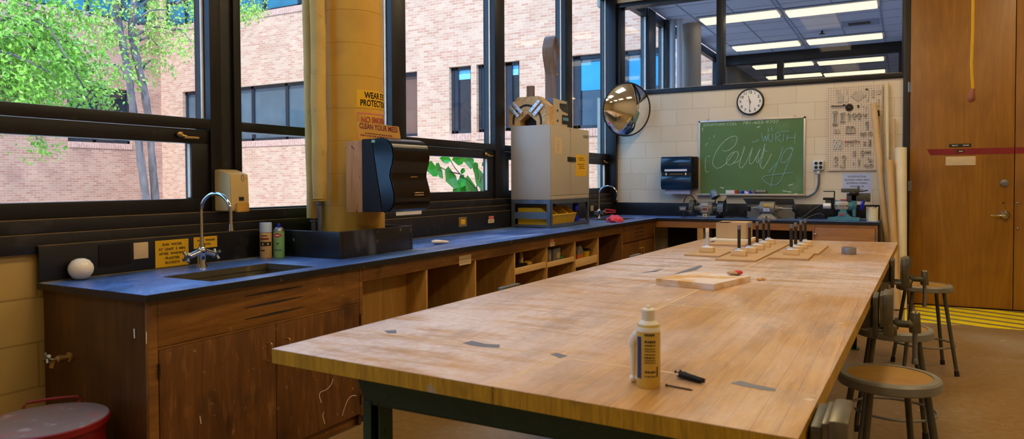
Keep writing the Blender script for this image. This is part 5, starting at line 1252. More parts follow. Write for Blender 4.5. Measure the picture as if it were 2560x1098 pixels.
# yellow bins inside the stand
def bin_(y0, y1, label):
    t = thing('storage_bin', label, 'bin', (-3.1, (y0 + y1) / 2, .943)); z0 = .9435; z1 = z0 + .165; w = .005; xb, xf = -3.33, -2.985
    side = [(xb, z0), (xf - .03, z0), (xf, z0 + .09), (xf - .02, z0 + .10), (xf - .085, z1 - .012), (xf - .10, z1), (xb, z1)]
    m = MB()
    for ya in (y0, y1 - w): m.prism([(x, ya, z) for x, z in side], (0, w, 0))
    m.box(xb, xf - .03, y0 + w, y1 - w, z0, z0 + w); m.box(xb, xb + w, y0 + w, y1 - w, z0 + w, z1)
    m.prism([(xf - .03, y0 + w, z0), (xf, y0 + w, z0 + .09), (xf - .006, y0 + w, z0 + .09), (xf - .036, y0 + w, z0 + w)], (0, y1 - y0 - 2 * w, 0)); m.build('bin_body', 'yellow_plastic', t)
    r = MB(); r.tube([(xf - .003, y0 + .004, z0 + .093), (xf - .003, y1 - .004, z0 + .093)], .008, 8); r.tube([(xf - .10, y0 + .003, z1), (xf - .085, y0 + .003, z1 - .012), (xf - .02, y0 + .003, z0 + .105), (xf - .003, y0 + .004, z0 + .093)], .006, 8, sub=3); r.build('rim', 'yellow_plastic', t)
bin_(6.165, 6.345, 'yellow plastic storage bin nearest the camera in the steel stand'); bin_(6.352, 6.60, 'yellow plastic storage bin in the middle of the steel stand'); bin_(6.607, 6.80, 'yellow plastic storage bin at the far side inside the steel stand')
spray_can((-3.05, 6.93, .9435), .033, .19, 'blue and black can inside the steel stand, beside the yellow bins', 3)
# things on the cabinet
TZc = 1.9055
fj = thing('bending_form', 'pressed-board bending form with four aluminium bars on top of the beige cabinet', 'form', (-3.17, 6.2, TZc))
yj = 6.15
J = [pY(u, v, yj) for u, v in ((1273, 312), (1272, 275), (1293, 244), (1345, 240), (1372, 263), (1373, 312))]
J[0].z = J[-1].z = TZc
H = [pY(u, v, yj) for u, v in ((1300, 312), (1300, 303), (1319, 284), (1341, 303), (1341, 312))]; H[0].z = H[-1].z = TZc
m = MB(); ring = [J[0], J[1], J[2], J[3], J[4], J[5], H[4], H[3], H[2], H[1], H[0]]
t_ = bmesh.new(); vs = [t_.verts.new(p) for p in ring]; t_.faces.new((vs[0], vs[1], vs[9], vs[10])); t_.faces.new((vs[1], vs[2], vs[8], vs[9])); t_.faces.new((vs[2], vs[3], vs[8])); t_.faces.new((vs[3], vs[4], vs[7], vs[8])); t_.faces.new((vs[4], vs[5], vs[6], vs[7]))
ex = bmesh.ops.extrude_face_region(t_, geom=t_.faces[:]); bmesh.ops.translate(t_, vec=(0, .11, 0), verts=[g_ for g_ in ex['geom'] if isinstance(g_, bmesh.types.BMVert)]); bmesh.ops.recalc_face_normals(t_, faces=t_.faces); m._add(t_)
fo = m.build('form_body', 'osb', fj); MB().box(min(H[0].x, H[-1].x) - .02, max(H[0].x, H[-1].x) + .02, yj + .111, yj + .122, TZc, H[2].z + .02).build('back_board', 'brown_dark', fj)
zo = lambda u, v: pY(1260 + u / 4.394, 80 + v / 4.392, yj - .0012)
strokes([[(105, 1016), (105, 960), (125, 900), (165, 845), (215, 812), (260, 806), (310, 818)], [(340, 838), (385, 890), (405, 950), (406, 1016)]], zo, .022, 'brown_dark', fo, 'groove', (0, -1, 0))
for (u0, v0, u1, v1) in ((65, 820, 165, 930), (100, 780, 203, 888), (292, 878, 395, 755), (330, 918, 432, 795)):
    A, B = zo(u0, v0), zo(u1, v1); d = B - A; m = MB(); m.obox((A + B) / 2 + Vector((0, -.010, 0)), (d.length, .018, .030), Matrix.Rotation(-math.atan2(d.z, d.x), 3, 'Y'), .002); o = m.build('bar', 'bar_aluminium', fj)
    s = MB()
    for f_ in (.12, .4, .8): q = A.lerp(B, f_) + Vector((0, -.0195, 0)); s.cyl(q, q + Vector((0, -.002, 0)), .004, None, 8)
    s.build('screw', 'ink', o)
for (u0, v0, u1, v1) in ((120, 800, 205, 915), (300, 915, 415, 790)):
    A, B = zo(u0, v0), zo(u1, v1); d = B - A; m = MB(); m.obox((A + B) / 2 + Vector((0, -.006, 0)), (d.length, .012, .020), Matrix.Rotation(-math.atan2(d.z, d.x), 3, 'Y')); m.build('spacer', 'block_wood', fj)
A, B = pY(1317, 243, 6.285), pY(1333, 214, 6.285); m = MB(); m.box(A.x, B.x, 6.28, 6.32, TZc, B.z, .003); m.build('wood_offcut', 'bent_wood', None, 'dark upright wood offcut behind the bending form on the cabinet', 'offcut')
cn = thing('controller_box', 'grey-blue controller box with beige front panel and dark display on the cabinet', 'controller', (-3.15, 6.45, TZc))
ya, yb_ = 6.285, 6.625; zt_ = pX(1383, 245, -3.0).z
MB().box(-3.19, -3.004, ya, yb_, TZc, zt_, .004).build('case', 'blue_grey_paint', cn)
fp = MB(); Zb, Zt = TZc + .003, zt_; fp.prism([(-3.004, ya + .002, Zb), (-3.004, yb_ - .03, Zb + .0), (-3.004, yb_ - .002, Zb + .05), (-3.004, yb_ - .002, Zt - .07), (-3.004, yb_ - .05, Zt - .01), (-3.004, ya + .002, Zt)], (.006, 0, 0)); fp = fp.build('front_panel', 'beige_metal', cn)
pn = lambda u, v: pX(1255 + u / 3.328, v / 3.328, -2.9975)
q = [pn(*k) for k in ((478, 860), (535, 866), (552, 945), (505, 925), (482, 895))]; m = MB(); m.prism(q, (.004, 0, 0)); m.build('display', 'smoke_plastic', fp)
A, B = pn(500, 955), pn(552, 1040); MB().box(-2.9975, -2.994, A.y, B.y, B.z, A.z, .001).build('switch_panel', 'ink', fp); A, B = pn(505, 975), pn(550, 1010); o = MB().box(-2.994, -2.9935, A.y, B.y, B.z, A.z).build('label', 'glass_blue', fp)
for (u, v) in ((462, 920), (462, 1005)): q = pn(u, v); MB().cyl(q, q + Vector((.006, 0, 0)), .012, None, 12).build('knob', 'dark_steel', fp)
q = pX(1424, 289, -3.05); MB().cyl((-3.06, yb_ - .001, q.z), (-3.06, yb_ + .03, q.z), .022, None, 16, .004).build('knob', 'beige_metal', cn)
# bent plywood loop
bl = thing('bent_wood_loop', 'tall bent plywood loop like a spoon standing on the cabinet behind the controller', 'wooden loop', (-3.25, 6.7, TZc))
yc = 6.70; xw0, xw1 = -3.285, -3.165; ztop = pY(1385, 89, yc).z; zfork = pY(1385, 172, yc).z
def band(s):
    pts = [(TZc, .012), (zfork - .12, .012), (zfork - .04, .016), (zfork + .05, .045), (zfork + .13, .072), (zfork + .20, .078), (ztop - .10, .066), (ztop - .03, .035), (ztop, 0)]
    q = []
    for i in range(len(pts) - 1):
        for k in range(4):
            t = k / 4; a = pts[max(0, i - 1)]; b = pts[i]; c = pts[i + 1]; d = pts[min(len(pts) - 1, i + 2)]
            q.append(tuple(.5 * ((2 * b[j]) + (c[j] - a[j]) * t + (2 * a[j] - 5 * b[j] + 4 * c[j] - d[j]) * t * t + (3 * b[j] - a[j] - 3 * c[j] + d[j]) * t ** 3) for j in (0, 1)))
    q.append(pts[-1]); return q
m = MB()
for s in (-1, 1):
    b = band(s)
    for (z0, w0), (z1, w1) in zip(b, b[1:]):
        m.hexa([(xw0, yc + s * w0, z0), (xw1, yc + s * w0, z0), (xw1, yc + s * max(0, w0 - .012), z0), (xw0, yc + s * max(0, w0 - .012), z0)], [(xw0, yc + s * w1, z1), (xw1, yc + s * w1, z1), (xw1, yc + s * max(0, w1 - .012), z1), (xw0, yc + s * max(0, w1 - .012), z1)])
m.build('bent_ply', 'bent_wood', bl, angle=30)
m = MB(); m.cyl((xw1 + .0, yc + .01, zfork - .06), (xw1 + .012, yc + .01, zfork - .06), .012, None, 10); m.cyl((xw0 + .06, yc + .016, zfork - .06), (xw0 + .06, yc + .05, zfork - .06), .014, None, 12); m.build('dowel', 'block_wood', bl)
# ------------------------------------------------------------------ back wall: mirror, clock, board, dispenser, pegboard
mp = pY(1567, 274, 8.70); mn = Vector((.74, -.65, -.13)).normalized(); MR = .335
mi = thing('convex_mirror', 'round convex safety mirror in the black rim hanging in the window corner', 'mirror', mp)
prof = []; sag = .10; Rs = (MR ** 2 + sag ** 2) / (2 * sag)
for k in range(25): r = MR * .98 * (1 - k / 24); prof.append((r, math.sqrt(Rs ** 2 - r ** 2) - (Rs - sag)))
MB().lathe(prof, mp, mn, 72).build('mirror_glass', 'mirror_face', mi, angle=80)
MB().torus(mp, MR, .010, mn, 64, 8).build('rim', 'rubber', mi); MB().lathe([(0, -.03), (MR * .7, -.03), (MR, -.008), (MR, 0), (0, 0)], mp, mn, 40).build('back_shell', 'black_plastic', mi)
w_ = Vector((-3.30, 8.955, mp.z + .05)); m = MB(); m.tube([mp - mn * .03, mp - mn * .06, w_], .011, 8); m.cyl(w_ + Vector((0, .018, 0)), w_ + Vector((0, .0, 0)), .03, None, 12); m.build('bracket', 'dark_steel', mi)
ck = pY(1875, 254, 8.94); CR = .158
cl = thing('wall_clock', 'round black-rimmed wall clock with white face above the chalkboard', 'clock', (ck.x, 8.95, ck.z - CR))
MB().lathe([(0, 0), (CR, 0), (CR + .004, .012), (CR, .032), (CR - .012, .036), (CR - .014, .030), (CR - .014, .020), (0, .020)], (ck.x, BY - .002, ck.z), (0, -1, 0), 56).build('case', 'rubber', cl)
MB().lathe([(CR - .014, .0265), (0, .0285)], (ck.x, BY - .002, ck.z), (0, -1, 0), 48).build('dial', 'clock_face', cl); yf = BY - .0325
for k in range(1, 13):
    a = k * math.pi / 6; text(str(k), 'ink', (ck.x + .113 * math.sin(a), yf, ck.z + .113 * math.cos(a)), (1, 0, 0), (0, 0, 1), .046, cl, 'numeral', bold=.0004)
m = MB()
for k in range(60): a = k * math.pi / 30; m.obox((ck.x + .1385 * math.sin(a), yf, ck.z + .1385 * math.cos(a)), (.0016, .001, .005), Matrix.Rotation(a, 3, 'Y'))
m.build('minute_marks', 'ink', cl)
for nm, deg, L, w, y in (('hour_hand', 343, .075, .009, 0), ('minute_hand', 184, .112, .006, .002)):
    a = R_(deg); m = MB(); d = Vector((math.sin(a), 0, math.cos(a))); s = Vector((math.cos(a), 0, -math.sin(a))); o = Vector((ck.x, yf - .002 - y, ck.z)); m.prism([o - d * .018 - s * w * .5, o + d * L - s * w * .25, o + d * L + s * w * .25, o - d * .018 + s * w * .5], (0, -.001, 0)); m.build(nm, 'ink', cl)
a = R_(297); d = Vector((math.sin(a), 0, math.cos(a))); o = Vector((ck.x, yf - .006, ck.z)); m = MB(); m.tube([o - d * .02, o + d * .045], .0015, 6); m.cyl(o, o + Vector((0, -.002, 0)), .005, None, 12); m.build('second_hand', 'red_plastic', cl)
m = MB()
for (r0, r1, n) in ((.012, .012, 3),): pass
m.bm.free()
# chalkboard
bx0, bx1, bz0, bz1 = -2.270, -1.024, 1.190, 2.112
cbd = thing('chalkboard', 'green chalkboard with aluminium frame and chalk scrawls on the back wall', 'chalkboard', ((bx0 + bx1) / 2, BY - .02, bz0))
MB().box(bx0 + .01, bx1 - .01, BY - .014, BY - .001, bz0 + .01, bz1 - .01).build('writing_surface', 'chalk_green', cbd)
m = MB(); m.box(bx0, bx1, BY - .02, BY - .001, bz1 - .022, bz1, .002); m.box(bx0, bx0 + .022, BY - .02, BY - .001, bz0, bz1, .002); m.box(bx1 - .022, bx1, BY - .02, BY - .001, bz0, bz1, .002); m.build('frame', 'aluminium', cbd)
m = MB(); m.box(bx0 - .005, bx1 + .004, BY - .07, BY - .001, bz0 - .004, bz0 + .006, .002); m.box(bx0 - .005, bx1 + .004, BY - .072, BY - .066, bz0 - .006, bz0 + .016, .002); m.build('chalk_tray', 'aluminium', cbd)
for (u, v) in ((1769, 298), (1987, 289)): p = pY(u, v, BY - .01); MB().box(p.x - .012, p.x + .012, BY - .016, BY - .001, bz1 - .002, bz1 + .02, .003).build('clip', 'tool_steel', cbd)
CS = 4.99; yb = BY - .0148
cf = lambda u, v: pY(1740 + u / CS, 280 + v / CS, yb)
C_ = [[(330, 480), (370, 488), (420, 470), (480, 420), (512, 350), (505, 310), (470, 303), (400, 330), (320, 400), (250, 500), (212, 600), (212, 650), (235, 690), (275, 702), (340, 670), (400, 610), (450, 540), (490, 495)],
      [(490, 495), (520, 500), (525, 545), (490, 610), (440, 655), (395, 655), (380, 620), (400, 560), (450, 510), (490, 495)],
      [(455, 640), (500, 630), (550, 590), (590, 500), (606, 428), (590, 490), (555, 600), (540, 660), (550, 695), (580, 690), (630, 620), (680, 510), (705, 445), (680, 540), (668, 620), (680, 650), (710, 630), (750, 560), (805, 462)],
      [(805, 462), (770, 520), (752, 590), (765, 630), (795, 600), (835, 500), (862, 395), (840, 520), (812, 620), (808, 680), (832, 708), (868, 665), (910, 590), (942, 520)]]
C2 = [[(800, 470), (775, 540), (785, 620), (800, 680)], [(862, 400), (855, 470), (890, 495)], [(1085, 440), (1055, 530), (1010, 650), (965, 770), (940, 880), (930, 940)], [(1020, 620), (960, 690), (905, 752)], [(1205, 462), (1150, 455), (1090, 520), (1060, 600), (1075, 635), (1120, 620), (1180, 540), (1208, 470), (1200, 448), (1170, 450)], [(1206, 480), (1180, 560), (1140, 660), (1100, 760), (1060, 850), (1020, 895), (960, 915), (880, 885), (830, 835), (850, 805), (960, 785), (1080, 770), (1210, 757)]]
C3 = [[(820, 265), (828, 320), (845, 362), (865, 300), (880, 362), (905, 270)], [(905, 270), (905, 330), (925, 370), (950, 350), (956, 275)], [(907, 203), (901, 250)], [(945, 190), (948, 246)], [(995, 370), (1000, 265), (1035, 260), (1052, 290), (1010, 318), (1062, 374)], [(1055, 246), (1165, 240)], [(1098, 268), (1086, 368)], [(1142, 288), (1132, 360)], [(1240, 263), (1228, 395)], [(1138, 326), (1236, 320)], [(705, 362), (716, 380), (742, 370), (788, 345)]]
C4_ = [[(178, 550), (132, 556)], [(120, 570), (117, 735), (156, 742)], [(225, 290), (224, 318)], [(160, 330), (180, 332)], [(150, 385), (130, 405), (118, 428)], [(50, 400), (45, 440), (52, 490)], [(75, 200), (85, 245)], [(90, 205), (80, 225)]]
strokes(C_, cf, .0065, 'chalk', cbd); strokes(C2, cf, .0065, 'chalk_blue', cbd, lift=.0018); strokes(C3, cf, .006, 'chalk_blue', cbd, lift=.0046); strokes(C4_, cf, .006, 'chalk', cbd)
A, B = cf(92, 165), cf(515, 148); text('JONATHAN COLL', 'chalk', (A + B) / 2, B - A, (0, 0, 1), .050, cbd, 'chalk_writing', width=(B - A).length)
A, B = cf(580, 138), cf(1030, 122); text('781-603-9707', 'chalk', (A + B) / 2, B - A, (0, 0, 1), .056, cbd, 'chalk_writing', width=(B - A).length)
sm = [[(760, 195), (800, 180)], [(1080, 985), (1190, 1000)], [(300, 940), (350, 952)], [(1150, 920), (1210, 900)]]
strokes(sm, cf, .012, 'chalk', cbd)
for (u0, u1, m1, lb, m2) in ((1815, 1842, 'white_paper', 'white and red chalk box on the tray, leftmost of the three', 'red_plastic'), (1852, 1887, 'grey_tape', 'blue and white patterned eraser on the chalk tray, in the middle', 'blue_can'), (1888.5, 1916, 'dark_steel', 'dark felt eraser on the chalk tray, rightmost of the three', 'tool_steel')):
    A, B = pY(u0, 480, BY - .045), pY(u1, 480, BY - .045); z0 = bz0 + .0065; t = thing('chalk_eraser' if u0 > 1820 else 'chalk_box', lb, 'eraser' if u0 > 1820 else 'box', ((A.x + B.x) / 2, BY - .04, z0))
    MB().box(A.x, B.x, BY - .063, BY - .018, z0, z0 + .052, .004).build('block', m1, t); e = MB()
    if m2 == 'red_plastic': e.box(B.x - .025, B.x + .001, BY - .0645, BY - .0175, z0, z0 + .0525); e.box(A.x + .002, B.x, BY - .0642, BY - .063, z0, z0 + .010)
    elif m2 == 'blue_can': e.prism([(A.x + .02, BY - .0642, z0 + .05), (A.x + .06, BY - .0642, z0 + .03), (A.x + .03, BY - .0642, z0 + .01), (A.x + .0, BY - .0642, z0 + .02)], (0, .001, 0)); e.prism([(B.x - .05, BY - .0642, z0 + .05), (B.x - .02, BY - .0642, z0 + .02), (B.x - .07, BY - .0642, z0 + .012)], (0, .001, 0))
    else: e.box(A.x + .004, B.x - .004, BY - .064, BY - .017, z0 + .034, z0 + .054)
    e.build('band', m2, t)
    if m2 == 'blue_can': e = MB(); e.prism([(A.x + .05, BY - .0645, z0 + .048), (A.x + .10, BY - .0645, z0 + .025), (A.x + .08, BY - .0645, z0 + .006), (A.x + .045, BY - .0645, z0 + .02)], (0, .001, 0)); e.build('band', 'white_paper', t)
p = pY(1990, 487, BY - .045); m = MB(); m.cyl((p.x - .018, BY - .045, bz0 + .014), (p.x + .018, BY - .045, bz0 + .014), .007, None, 10); m.build('chalk', 'foam_white', None, 'short pale chalk stub at the right end of the chalk tray', 'chalk')
# towel dispenser on the back wall
A, B = pY(1657, 393, BY - .13), pY(1738, 474, BY - .13)
dp = thing('towel_dispenser', 'blue-black paper towel dispenser on the back wall left of the chalkboard', 'towel dispenser', ((A.x + B.x) / 2, BY - .1, B.z))
x0, x1, z0, z1 = A.x, B.x - .03, B.z, A.z
m = MB(); m.box(x0 + .01, x1 + .035, BY - .09, BY - .001, z0 + .01, z1, .01); m.build('back_housing', 'black_plastic', dp); MB().box(x0 + .05, x1 - .02, BY - .0012, BY - .0002, z0 + .05, z1 - .05).build('mounting_plate', 'steel', dp)
plain('blue_smoke', '#0c2a44', .12, 0, .2, 4, spec=.8)
def cover(za, zb, d):
    m = MB(); pf = [(BY - .08, zb), (BY - d + .02, zb), (BY - d, zb - .03), (BY - d, za + .04), (BY - d + .03, za), (BY - .08, za)]; m.prism([(x0, y, z) for y, z in pf], (x1 - x0, 0, 0), .005); return m
cover((z0 + z1) / 2 + .0, z1, .22).build('upper_cover', 'blue_smoke', dp, angle=50); cover(z0, (z0 + z1) / 2 - .025, .22).build('lower_cover', 'blue_smoke', dp, angle=50)
m = MB(); zm = (z0 + z1) / 2 - .012; m.box(x0 + .005, x1 - .005, BY - .2, BY - .08, zm - .016, zm + .016); m.build('latch_bar', 'ink', dp)
m = MB(); m.box(x0 + .06, x0 + .075, BY - .212, BY - .2, zm - .014, zm + .014); m.box(x1 - .075, x1 - .06, BY - .212, BY - .2, zm - .014, zm + .014); m.build('catch', 'foam_white', dp)
MB().box(x0 + .11, x1 - .11, BY - .2025, BY - .2, zm - .004, zm + .004).build('lettering', 'brass', dp); MB().box(x0 + .05, x1 - .05, BY - .2225, BY - .2195, zm + .035, zm + .06).build('label', 'tile_white', dp); MB().box(x0 + .08, x1 - .07, BY - .12, BY - .09, z1 - .001, z1 + .008).build('sticker', 'white_paper', dp)
pap = MB(); n = 18; xa, xb = x0 + .035, x1 - .03
for k in range(n):
    a = xa + (xb - xa) * k / n; b = xa + (xb - xa) * (k + 1) / n; pap.poly([(a, BY - .15, z0 + .02), (b, BY - .15, z0 + .02), (b, BY - .15, z0 - .052), ((a + b) / 2, BY - .15, z0 - .060), (a, BY - .15, z0 - .052)], [(0, 1, 2, 3, 4)])
pap.build('paper', 'paper_blue', dp, smooth=False)
# socket box with conduit
A, B = pY(2033, 402, BY - .04), pY(2059, 425, BY - .04)
ob = thing('outlet_box', 'grey metal outlet box with four sockets and bent conduit right of the chalkboard', 'outlet', ((A.x + B.x) / 2, BY - .02, B.z))
MB().box(A.x, B.x, BY - .045, BY - .001, B.z, A.z, .004).build('box', 'bar_aluminium', ob)
for i in (0, 1):
    for j in (0, 1): MB().cyl((A.x + (B.x - A.x) * (.28 + .44 * i), BY - .045, B.z + (A.z - B.z) * (.28 + .44 * j)), (A.x + (B.x - A.x) * (.28 + .44 * i), BY - .048, B.z + (A.z - B.z) * (.28 + .44 * j)), .019, None, 14).build('socket', 'ink', ob)
P = [pY(u, v, BY - .03) for u, v in ((2046, 427), (2047, 445), (2046, 462), (2040, 478), (2028, 488), (2012, 492.5))]
MB().tube(P, .012, 10, sub=4).build('conduit', 'galvanised', ob); MB().cyl(P[0], P[0] + Vector((0, 0, -.035)), .017, None, 12).build('connector', 'bar_aluminium', ob)
# paper sign
A, B = pY(2107, 434, BY - .003), pY(2178, 483, BY - .003)
o = MB().box(A.x, B.x, BY - .002, BY - .0005, B.z, A.z).build('sign', 'paper_blue', None, 'white printed eye protection sheet taped to the wall under the pegboard', 'sign'); hh = A.z - B.z
for i, (tx, w) in enumerate((('EYE PROTECTION', .185), ('REQUIRED WHEN USING', .25), ('BUFFERING WHEELS', .215), ('GRINDERS OR', .145), ('SHARPENER', .125))): text(tx, 'grey_tape', ((A.x + B.x) / 2, BY - .0022, A.z - hh * (.17 + .165 * i)), (1, 0, 0), (0, 0, 1), .026, o, width=w, bold=.0008)
# pegboard
PX0, PX1, PZ0, PZ1 = -.789, -.229, 1.473, 2.431; yp = BY - .022
def pegmat():
    s = N('peg_mat'); tc = s.n('ShaderNodeTexCoord'); sx = s.n('ShaderNodeSeparateXYZ'); s.l(tc.outputs['Object'], sx.inputs[0]); ds = []
    for ax, off in (('X', .0), ('Z', .0127)):
        q = s.math('FRACT', s.math('ADD', s.math('DIVIDE', sx.outputs[ax], .0258), 20 + off)); ds.append(s.math('POWER', s.math('SUBTRACT', q, .5), 2))
    d = s.math('SQRT', s.math('ADD', ds[0], ds[1])); h = s.math('LESS_THAN', d, .16)
    s.base(s.mix(h, srgb('#d6c6b2'), srgb('#5a4a3c')), .55); return s.m
pegmat()
pg = thing('pegboard', 'cream perforated pegboard hung with small tools on the back wall', 'pegboard', ((PX0 + PX1) / 2, yp, PZ0))
MB().box(PX0, PX1, yp, yp + .006, PZ0, PZ1).build('panel', 'peg_mat', pg); m = MB()
for x in (PX0 + .03, PX1 - .03): m.box(x - .01, x + .01, yp + .006, BY - .001, PZ0 + .02, PZ1 - .02)
m.build('batten', 'pine', pg)
Q = lambda u, v, d=.012: pY(2050 + u / 4.574, 200 + v / 4.574, yp - d)
G = 'tools on the pegboard'
def ptool(name, label, cat, parts):
    c = [0, 0, 0]
    t = None
    for i, (nm, m, mat) in enumerate(parts):
        if t is None:
            xs = [v.co.copy() for v in m.bm.verts]; hi = max(xs, key=lambda v: v.z); pin = MB().cyl((hi.x, yp - .018, hi.z - .004), (hi.x, yp + .001, hi.z - .004), .0028, None, 8); t = thing(name, label, cat, (sum(v.x for v in xs) / len(xs), yp - .01, min(v.z for v in xs)), 0, G)
        m.build(nm, mat, t)
    pin.build('hanging_pin', 'steel', t)
def plate(pts, th=.004, d=.006): return MB().prism([Q(u, v, d + th) for u, v in pts], (0, th, 0))
def wrench(u0, v0, u1, v1, r=.012, w=.0055):
    A, B = Q(u0, v0), Q(u1, v1); m = MB(); m.tube([A, B], w, 8)
    m.torus(A, r, .005, (0, 1, 0), 18, 6); m.torus(B, r * .95, .005, (0, 1, 0), 18, 6); m.cyl(Q(u0, v0, .016), Q(u0, v0, 0), .003, None, 6); return m
def hookshape(pts, r=.0045): return MB().tube([Q(u, v) for u, v in pts], r, 8, sub=4)
ptool('metal_plate', 'notched grey sheet-metal plate at the top left of the pegboard', 'plate', [('plate', plate([(184, 118), (190, 108), (232, 118), (240, 150), (262, 175), (266, 250), (200, 256)]), 'tool_steel')])
ptool('metal_strip', 'narrow stepped metal strip at the pegboard top, right of the notched plate', 'strip', [('strip', plate([(282, 82), (306, 84), (304, 175), (326, 180), (322, 250), (284, 248), (292, 180)]), 'aluminium')])
ptool('set_square', 'diamond-standing metal square plate at the top centre of the pegboard', 'square', [('plate', plate([(352, 180), (408, 120), (455, 160), (456, 118), (470, 118), (520, 180), (435, 246)]), 'tool_steel')])
ptool('scraper', 'shiny curved metal scraper at the pegboard top, right of the diamond plate', 'scraper', [('blade', plate([(520, 102), (552, 108), (558, 160), (550, 240), (528, 240), (534, 170)], .006), 'aluminium'), ('tip', plate([(520, 98), (545, 98), (550, 118), (522, 116)], .010), 'tool_dark')])
ptool('bracket', 'small grey bracket at the top of the pegboard, left of two', 'bracket', [('plate', plate([(588, 120), (612, 112), (622, 150), (620, 200), (596, 204), (604, 150)]), 'tool_steel')])
ptool('bracket', 'small dark bracket at the top right corner of the pegboard', 'bracket', [('plate', plate([(650, 122), (690, 118), (686, 165), (655, 165), (668, 145)]), 'tool_steel')])
m = MB(); m.cyl(Q(128, 290, .016), Q(262, 286, .016), .012, None, 14); m2 = MB(); m2.cyl(Q(262, 286, .016), Q(292, 286, .016), .008, None, 12); ptool('file', 'horizontal ribbed file with dark tip left of the round wheel on the pegboard', 'file', [('file_body', m, 'tool_steel'), ('tip', m2, 'tool_dark')])
c = Q(335, 314, .0); m = MB(); m.lathe([(0, 0), (.040, 0), (.041, .012), (.030, .016), (.022, .010), (.012, .018), (0, .018)], c, (0, -1, 0), 28); ptool('grinding_wheel', 'dark round wheel with hub in the upper left of the pegboard', 'wheel', [('wheel', m, 'tool_dark')])
ptool('clip', 'small dark clip in the upper middle of the pegboard, right of the wheel', 'clip', [('clip', plate([(426, 284), (446, 284), (446, 318), (428, 318)], .01), 'tool_dark')])
ptool('bracket', 'pale angled bracket in the upper middle of the pegboard, below the diamond plate', 'bracket', [('plate', plate([(478, 278), (540, 280), (536, 300), (524, 335), (510, 330), (514, 304), (484, 302)]), 'aluminium')])
for (u, v0, v1, lb) in ((158, 370, 505, 'long ring wrench, left one of the long pair on the pegboard'), (181, 368, 508, 'long ring wrench, right one of the long pair on the pegboard'), (244, 385, 474, 'short ring wrench, left one of the short pair on the pegboard'), (270, 380, 474, 'short ring wrench, right one of the short pair on the pegboard')): ptool('ring_wrench', lb, 'wrench', [('wrench_body', wrench(u, v0, u, v1, .014 if v1 > 490 else .010), 'tool_steel')])
ptool('hook', 'grey hook with straight shank right of the short wrenches on the pegboard', 'hook', [('hook_body', hookshape([(316, 398), (326, 380), (340, 388), (334, 420), (332, 470)], .006), 'tool_steel')])
for (u, v, lb) in ((390, 400, 'eye bolt with large ring, left of two in the pegboard middle row'), (446, 398, 'eye bolt with large ring, right of two in the pegboard middle row')):
    m = MB(); m.torus(Q(u, v), .019, .005, (0, 1, 0), 22, 6); m.tube([Q(u, v + 18), Q(u, v + 48)], .006, 8); m.cyl(Q(u - 12, v + 44), Q(u + 12, v + 44), .006, None, 8); ptool('eye_bolt', lb, 'bolt', [('eye', m, 'tool_steel')])
m = MB(); m.tube([Q(488, 388), Q(505, 405), Q(518, 430)], .006, 8); m.tube([Q(530, 385), Q(512, 405), Q(518, 430)], .006, 8); ptool('wing_nut', 'v-shaped wing fitting at the right of the pegboard eye bolts', 'fitting', [('wings', m, 'tool_steel')])
m = MB(); m.torus(Q(535, 492), .015, .005, (0, 1, 0), 20, 6); m.tube([Q(537, 508), Q(541, 565)], .008, 8); ptool('swivel', 'ring swivel with thick shank below the wing fitting on the pegboard', 'fitting', [('swivel_body', m, 'tool_steel')])
for (u, lb) in ((320, 'u-shaped shackle, left of the pair in the pegboard centre'), (372, 'u-shaped shackle, right of the pair in the pegboard centre')):
    ptool('shackle', lb, 'shackle', [('bow', hookshape([(u - 18, 605), (u - 20, 560), (u - 14, 534), (u + 4, 528), (u + 20, 538), (u + 22, 570), (u + 22, 605)], .0055), 'tool_steel'), ('pin', MB().cyl(Q(u - 30, 605), Q(u + 32, 603), .0065, None, 10), 'tool_steel')])
for (u0, u1, lb) in ((162, 186, 'small brass-grey hinge leaf, left of two on the pegboard'), (192, 222, 'small brass-grey hinge leaf, right of two on the pegboard')): ptool('hinge', lb, 'hinge', [('leaf', plate([(u0, 568), (u1 - 6, 562), (u1, 580), (u1, 610), (u0 + 4, 614)], .007), 'tool_steel')])
for (u, v, lb) in ((476, 616, 'open steel ring, leftmost of three in the pegboard lower right'), (506, 616, 'open steel ring, middle of three in the pegboard lower right'), (572, 612, 'open steel ring, rightmost of three near the leaning tube')): ptool('ring', lb, 'ring', [('ring_body', MB().torus(Q(u, v), .0165 if u < 560 else .020, .0045, (0, 1, 0), 22, 6), 'tool_steel')])
for (u, lb) in ((168, 'spring snap hook, left of two in the pegboard lower left'), (228, 'spring snap hook, right of two in the pegboard lower left')):
    ptool('snap_hook', lb, 'hook', [('bow', hookshape([(u - 16, 690), (u - 4, 684), (u + 16, 690), (u + 4, 730), (u - 14, 765), (u - 4, 788), (u + 12, 782), (u + 16, 755), (u + 2, 725)], .0055), 'bar_aluminium')])
for (u, lb) in ((290, 'first reddish peg in the short row on the pegboard'), (316, 'second reddish peg in the short row on the pegboard'), (342, 'third grey peg in the short row on the pegboard'), (372, 'fourth grey peg in the short row on the pegboard'), (404, 'fifth, tall grey peg in the short row on the pegboard'), (440, 'last reddish peg in the short row on the pegboard')):
    m = MB(); m.cyl(Q(u, 700 - (14 if u == 404 else 4), .014), Q(u, 716, .014), .009, .007, 10); ptool('peg', lb, 'peg', [('peg_body', m, 'pink_print' if u in (290, 316, 440) else 'tool_steel')])
for (u, v, lb) in ((300, 743, 'tiny pin, left of two under the peg row'), (366, 742, 'tiny pin, right of two under the peg row')): ptool('pin', lb, 'pin', [('pin_body', MB().cyl(Q(u - 14, v), Q(u + 14, v), .005, None, 8), 'tool_steel')])
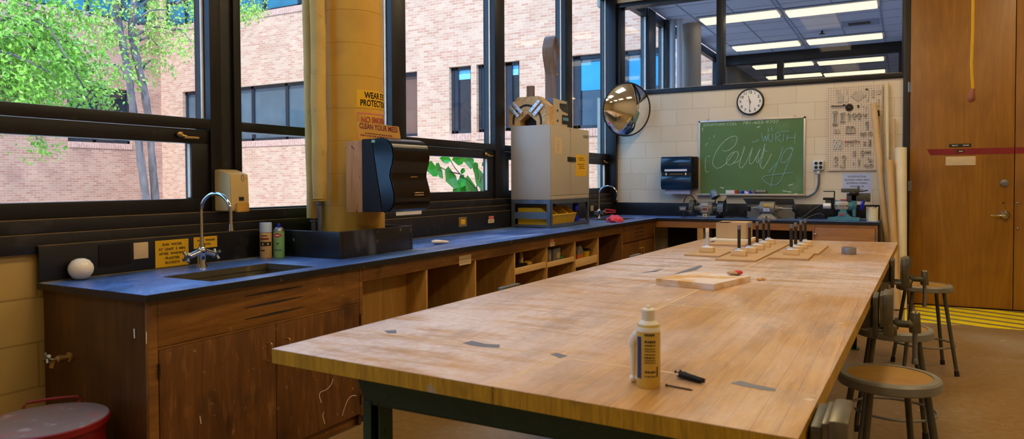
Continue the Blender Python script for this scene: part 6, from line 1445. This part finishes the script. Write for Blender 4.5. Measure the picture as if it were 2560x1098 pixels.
for (u, v, lb) in ((508, 712, 'small dark bolt above its twin, left of the pegboard turnbuckle'), (508, 742, 'small dark bolt below its twin, left of the pegboard turnbuckle')): ptool('bolt', lb, 'bolt', [('bolt_body', MB().cyl(Q(u - 10, v), Q(u + 12, v), .008, .006, 8), 'tool_steel')])
ptool('turnbuckle', 'knobbly grey turnbuckle at the pegboard right, beside the leaning tube', 'turnbuckle', [('turnbuckle_body', MB().lathe([(0, 0), (.010, .004), (.014, .02), (.008, .03), (.013, .045), (.008, .055), (.012, .07), (0, .072)], Q(566, 756), (0, 0, 1), 12), 'tool_steel')])
ptool('clamp', 'stubby dark clamp in the lower middle of the pegboard', 'clamp', [('clamp_body', plate([(376, 812), (400, 810), (404, 840), (396, 876), (382, 872)], .014), 'tool_steel')])
m = MB(); m.torus(Q(485, 825), .017, .005, (0, 1, 0), 20, 6); m.tube([Q(482, 842), Q(480, 880)], .006, 8); ptool('eye_hook', 'ring-headed hook at the lower right of the pegboard', 'hook', [('eye', m, 'tool_steel')])
ptool('fitting', 'grey lumpy pipe fitting right of the ring-headed hook', 'fitting', [('fitting_body', MB().sph(Q(548, 822, .014), .019, (1.4, .7, .9), 12, None, .15), 'tool_steel')])
for (u, v, s, lb) in ((182, 0, 0, 'short s-hook on the lower left of the pegboard'), (268, 0, 1, 'long s-hook on the lower left of the pegboard')):
    P = [(u - 16, 905), (u - 8, 880), (u + 10, 876), (u + 18, 900), (u - 2, 930), (u + 12, 955), (u + 6, 976), (u - 18, 976)] if not s else [(u - 14, 890), (u - 6, 866), (u + 14, 866), (u + 20, 890), (u + 4, 930), (u + 10, 970), (u + 2, 996), (u - 22, 996), (u - 30, 975)]
    ptool('s_hook', lb, 'hook', [('hook_body', hookshape(P, .006), 'tool_steel')])
ptool('bolt', 'short thin bolt at the pegboard bottom, left of the long bolt', 'bolt', [('bolt_body', MB().cyl(Q(380, 942), Q(380, 976), .004, None, 8), 'tool_steel')])
ptool('bolt', 'long vertical bolt at the pegboard bottom', 'bolt', [('bolt_body', MB().cyl(Q(442, 908), Q(440, 978), .007, None, 8), 'tool_steel')])
for (u, v, r, lb) in ((522, 980, .014, 'smaller washer ring at the bottom right of the pegboard'), (580, 976, .017, 'larger washer ring at the bottom right of the pegboard')): ptool('ring', lb, 'ring', [('ring_body', MB().torus(Q(u, v), r, .005, (0, 1, 0), 22, 6), 'tool_steel')])
ptool('wing_nut', 'spiky wing nut above the bottom washers on the pegboard', 'fitting', [('wings', MB().tube([Q(550, 895), Q(570, 918), Q(592, 935)], .007, 8).cyl(Q(556, 935), Q(590, 900), .006, None, 8), 'tool_steel')])
ptool('chisel', 'dark chisel hanging at the pegboard right edge behind the tube', 'chisel', [('handle', MB().cyl(Q(668, 345), Q(672, 415), .010, .012, 10), 'tool_dark'), ('blade', plate([(664, 415), (680, 415), (682, 560), (668, 560)]), 'tool_steel'), ('tang', plate([(662, 215), (676, 215), (676, 300), (664, 300)]), 'tool_steel')])

# tubes in the corner by the door
def tube_(lb, name, top_, bot, rad, mat, hollow=True, yt=8.9, yb=None):
    A, B = pY(*top_, yt), (pZ(*bot, .0) if yb is None else pY(*bot, yb)); B.z = .001
    t = thing(name, lb, 'tube', (B.x, B.y, 0)); d = (A - B).normalized(); L = (A - B).length
    MB().lathe([(rad * .9, 0), (rad, 0), (rad, L), (rad * .9, L), (rad * .88, L * .98), (rad * .88, .0)], B + d * rad * .15, d, 24).build('tube_wall', mat, t); return t
tube_('tall cardboard tube leaning across the pegboard, second from the bench', 'cardboard_tube', (2184, 260), (2233, 755), .033, 'cardboard_tube', yt=8.88, yb=8.62)
tube_('slim pale tube, tallest of the tubes in the door corner', 'cardboard_tube', (2217, 208), (2222, 770), .0165, 'pale_tube', yt=8.93, yb=8.88)
tube_('slim pinkish rod behind the fat pale tube', 'wooden_rod', (2236, 297), (2232, 770), .0125, 'cardboard_tube', yt=8.93, yb=8.9)
tube_('fat pale tube nearest the brown door frame', 'cardboard_tube', (2252, 372), (2252, 772), .058, 'pale_tube', yt=8.80, yb=8.60)
tube_('tan tube between the fat pale tube and the leaning one', 'cardboard_tube', (2223, 402), (2243, 778), .038, 'tan_tube', yt=8.72, yb=8.48)
# pull cord with wooden bob
yk = 5.0; A, B = pY(2433, 0, yk), pY(2430, 222, yk)
pc = thing('pull_cord', 'yellow ceiling pull cord with wooden bob hanging before the door', 'pull cord', (B.x, yk, B.z - .09))
P = [Vector((A.x + .004, yk, CZ - .001)), Vector((A.x, yk, A.z)), pY(2430, 120, yk), pY(2429, 170, yk), pY(2432, 222, yk)]
MB().tube(P, .0085, 8, sub=4).build('cord', 'yellow_sign', pc)
plain('bob_wood', '#94542e', .4, 0, .1, 10); b = P[-1]; q = pY(2427, 256, yk); d = (b - q).normalized(); L = (b - q).length
MB().lathe([(0, 0), (.014, .004), (.0215, L * .2), (.022, L * .32), (.018, L * .6), (.0155, L * .85), (.013, L), (0, L)], q, d, 24).build('bob', 'bob_wood', pc)

# ------------------------------------------------------------------ machines on the back counter
Z0 = CT + .0005
mY = lambda u, v, y=8.62: pY(u, v, y)
# grinder with lamp
c = mY(1768, 520); c.z = Z0 + .115
bg_ = thing('bench_grinder', 'grey bench grinder with eye shields and a hooded lamp, left of the chalkboard', 'grinder', (c.x, 8.62, Z0))
m = MB(); m.box(c.x - .11, c.x + .12, 8.53, 8.71, Z0, Z0 + .03, .008); m.box(c.x - .05, c.x + .05, 8.56, 8.68, Z0 + .03, Z0 + .06, .008); m.build('base', 'blue_grey_paint', bg_)
m = MB(); m.cyl((c.x - .075, 8.62, c.z), (c.x + .075, 8.62, c.z), .078, None, 32, .008); m.box(c.x - .06, c.x + .06, 8.55, 8.69, Z0 + .055, c.z, .01); m.cyl((c.x - .15, 8.62, c.z), (c.x - .07, 8.62, c.z), .028, .045, 20); m.cyl((c.x + .07, 8.62, c.z), (c.x + .12, 8.62, c.z), .045, .03, 20); m.build('motor_housing', 'grey_paint', bg_)
m = MB(); m.box(c.x - .045, c.x + .03, 8.535, 8.545, c.z - .05, c.z + .065, .003); o = m.build('data_plate', 'aluminium', bg_); m = MB(); m.box(c.x - .04, c.x + .025, 8.533, 8.536, c.z + .02, c.z + .028); m.box(c.x - .035, c.x + .02, 8.533, 8.536, c.z - .02, c.z + .005); m.build('lettering', 'maroon_print', o)
m = MB(); m.box(c.x - .03, c.x + .018, 8.528, 8.534, c.z - .10, c.z - .062, .002); o = m.build('switch_plate', 'cream_paper', bg_); MB().box(c.x - .012, c.x + .0, 8.522, 8.53, c.z - .088, c.z - .075, .002).build('switch', 'ink', o)
for sx, w, r, nm in ((-1, .03, .085, 'left'), (1, .05, .10, 'right')):
    x = c.x + sx * .175
    g = MB(); g.cyl((x - w / 2, 8.62, c.z), (x + w / 2, 8.62, c.z), r, None, 32, .004); wh = g.build('wheel', 'rubber' if sx > 0 else 'steel', bg_)
    g = MB(); n = 14
    for k in range(n):
        a0, a1 = R_(-20 + 220 * k / n), R_(-20 + 220 * (k + 1) / n)
        for rr in (r + .012,): g.hexa([(x - w / 2 - .008, 8.62 + rr * math.cos(a0), c.z + rr * math.sin(a0)), (x + w / 2 + .008, 8.62 + rr * math.cos(a0), c.z + rr * math.sin(a0)), (x + w / 2 + .008, 8.62 + rr * math.cos(a1), c.z + rr * math.sin(a1)), (x - w / 2 - .008, 8.62 + rr * math.cos(a1), c.z + rr * math.sin(a1))], [(x - w / 2 - .008, 8.62 + (rr + .005) * math.cos(a0), c.z + (rr + .005) * math.sin(a0)), (x + w / 2 + .008, 8.62 + (rr + .005) * math.cos(a0), c.z + (rr + .005) * math.sin(a0)), (x + w / 2 + .008, 8.62 + (rr + .005) * math.cos(a1), c.z + (rr + .005) * math.sin(a1)), (x - w / 2 - .008, 8.62 + (rr + .005) * math.cos(a1), c.z + (rr + .005) * math.sin(a1))])
    g.build('wheel_guard', 'blue_grey_paint' if sx > 0 else 'dark_steel', bg_); t = MB(); t.box(x - .03, x + .03, 8.48, 8.53, c.z - .035, c.z - .025, .002); t.box(x - .008, x + .008, 8.50, 8.60, c.z - .06, c.z - .035); t.build('tool_rest', 'steel', bg_)
g = MB(); x = c.x + .175; g.prism([(x - .05, 8.50, c.z + .09), (x + .05, 8.50, c.z + .09), (x + .07, 8.56, c.z + .15), (x - .03, 8.56, c.z + .15)], (0, -.003, .003)); g.build('eye_shield', 'shield_paint', bg_)
lm = MB(); p = Vector((c.x + .10, 8.55, c.z + .175)); d = Vector((-.35, .2, .7)).normalized(); lm.lathe([(.055, -.05), (.05, .0), (.04, .035), (.02, .05), (0, .052), (0, .045), (.036, .03), (.046, 0), (.051, -.05)], p, d, 24); o = lm.build('lamp_hood', 'blue_grey_paint', bg_)
MB().tube([p + d * .04, p + Vector((0, .06, .03)), (c.x + .08, 8.69, c.z + .08), (c.x + .06, 8.68, c.z + .03)], .007, 8, sub=4).build('lamp_arm', 'tool_dark', bg_)
sb = mY(1709, 522, 8.60); m = MB(); m.box(sb.x - .045, sb.x + .045, 8.56, 8.62, sb.z - .027, sb.z + .027, .004); o = m.build('switch_box', 'galvanised', bg_); MB().box(sb.x - .028, sb.x + .028, 8.556, 8.561, sb.z - .012, sb.z + .012).build('label', 'aluminium', o)
MB().tube([(sb.x, 8.6, sb.z + .02), mY(1711, 500, 8.62), mY(1718, 490, 8.64), mY(1728, 489, 8.66), mY(1738, 500, 8.66), (c.x - .1, 8.66, c.z + .04)], .006, 8, sub=4).build('cable', 'rubber', bg_)
m = MB(); m.cyl((sb.x, 8.6, Z0), (sb.x, 8.6, sb.z - .02), .006, None, 8); m.box(sb.x - .03, sb.x + .03, 8.57, 8.63, Z0, Z0 + .006); m.build('stem', 'dark_steel', bg_)
# buffing motor with shield
c = mY(1919, 521); by = 8.62
bf_ = thing('buffing_motor', 'grey buffing motor with tapered spindles standing before a bent sheet-metal shield', 'buffer', (c.x, by, Z0))
m = MB(); m.prism([(c.x - .115, by - .08, Z0), (c.x + .115, by - .08, Z0), (c.x + .05, by - .06, Z0 + .065), (c.x - .05, by - .06, Z0 + .065)], (0, .16, 0), .004); m.build('foot', 'grey_paint', bf_)
m = MB(); m.cyl((c.x - .085, by, c.z), (c.x + .085, by, c.z), .078, None, 36, .016); m.cyl((c.x - .13, by, c.z), (c.x - .08, by, c.z), .018, .045, 20); m.cyl((c.x + .08, by, c.z), (c.x + .14, by, c.z), .045, .018, 20); m.build('motor_housing', 'grey_paint', bf_)
m = MB(); m.cyl((c.x - .20, by, c.z), (c.x - .12, by, c.z), .008, None, 12); m.cyl((c.x + .13, by, c.z), (c.x + .27, by, c.z), .009, .004, 12); m.cyl((c.x - .15, by, c.z), (c.x - .13, by, c.z), .016, None, 12); m.cyl((c.x + .14, by, c.z), (c.x + .16, by, c.z), .018, None, 12); m.build('spindle', 'steel', bf_)
m = MB()
for k in range(5):
    a = k * 2 * math.pi / 5; m.obox((c.x - .205, by + .028 * math.cos(a), c.z + .028 * math.sin(a)), (.03, .02, .03), Matrix.Rotation(a, 3, 'X'), .005)
m.cyl((c.x - .225, by, c.z), (c.x - .185, by, c.z), .018, None, 12); m.build('star_knob', 'rubber', bf_)
MB().sph((c.x + .29, by + .07, c.z), .048, (.85, .5, 1), 16).build('buffing_wheel', 'rubber', bf_)
m = MB(); m.box(c.x - .028, c.x + .03, by - .081, by - .077, c.z + .015, c.z + .055, .002); m.build('data_plate', 'glue_yellow', bf_); o = MB().box(c.x - .035, c.x + .032, by - .082, by - .076, c.z - .035, c.z + .002, .002).build('data_plate', 'paper_blue', bf_); lines(o, lambda x, z: (x, by - .0824, z), c.x - .03, c.x + .028, (c.z - .012, c.z - .024), 'ink', .004)
o = MB().box(c.x - .028, c.x + .028, by - .084, by - .078, Z0 + .016, Z0 + .042, .002).build('switch_plate', 'cream_paper', bf_); MB().box(c.x - .012, c.x + .012, by - .088, by - .083, Z0 + .022, Z0 + .036, .002).build('switch', 'ink', o)
ys = 8.80; A, B = pY(1868, 546, ys), pY(1987, 546, ys); T0, T1 = pY(1869, 511, ys), pY(1987, 512, ys)
m = MB(); m.box(A.x, B.x, ys, ys + .004, Z0, T0.z); m.hexa([(A.x, ys, T0.z), (B.x, ys, T0.z), (B.x, ys + .004, T0.z), (A.x, ys + .004, T0.z)], [(A.x - .03, ys - .12, T0.z + .075), (B.x + .0, ys - .12, T0.z + .075), (B.x, ys - .115, T0.z + .08), (A.x - .03, ys - .115, T0.z + .08)]); m.build('shield', 'shield_paint', bf_)
m = MB(); m.cyl((B.x + .002, ys - .02, T0.z - .06), (B.x + .02, ys - .02, T0.z - .06), .014, None, 10); m.box(A.x, B.x, ys - .01, ys, Z0, Z0 + .02); m.build('shield_bracket', 'steel', bf_)
# tool sharpener, teal
c = mY(2106, 514); ty = 8.62
tg = thing('tool_sharpener', 'teal bench tool sharpener with dark tool holder and blue handle', 'sharpener', (c.x, ty, Z0))
A, B = mY(2070, 553), mY(2150, 553)
pf = [(A.x, Z0), (B.x, Z0), (B.x, Z0 + .035), (B.x - .09, Z0 + .045), (B.x - .125, Z0 + .08), (B.x - .13, Z0 + .125), (A.x + .125, Z0 + .125), (A.x + .12, Z0 + .08), (A.x + .09, Z0 + .045), (A.x, Z0 + .035)]
m = MB(); m.prism([(x, ty - .085, z) for x, z in pf], (0, .17, 0), .004); m.build('base', 'teal_paint', tg)
m = MB(); m.cyl((c.x - .11, ty, c.z), (c.x + .11, ty, c.z), .058, None, 32, .008); m.build('motor_housing', 'teal_paint', tg); m = MB(); m.box(c.x - .065, c.x + .06, ty - .064, ty - .056, c.z - .04, c.z + .045, .003); o = m.build('data_plate', 'aluminium', tg)
m = MB(); m.box(c.x - .06, c.x - .045, ty - .066, ty - .063, c.z - .01, c.z + .005); m.box(c.x + .04, c.x + .055, ty - .066, ty - .063, c.z - .01, c.z + .005); m.box(c.x - .03, c.x + .03, ty - .066, ty - .063, c.z - .005, c.z + .0); m.build('emblem', 'ink', o); MB().box(c.x - .02, c.x + .09, ty - .02, ty + .02, c.z + .055, c.z + .068).build('grip_strip', 'red_plastic', tg)
o = MB().box(c.x - .035, c.x + .035, ty - .088, ty - .083, Z0 + .048, Z0 + .10, .003).build('switch_plate', 'teal_paint', tg); MB().box(c.x - .015, c.x + .017, ty - .094, ty - .087, Z0 + .06, Z0 + .085, .003).build('switch', 'red_plastic', o)
x = mY(2072, 515).x
m = MB(); m.cyl((x - .03, ty, c.z + .0), (x + .03, ty, c.z + .0), .085, None, 32, .003); m.build('wheel', 'rubber', tg)
m = MB(); m.box(x - .055, x + .055, ty - .06, ty + .08, c.z + .06, c.z + .085, .004); m.box(x + .035, x + .06, ty - .06, ty + .08, c.z - .06, c.z + .07, .004); m.box(x - .05, x + .05, ty - .085, ty - .04, c.z - .10, c.z - .045, .004); m.build('wheel_guard', 'black_plastic', tg); m = MB(); m.cyl((x - .05, ty - .075, c.z - .005), (x + .03, ty - .075, c.z - .005), .034, None, 20, .003); m.build('drum', 'bar_aluminium', tg)
m = MB(); m.tube([(x + .055, ty, c.z + .07), (x + .058, ty, c.z + .15)], .006, 8); m.box(x - .055, x + .06, ty - .03, ty + .03, c.z + .150, c.z + .160, .002); m.build('guide_arm', 'rubber', tg)
x = mY(2137, 500).x
m = MB(); m.box(x - .035, x + .02, ty - .05, ty + .03, c.z - .02, c.z + .14, .006); m.cyl((x - .005, ty - .02, c.z - .02), (x - .003, ty - .02, c.z - .115), .022, .018, 14); m.build('arm', 'teal_paint', tg); MB().cyl((x - .003, ty - .02, c.z - .118), (x - .003, ty - .02, c.z - .15), .016, .010, 14).build('chuck', 'steel', tg)
m = MB(); A, B = mY(2103, 481), mY(2146, 468); m.box(A.x, B.x, ty - .03, ty + .03, A.z, B.z - .015, .004); A, B = mY(2117, 503), mY(2176, 483); m.box(A.x, B.x, ty - .05, ty + .04, A.z, B.z, .006); m.box(mY(2146, 468).x - .01, mY(2146, 468).x + .012, ty - .02, ty + .02, mY(2146, 480).z, mY(2147, 466).z, .003); m.box(B.x - .035, B.x, ty - .03, ty + .03, mY(2176, 505).z, B.z + .0, .004); m.build('tool_holder', 'dark_steel', tg)
m = MB(); a, b, cc = mY(2118, 487, ty - .08), mY(2140, 480, ty - .08), mY(2170, 476, ty - .08); m.tube([a, b, mY(2150, 479, ty - .08), cc], (.012, .006), 8, sub=3); m.sph(mY(2135, 483, ty - .07), .04, (1.2, .8, .7), 14); m.build('clamp_lever', 'tool_dark', tg)
m = MB(); m.cyl(mY(2159, 503, ty - .06), mY(2152, 525, ty - .06), .017, .015, 14, .003); m.build('handle', 'blue_can', tg); MB().tube([mY(2159, 503, ty - .06), mY(2163, 496, ty - .03)], .009, 8).build('handle_neck', 'steel', tg)
m = MB(); A = mY(2150, 547); m.tube([(A.x, ty, Z0 + .02), (A.x + .07, ty - .02, Z0 + .022)], .006, 8); m.build('side_rod', 'steel', tg)
# roll of white sheet
p = mY(2180, 552, 8.64); ro = thing('paper_roll', 'cream paper roll with a torn top edge, right end of the back counter', 'roll', (p.x, 8.66, Z0)); n = 40
m = MB(); rr = .060; H0 = pY(2180, 518, 8.66).z - Z0
for k in range(n):
    a0, a1 = 2 * math.pi * k / n, 2 * math.pi * (k + 1) / n; f_ = lambda a: H0 - .022 * max(0, math.cos((a + .9) * 1.0)) ** 6 + .004 * math.sin(5 * a)
    q = [(p.x + rr * math.cos(a), 8.66 + rr * math.sin(a)) for a in (a0, a1)]; m.quad((*q[0], Z0), (*q[1], Z0), (*q[1], Z0 + f_(a1)), (*q[0], Z0 + f_(a0)))
    q2 = [(p.x + (rr - .004) * math.cos(a), 8.66 + (rr - .004) * math.sin(a)) for a in (a0, a1)]; m.quad((*q2[1], Z0), (*q2[0], Z0), (*q2[0], Z0 + f_(a0)), (*q2[1], Z0 + f_(a1))); m.quad((*q[0], Z0 + f_(a0)), (*q[1], Z0 + f_(a1)), (*q2[1], Z0 + f_(a1)), (*q2[0], Z0 + f_(a0)))
m.build('roll_wall', 'pale_tube', ro)
# cords on the back counter
def cord(lb, pts, mat='rubber', r=.0045): 
    P = [pY(u, v, min(y, 8.93)) for u, v, y in pts]
    for q in P: q.z = max(q.z, Z0 + r + .001)
    return MB().tube(P, r, 8, sub=4).build('power_cord', mat, None, lb, 'cord')
cord('black power cord running from the grinder to the motor shield', [(1795, 545, 8.72), (1812, 548, 8.62), (1835, 543, 8.72), (1850, 536, 8.85), (1862, 526, 8.92), (1872, 520, 8.94)])
cord('black power cord lying looped between grinder and cardboard box', [(1800, 543, 8.7), (1820, 541.5, 8.76), (1845, 541, 8.8), (1865, 545, 8.7), (1872, 546, 8.72)])
cord('grey power cord arching over the counter to the teal sharpener', [(1995, 546, 8.72), (2010, 541, 8.8), (2030, 526, 8.92), (2050, 514, 8.93), (2062, 510, 8.8)], 'galvanised')
cord('grey power cord lying low between shield and teal sharpener', [(1992, 542, 8.78), (2008, 548, 8.66), (2028, 540, 8.8), (2048, 534, 8.82), (2062, 540, 8.75)], 'galvanised')
cord('tangled black power cord beside the teal sharpener', [(2062, 545, 8.66), (2048, 540, 8.74), (2056, 528, 8.88), (2064, 536, 8.76), (2044, 546, 8.64), (2036, 544, 8.70), (2050, 541, 8.74)])
SC.view_settings.view_transform = 'Standard'; SC.view_settings.look = 'None'; SC.view_settings.exposure = EXPO; SC.view_settings.gamma = 1; SC.view_settings.use_curve_mapping = False
SC.cycles.use_denoising = True; SC.cycles.max_bounces = 8; SC.cycles.transparent_max_bounces = 16; SC.cycles.caustics_reflective = False; SC.cycles.caustics_refractive = False; SC.cycles.sample_clamp_indirect = 6
bpy.context.view_layer.update()
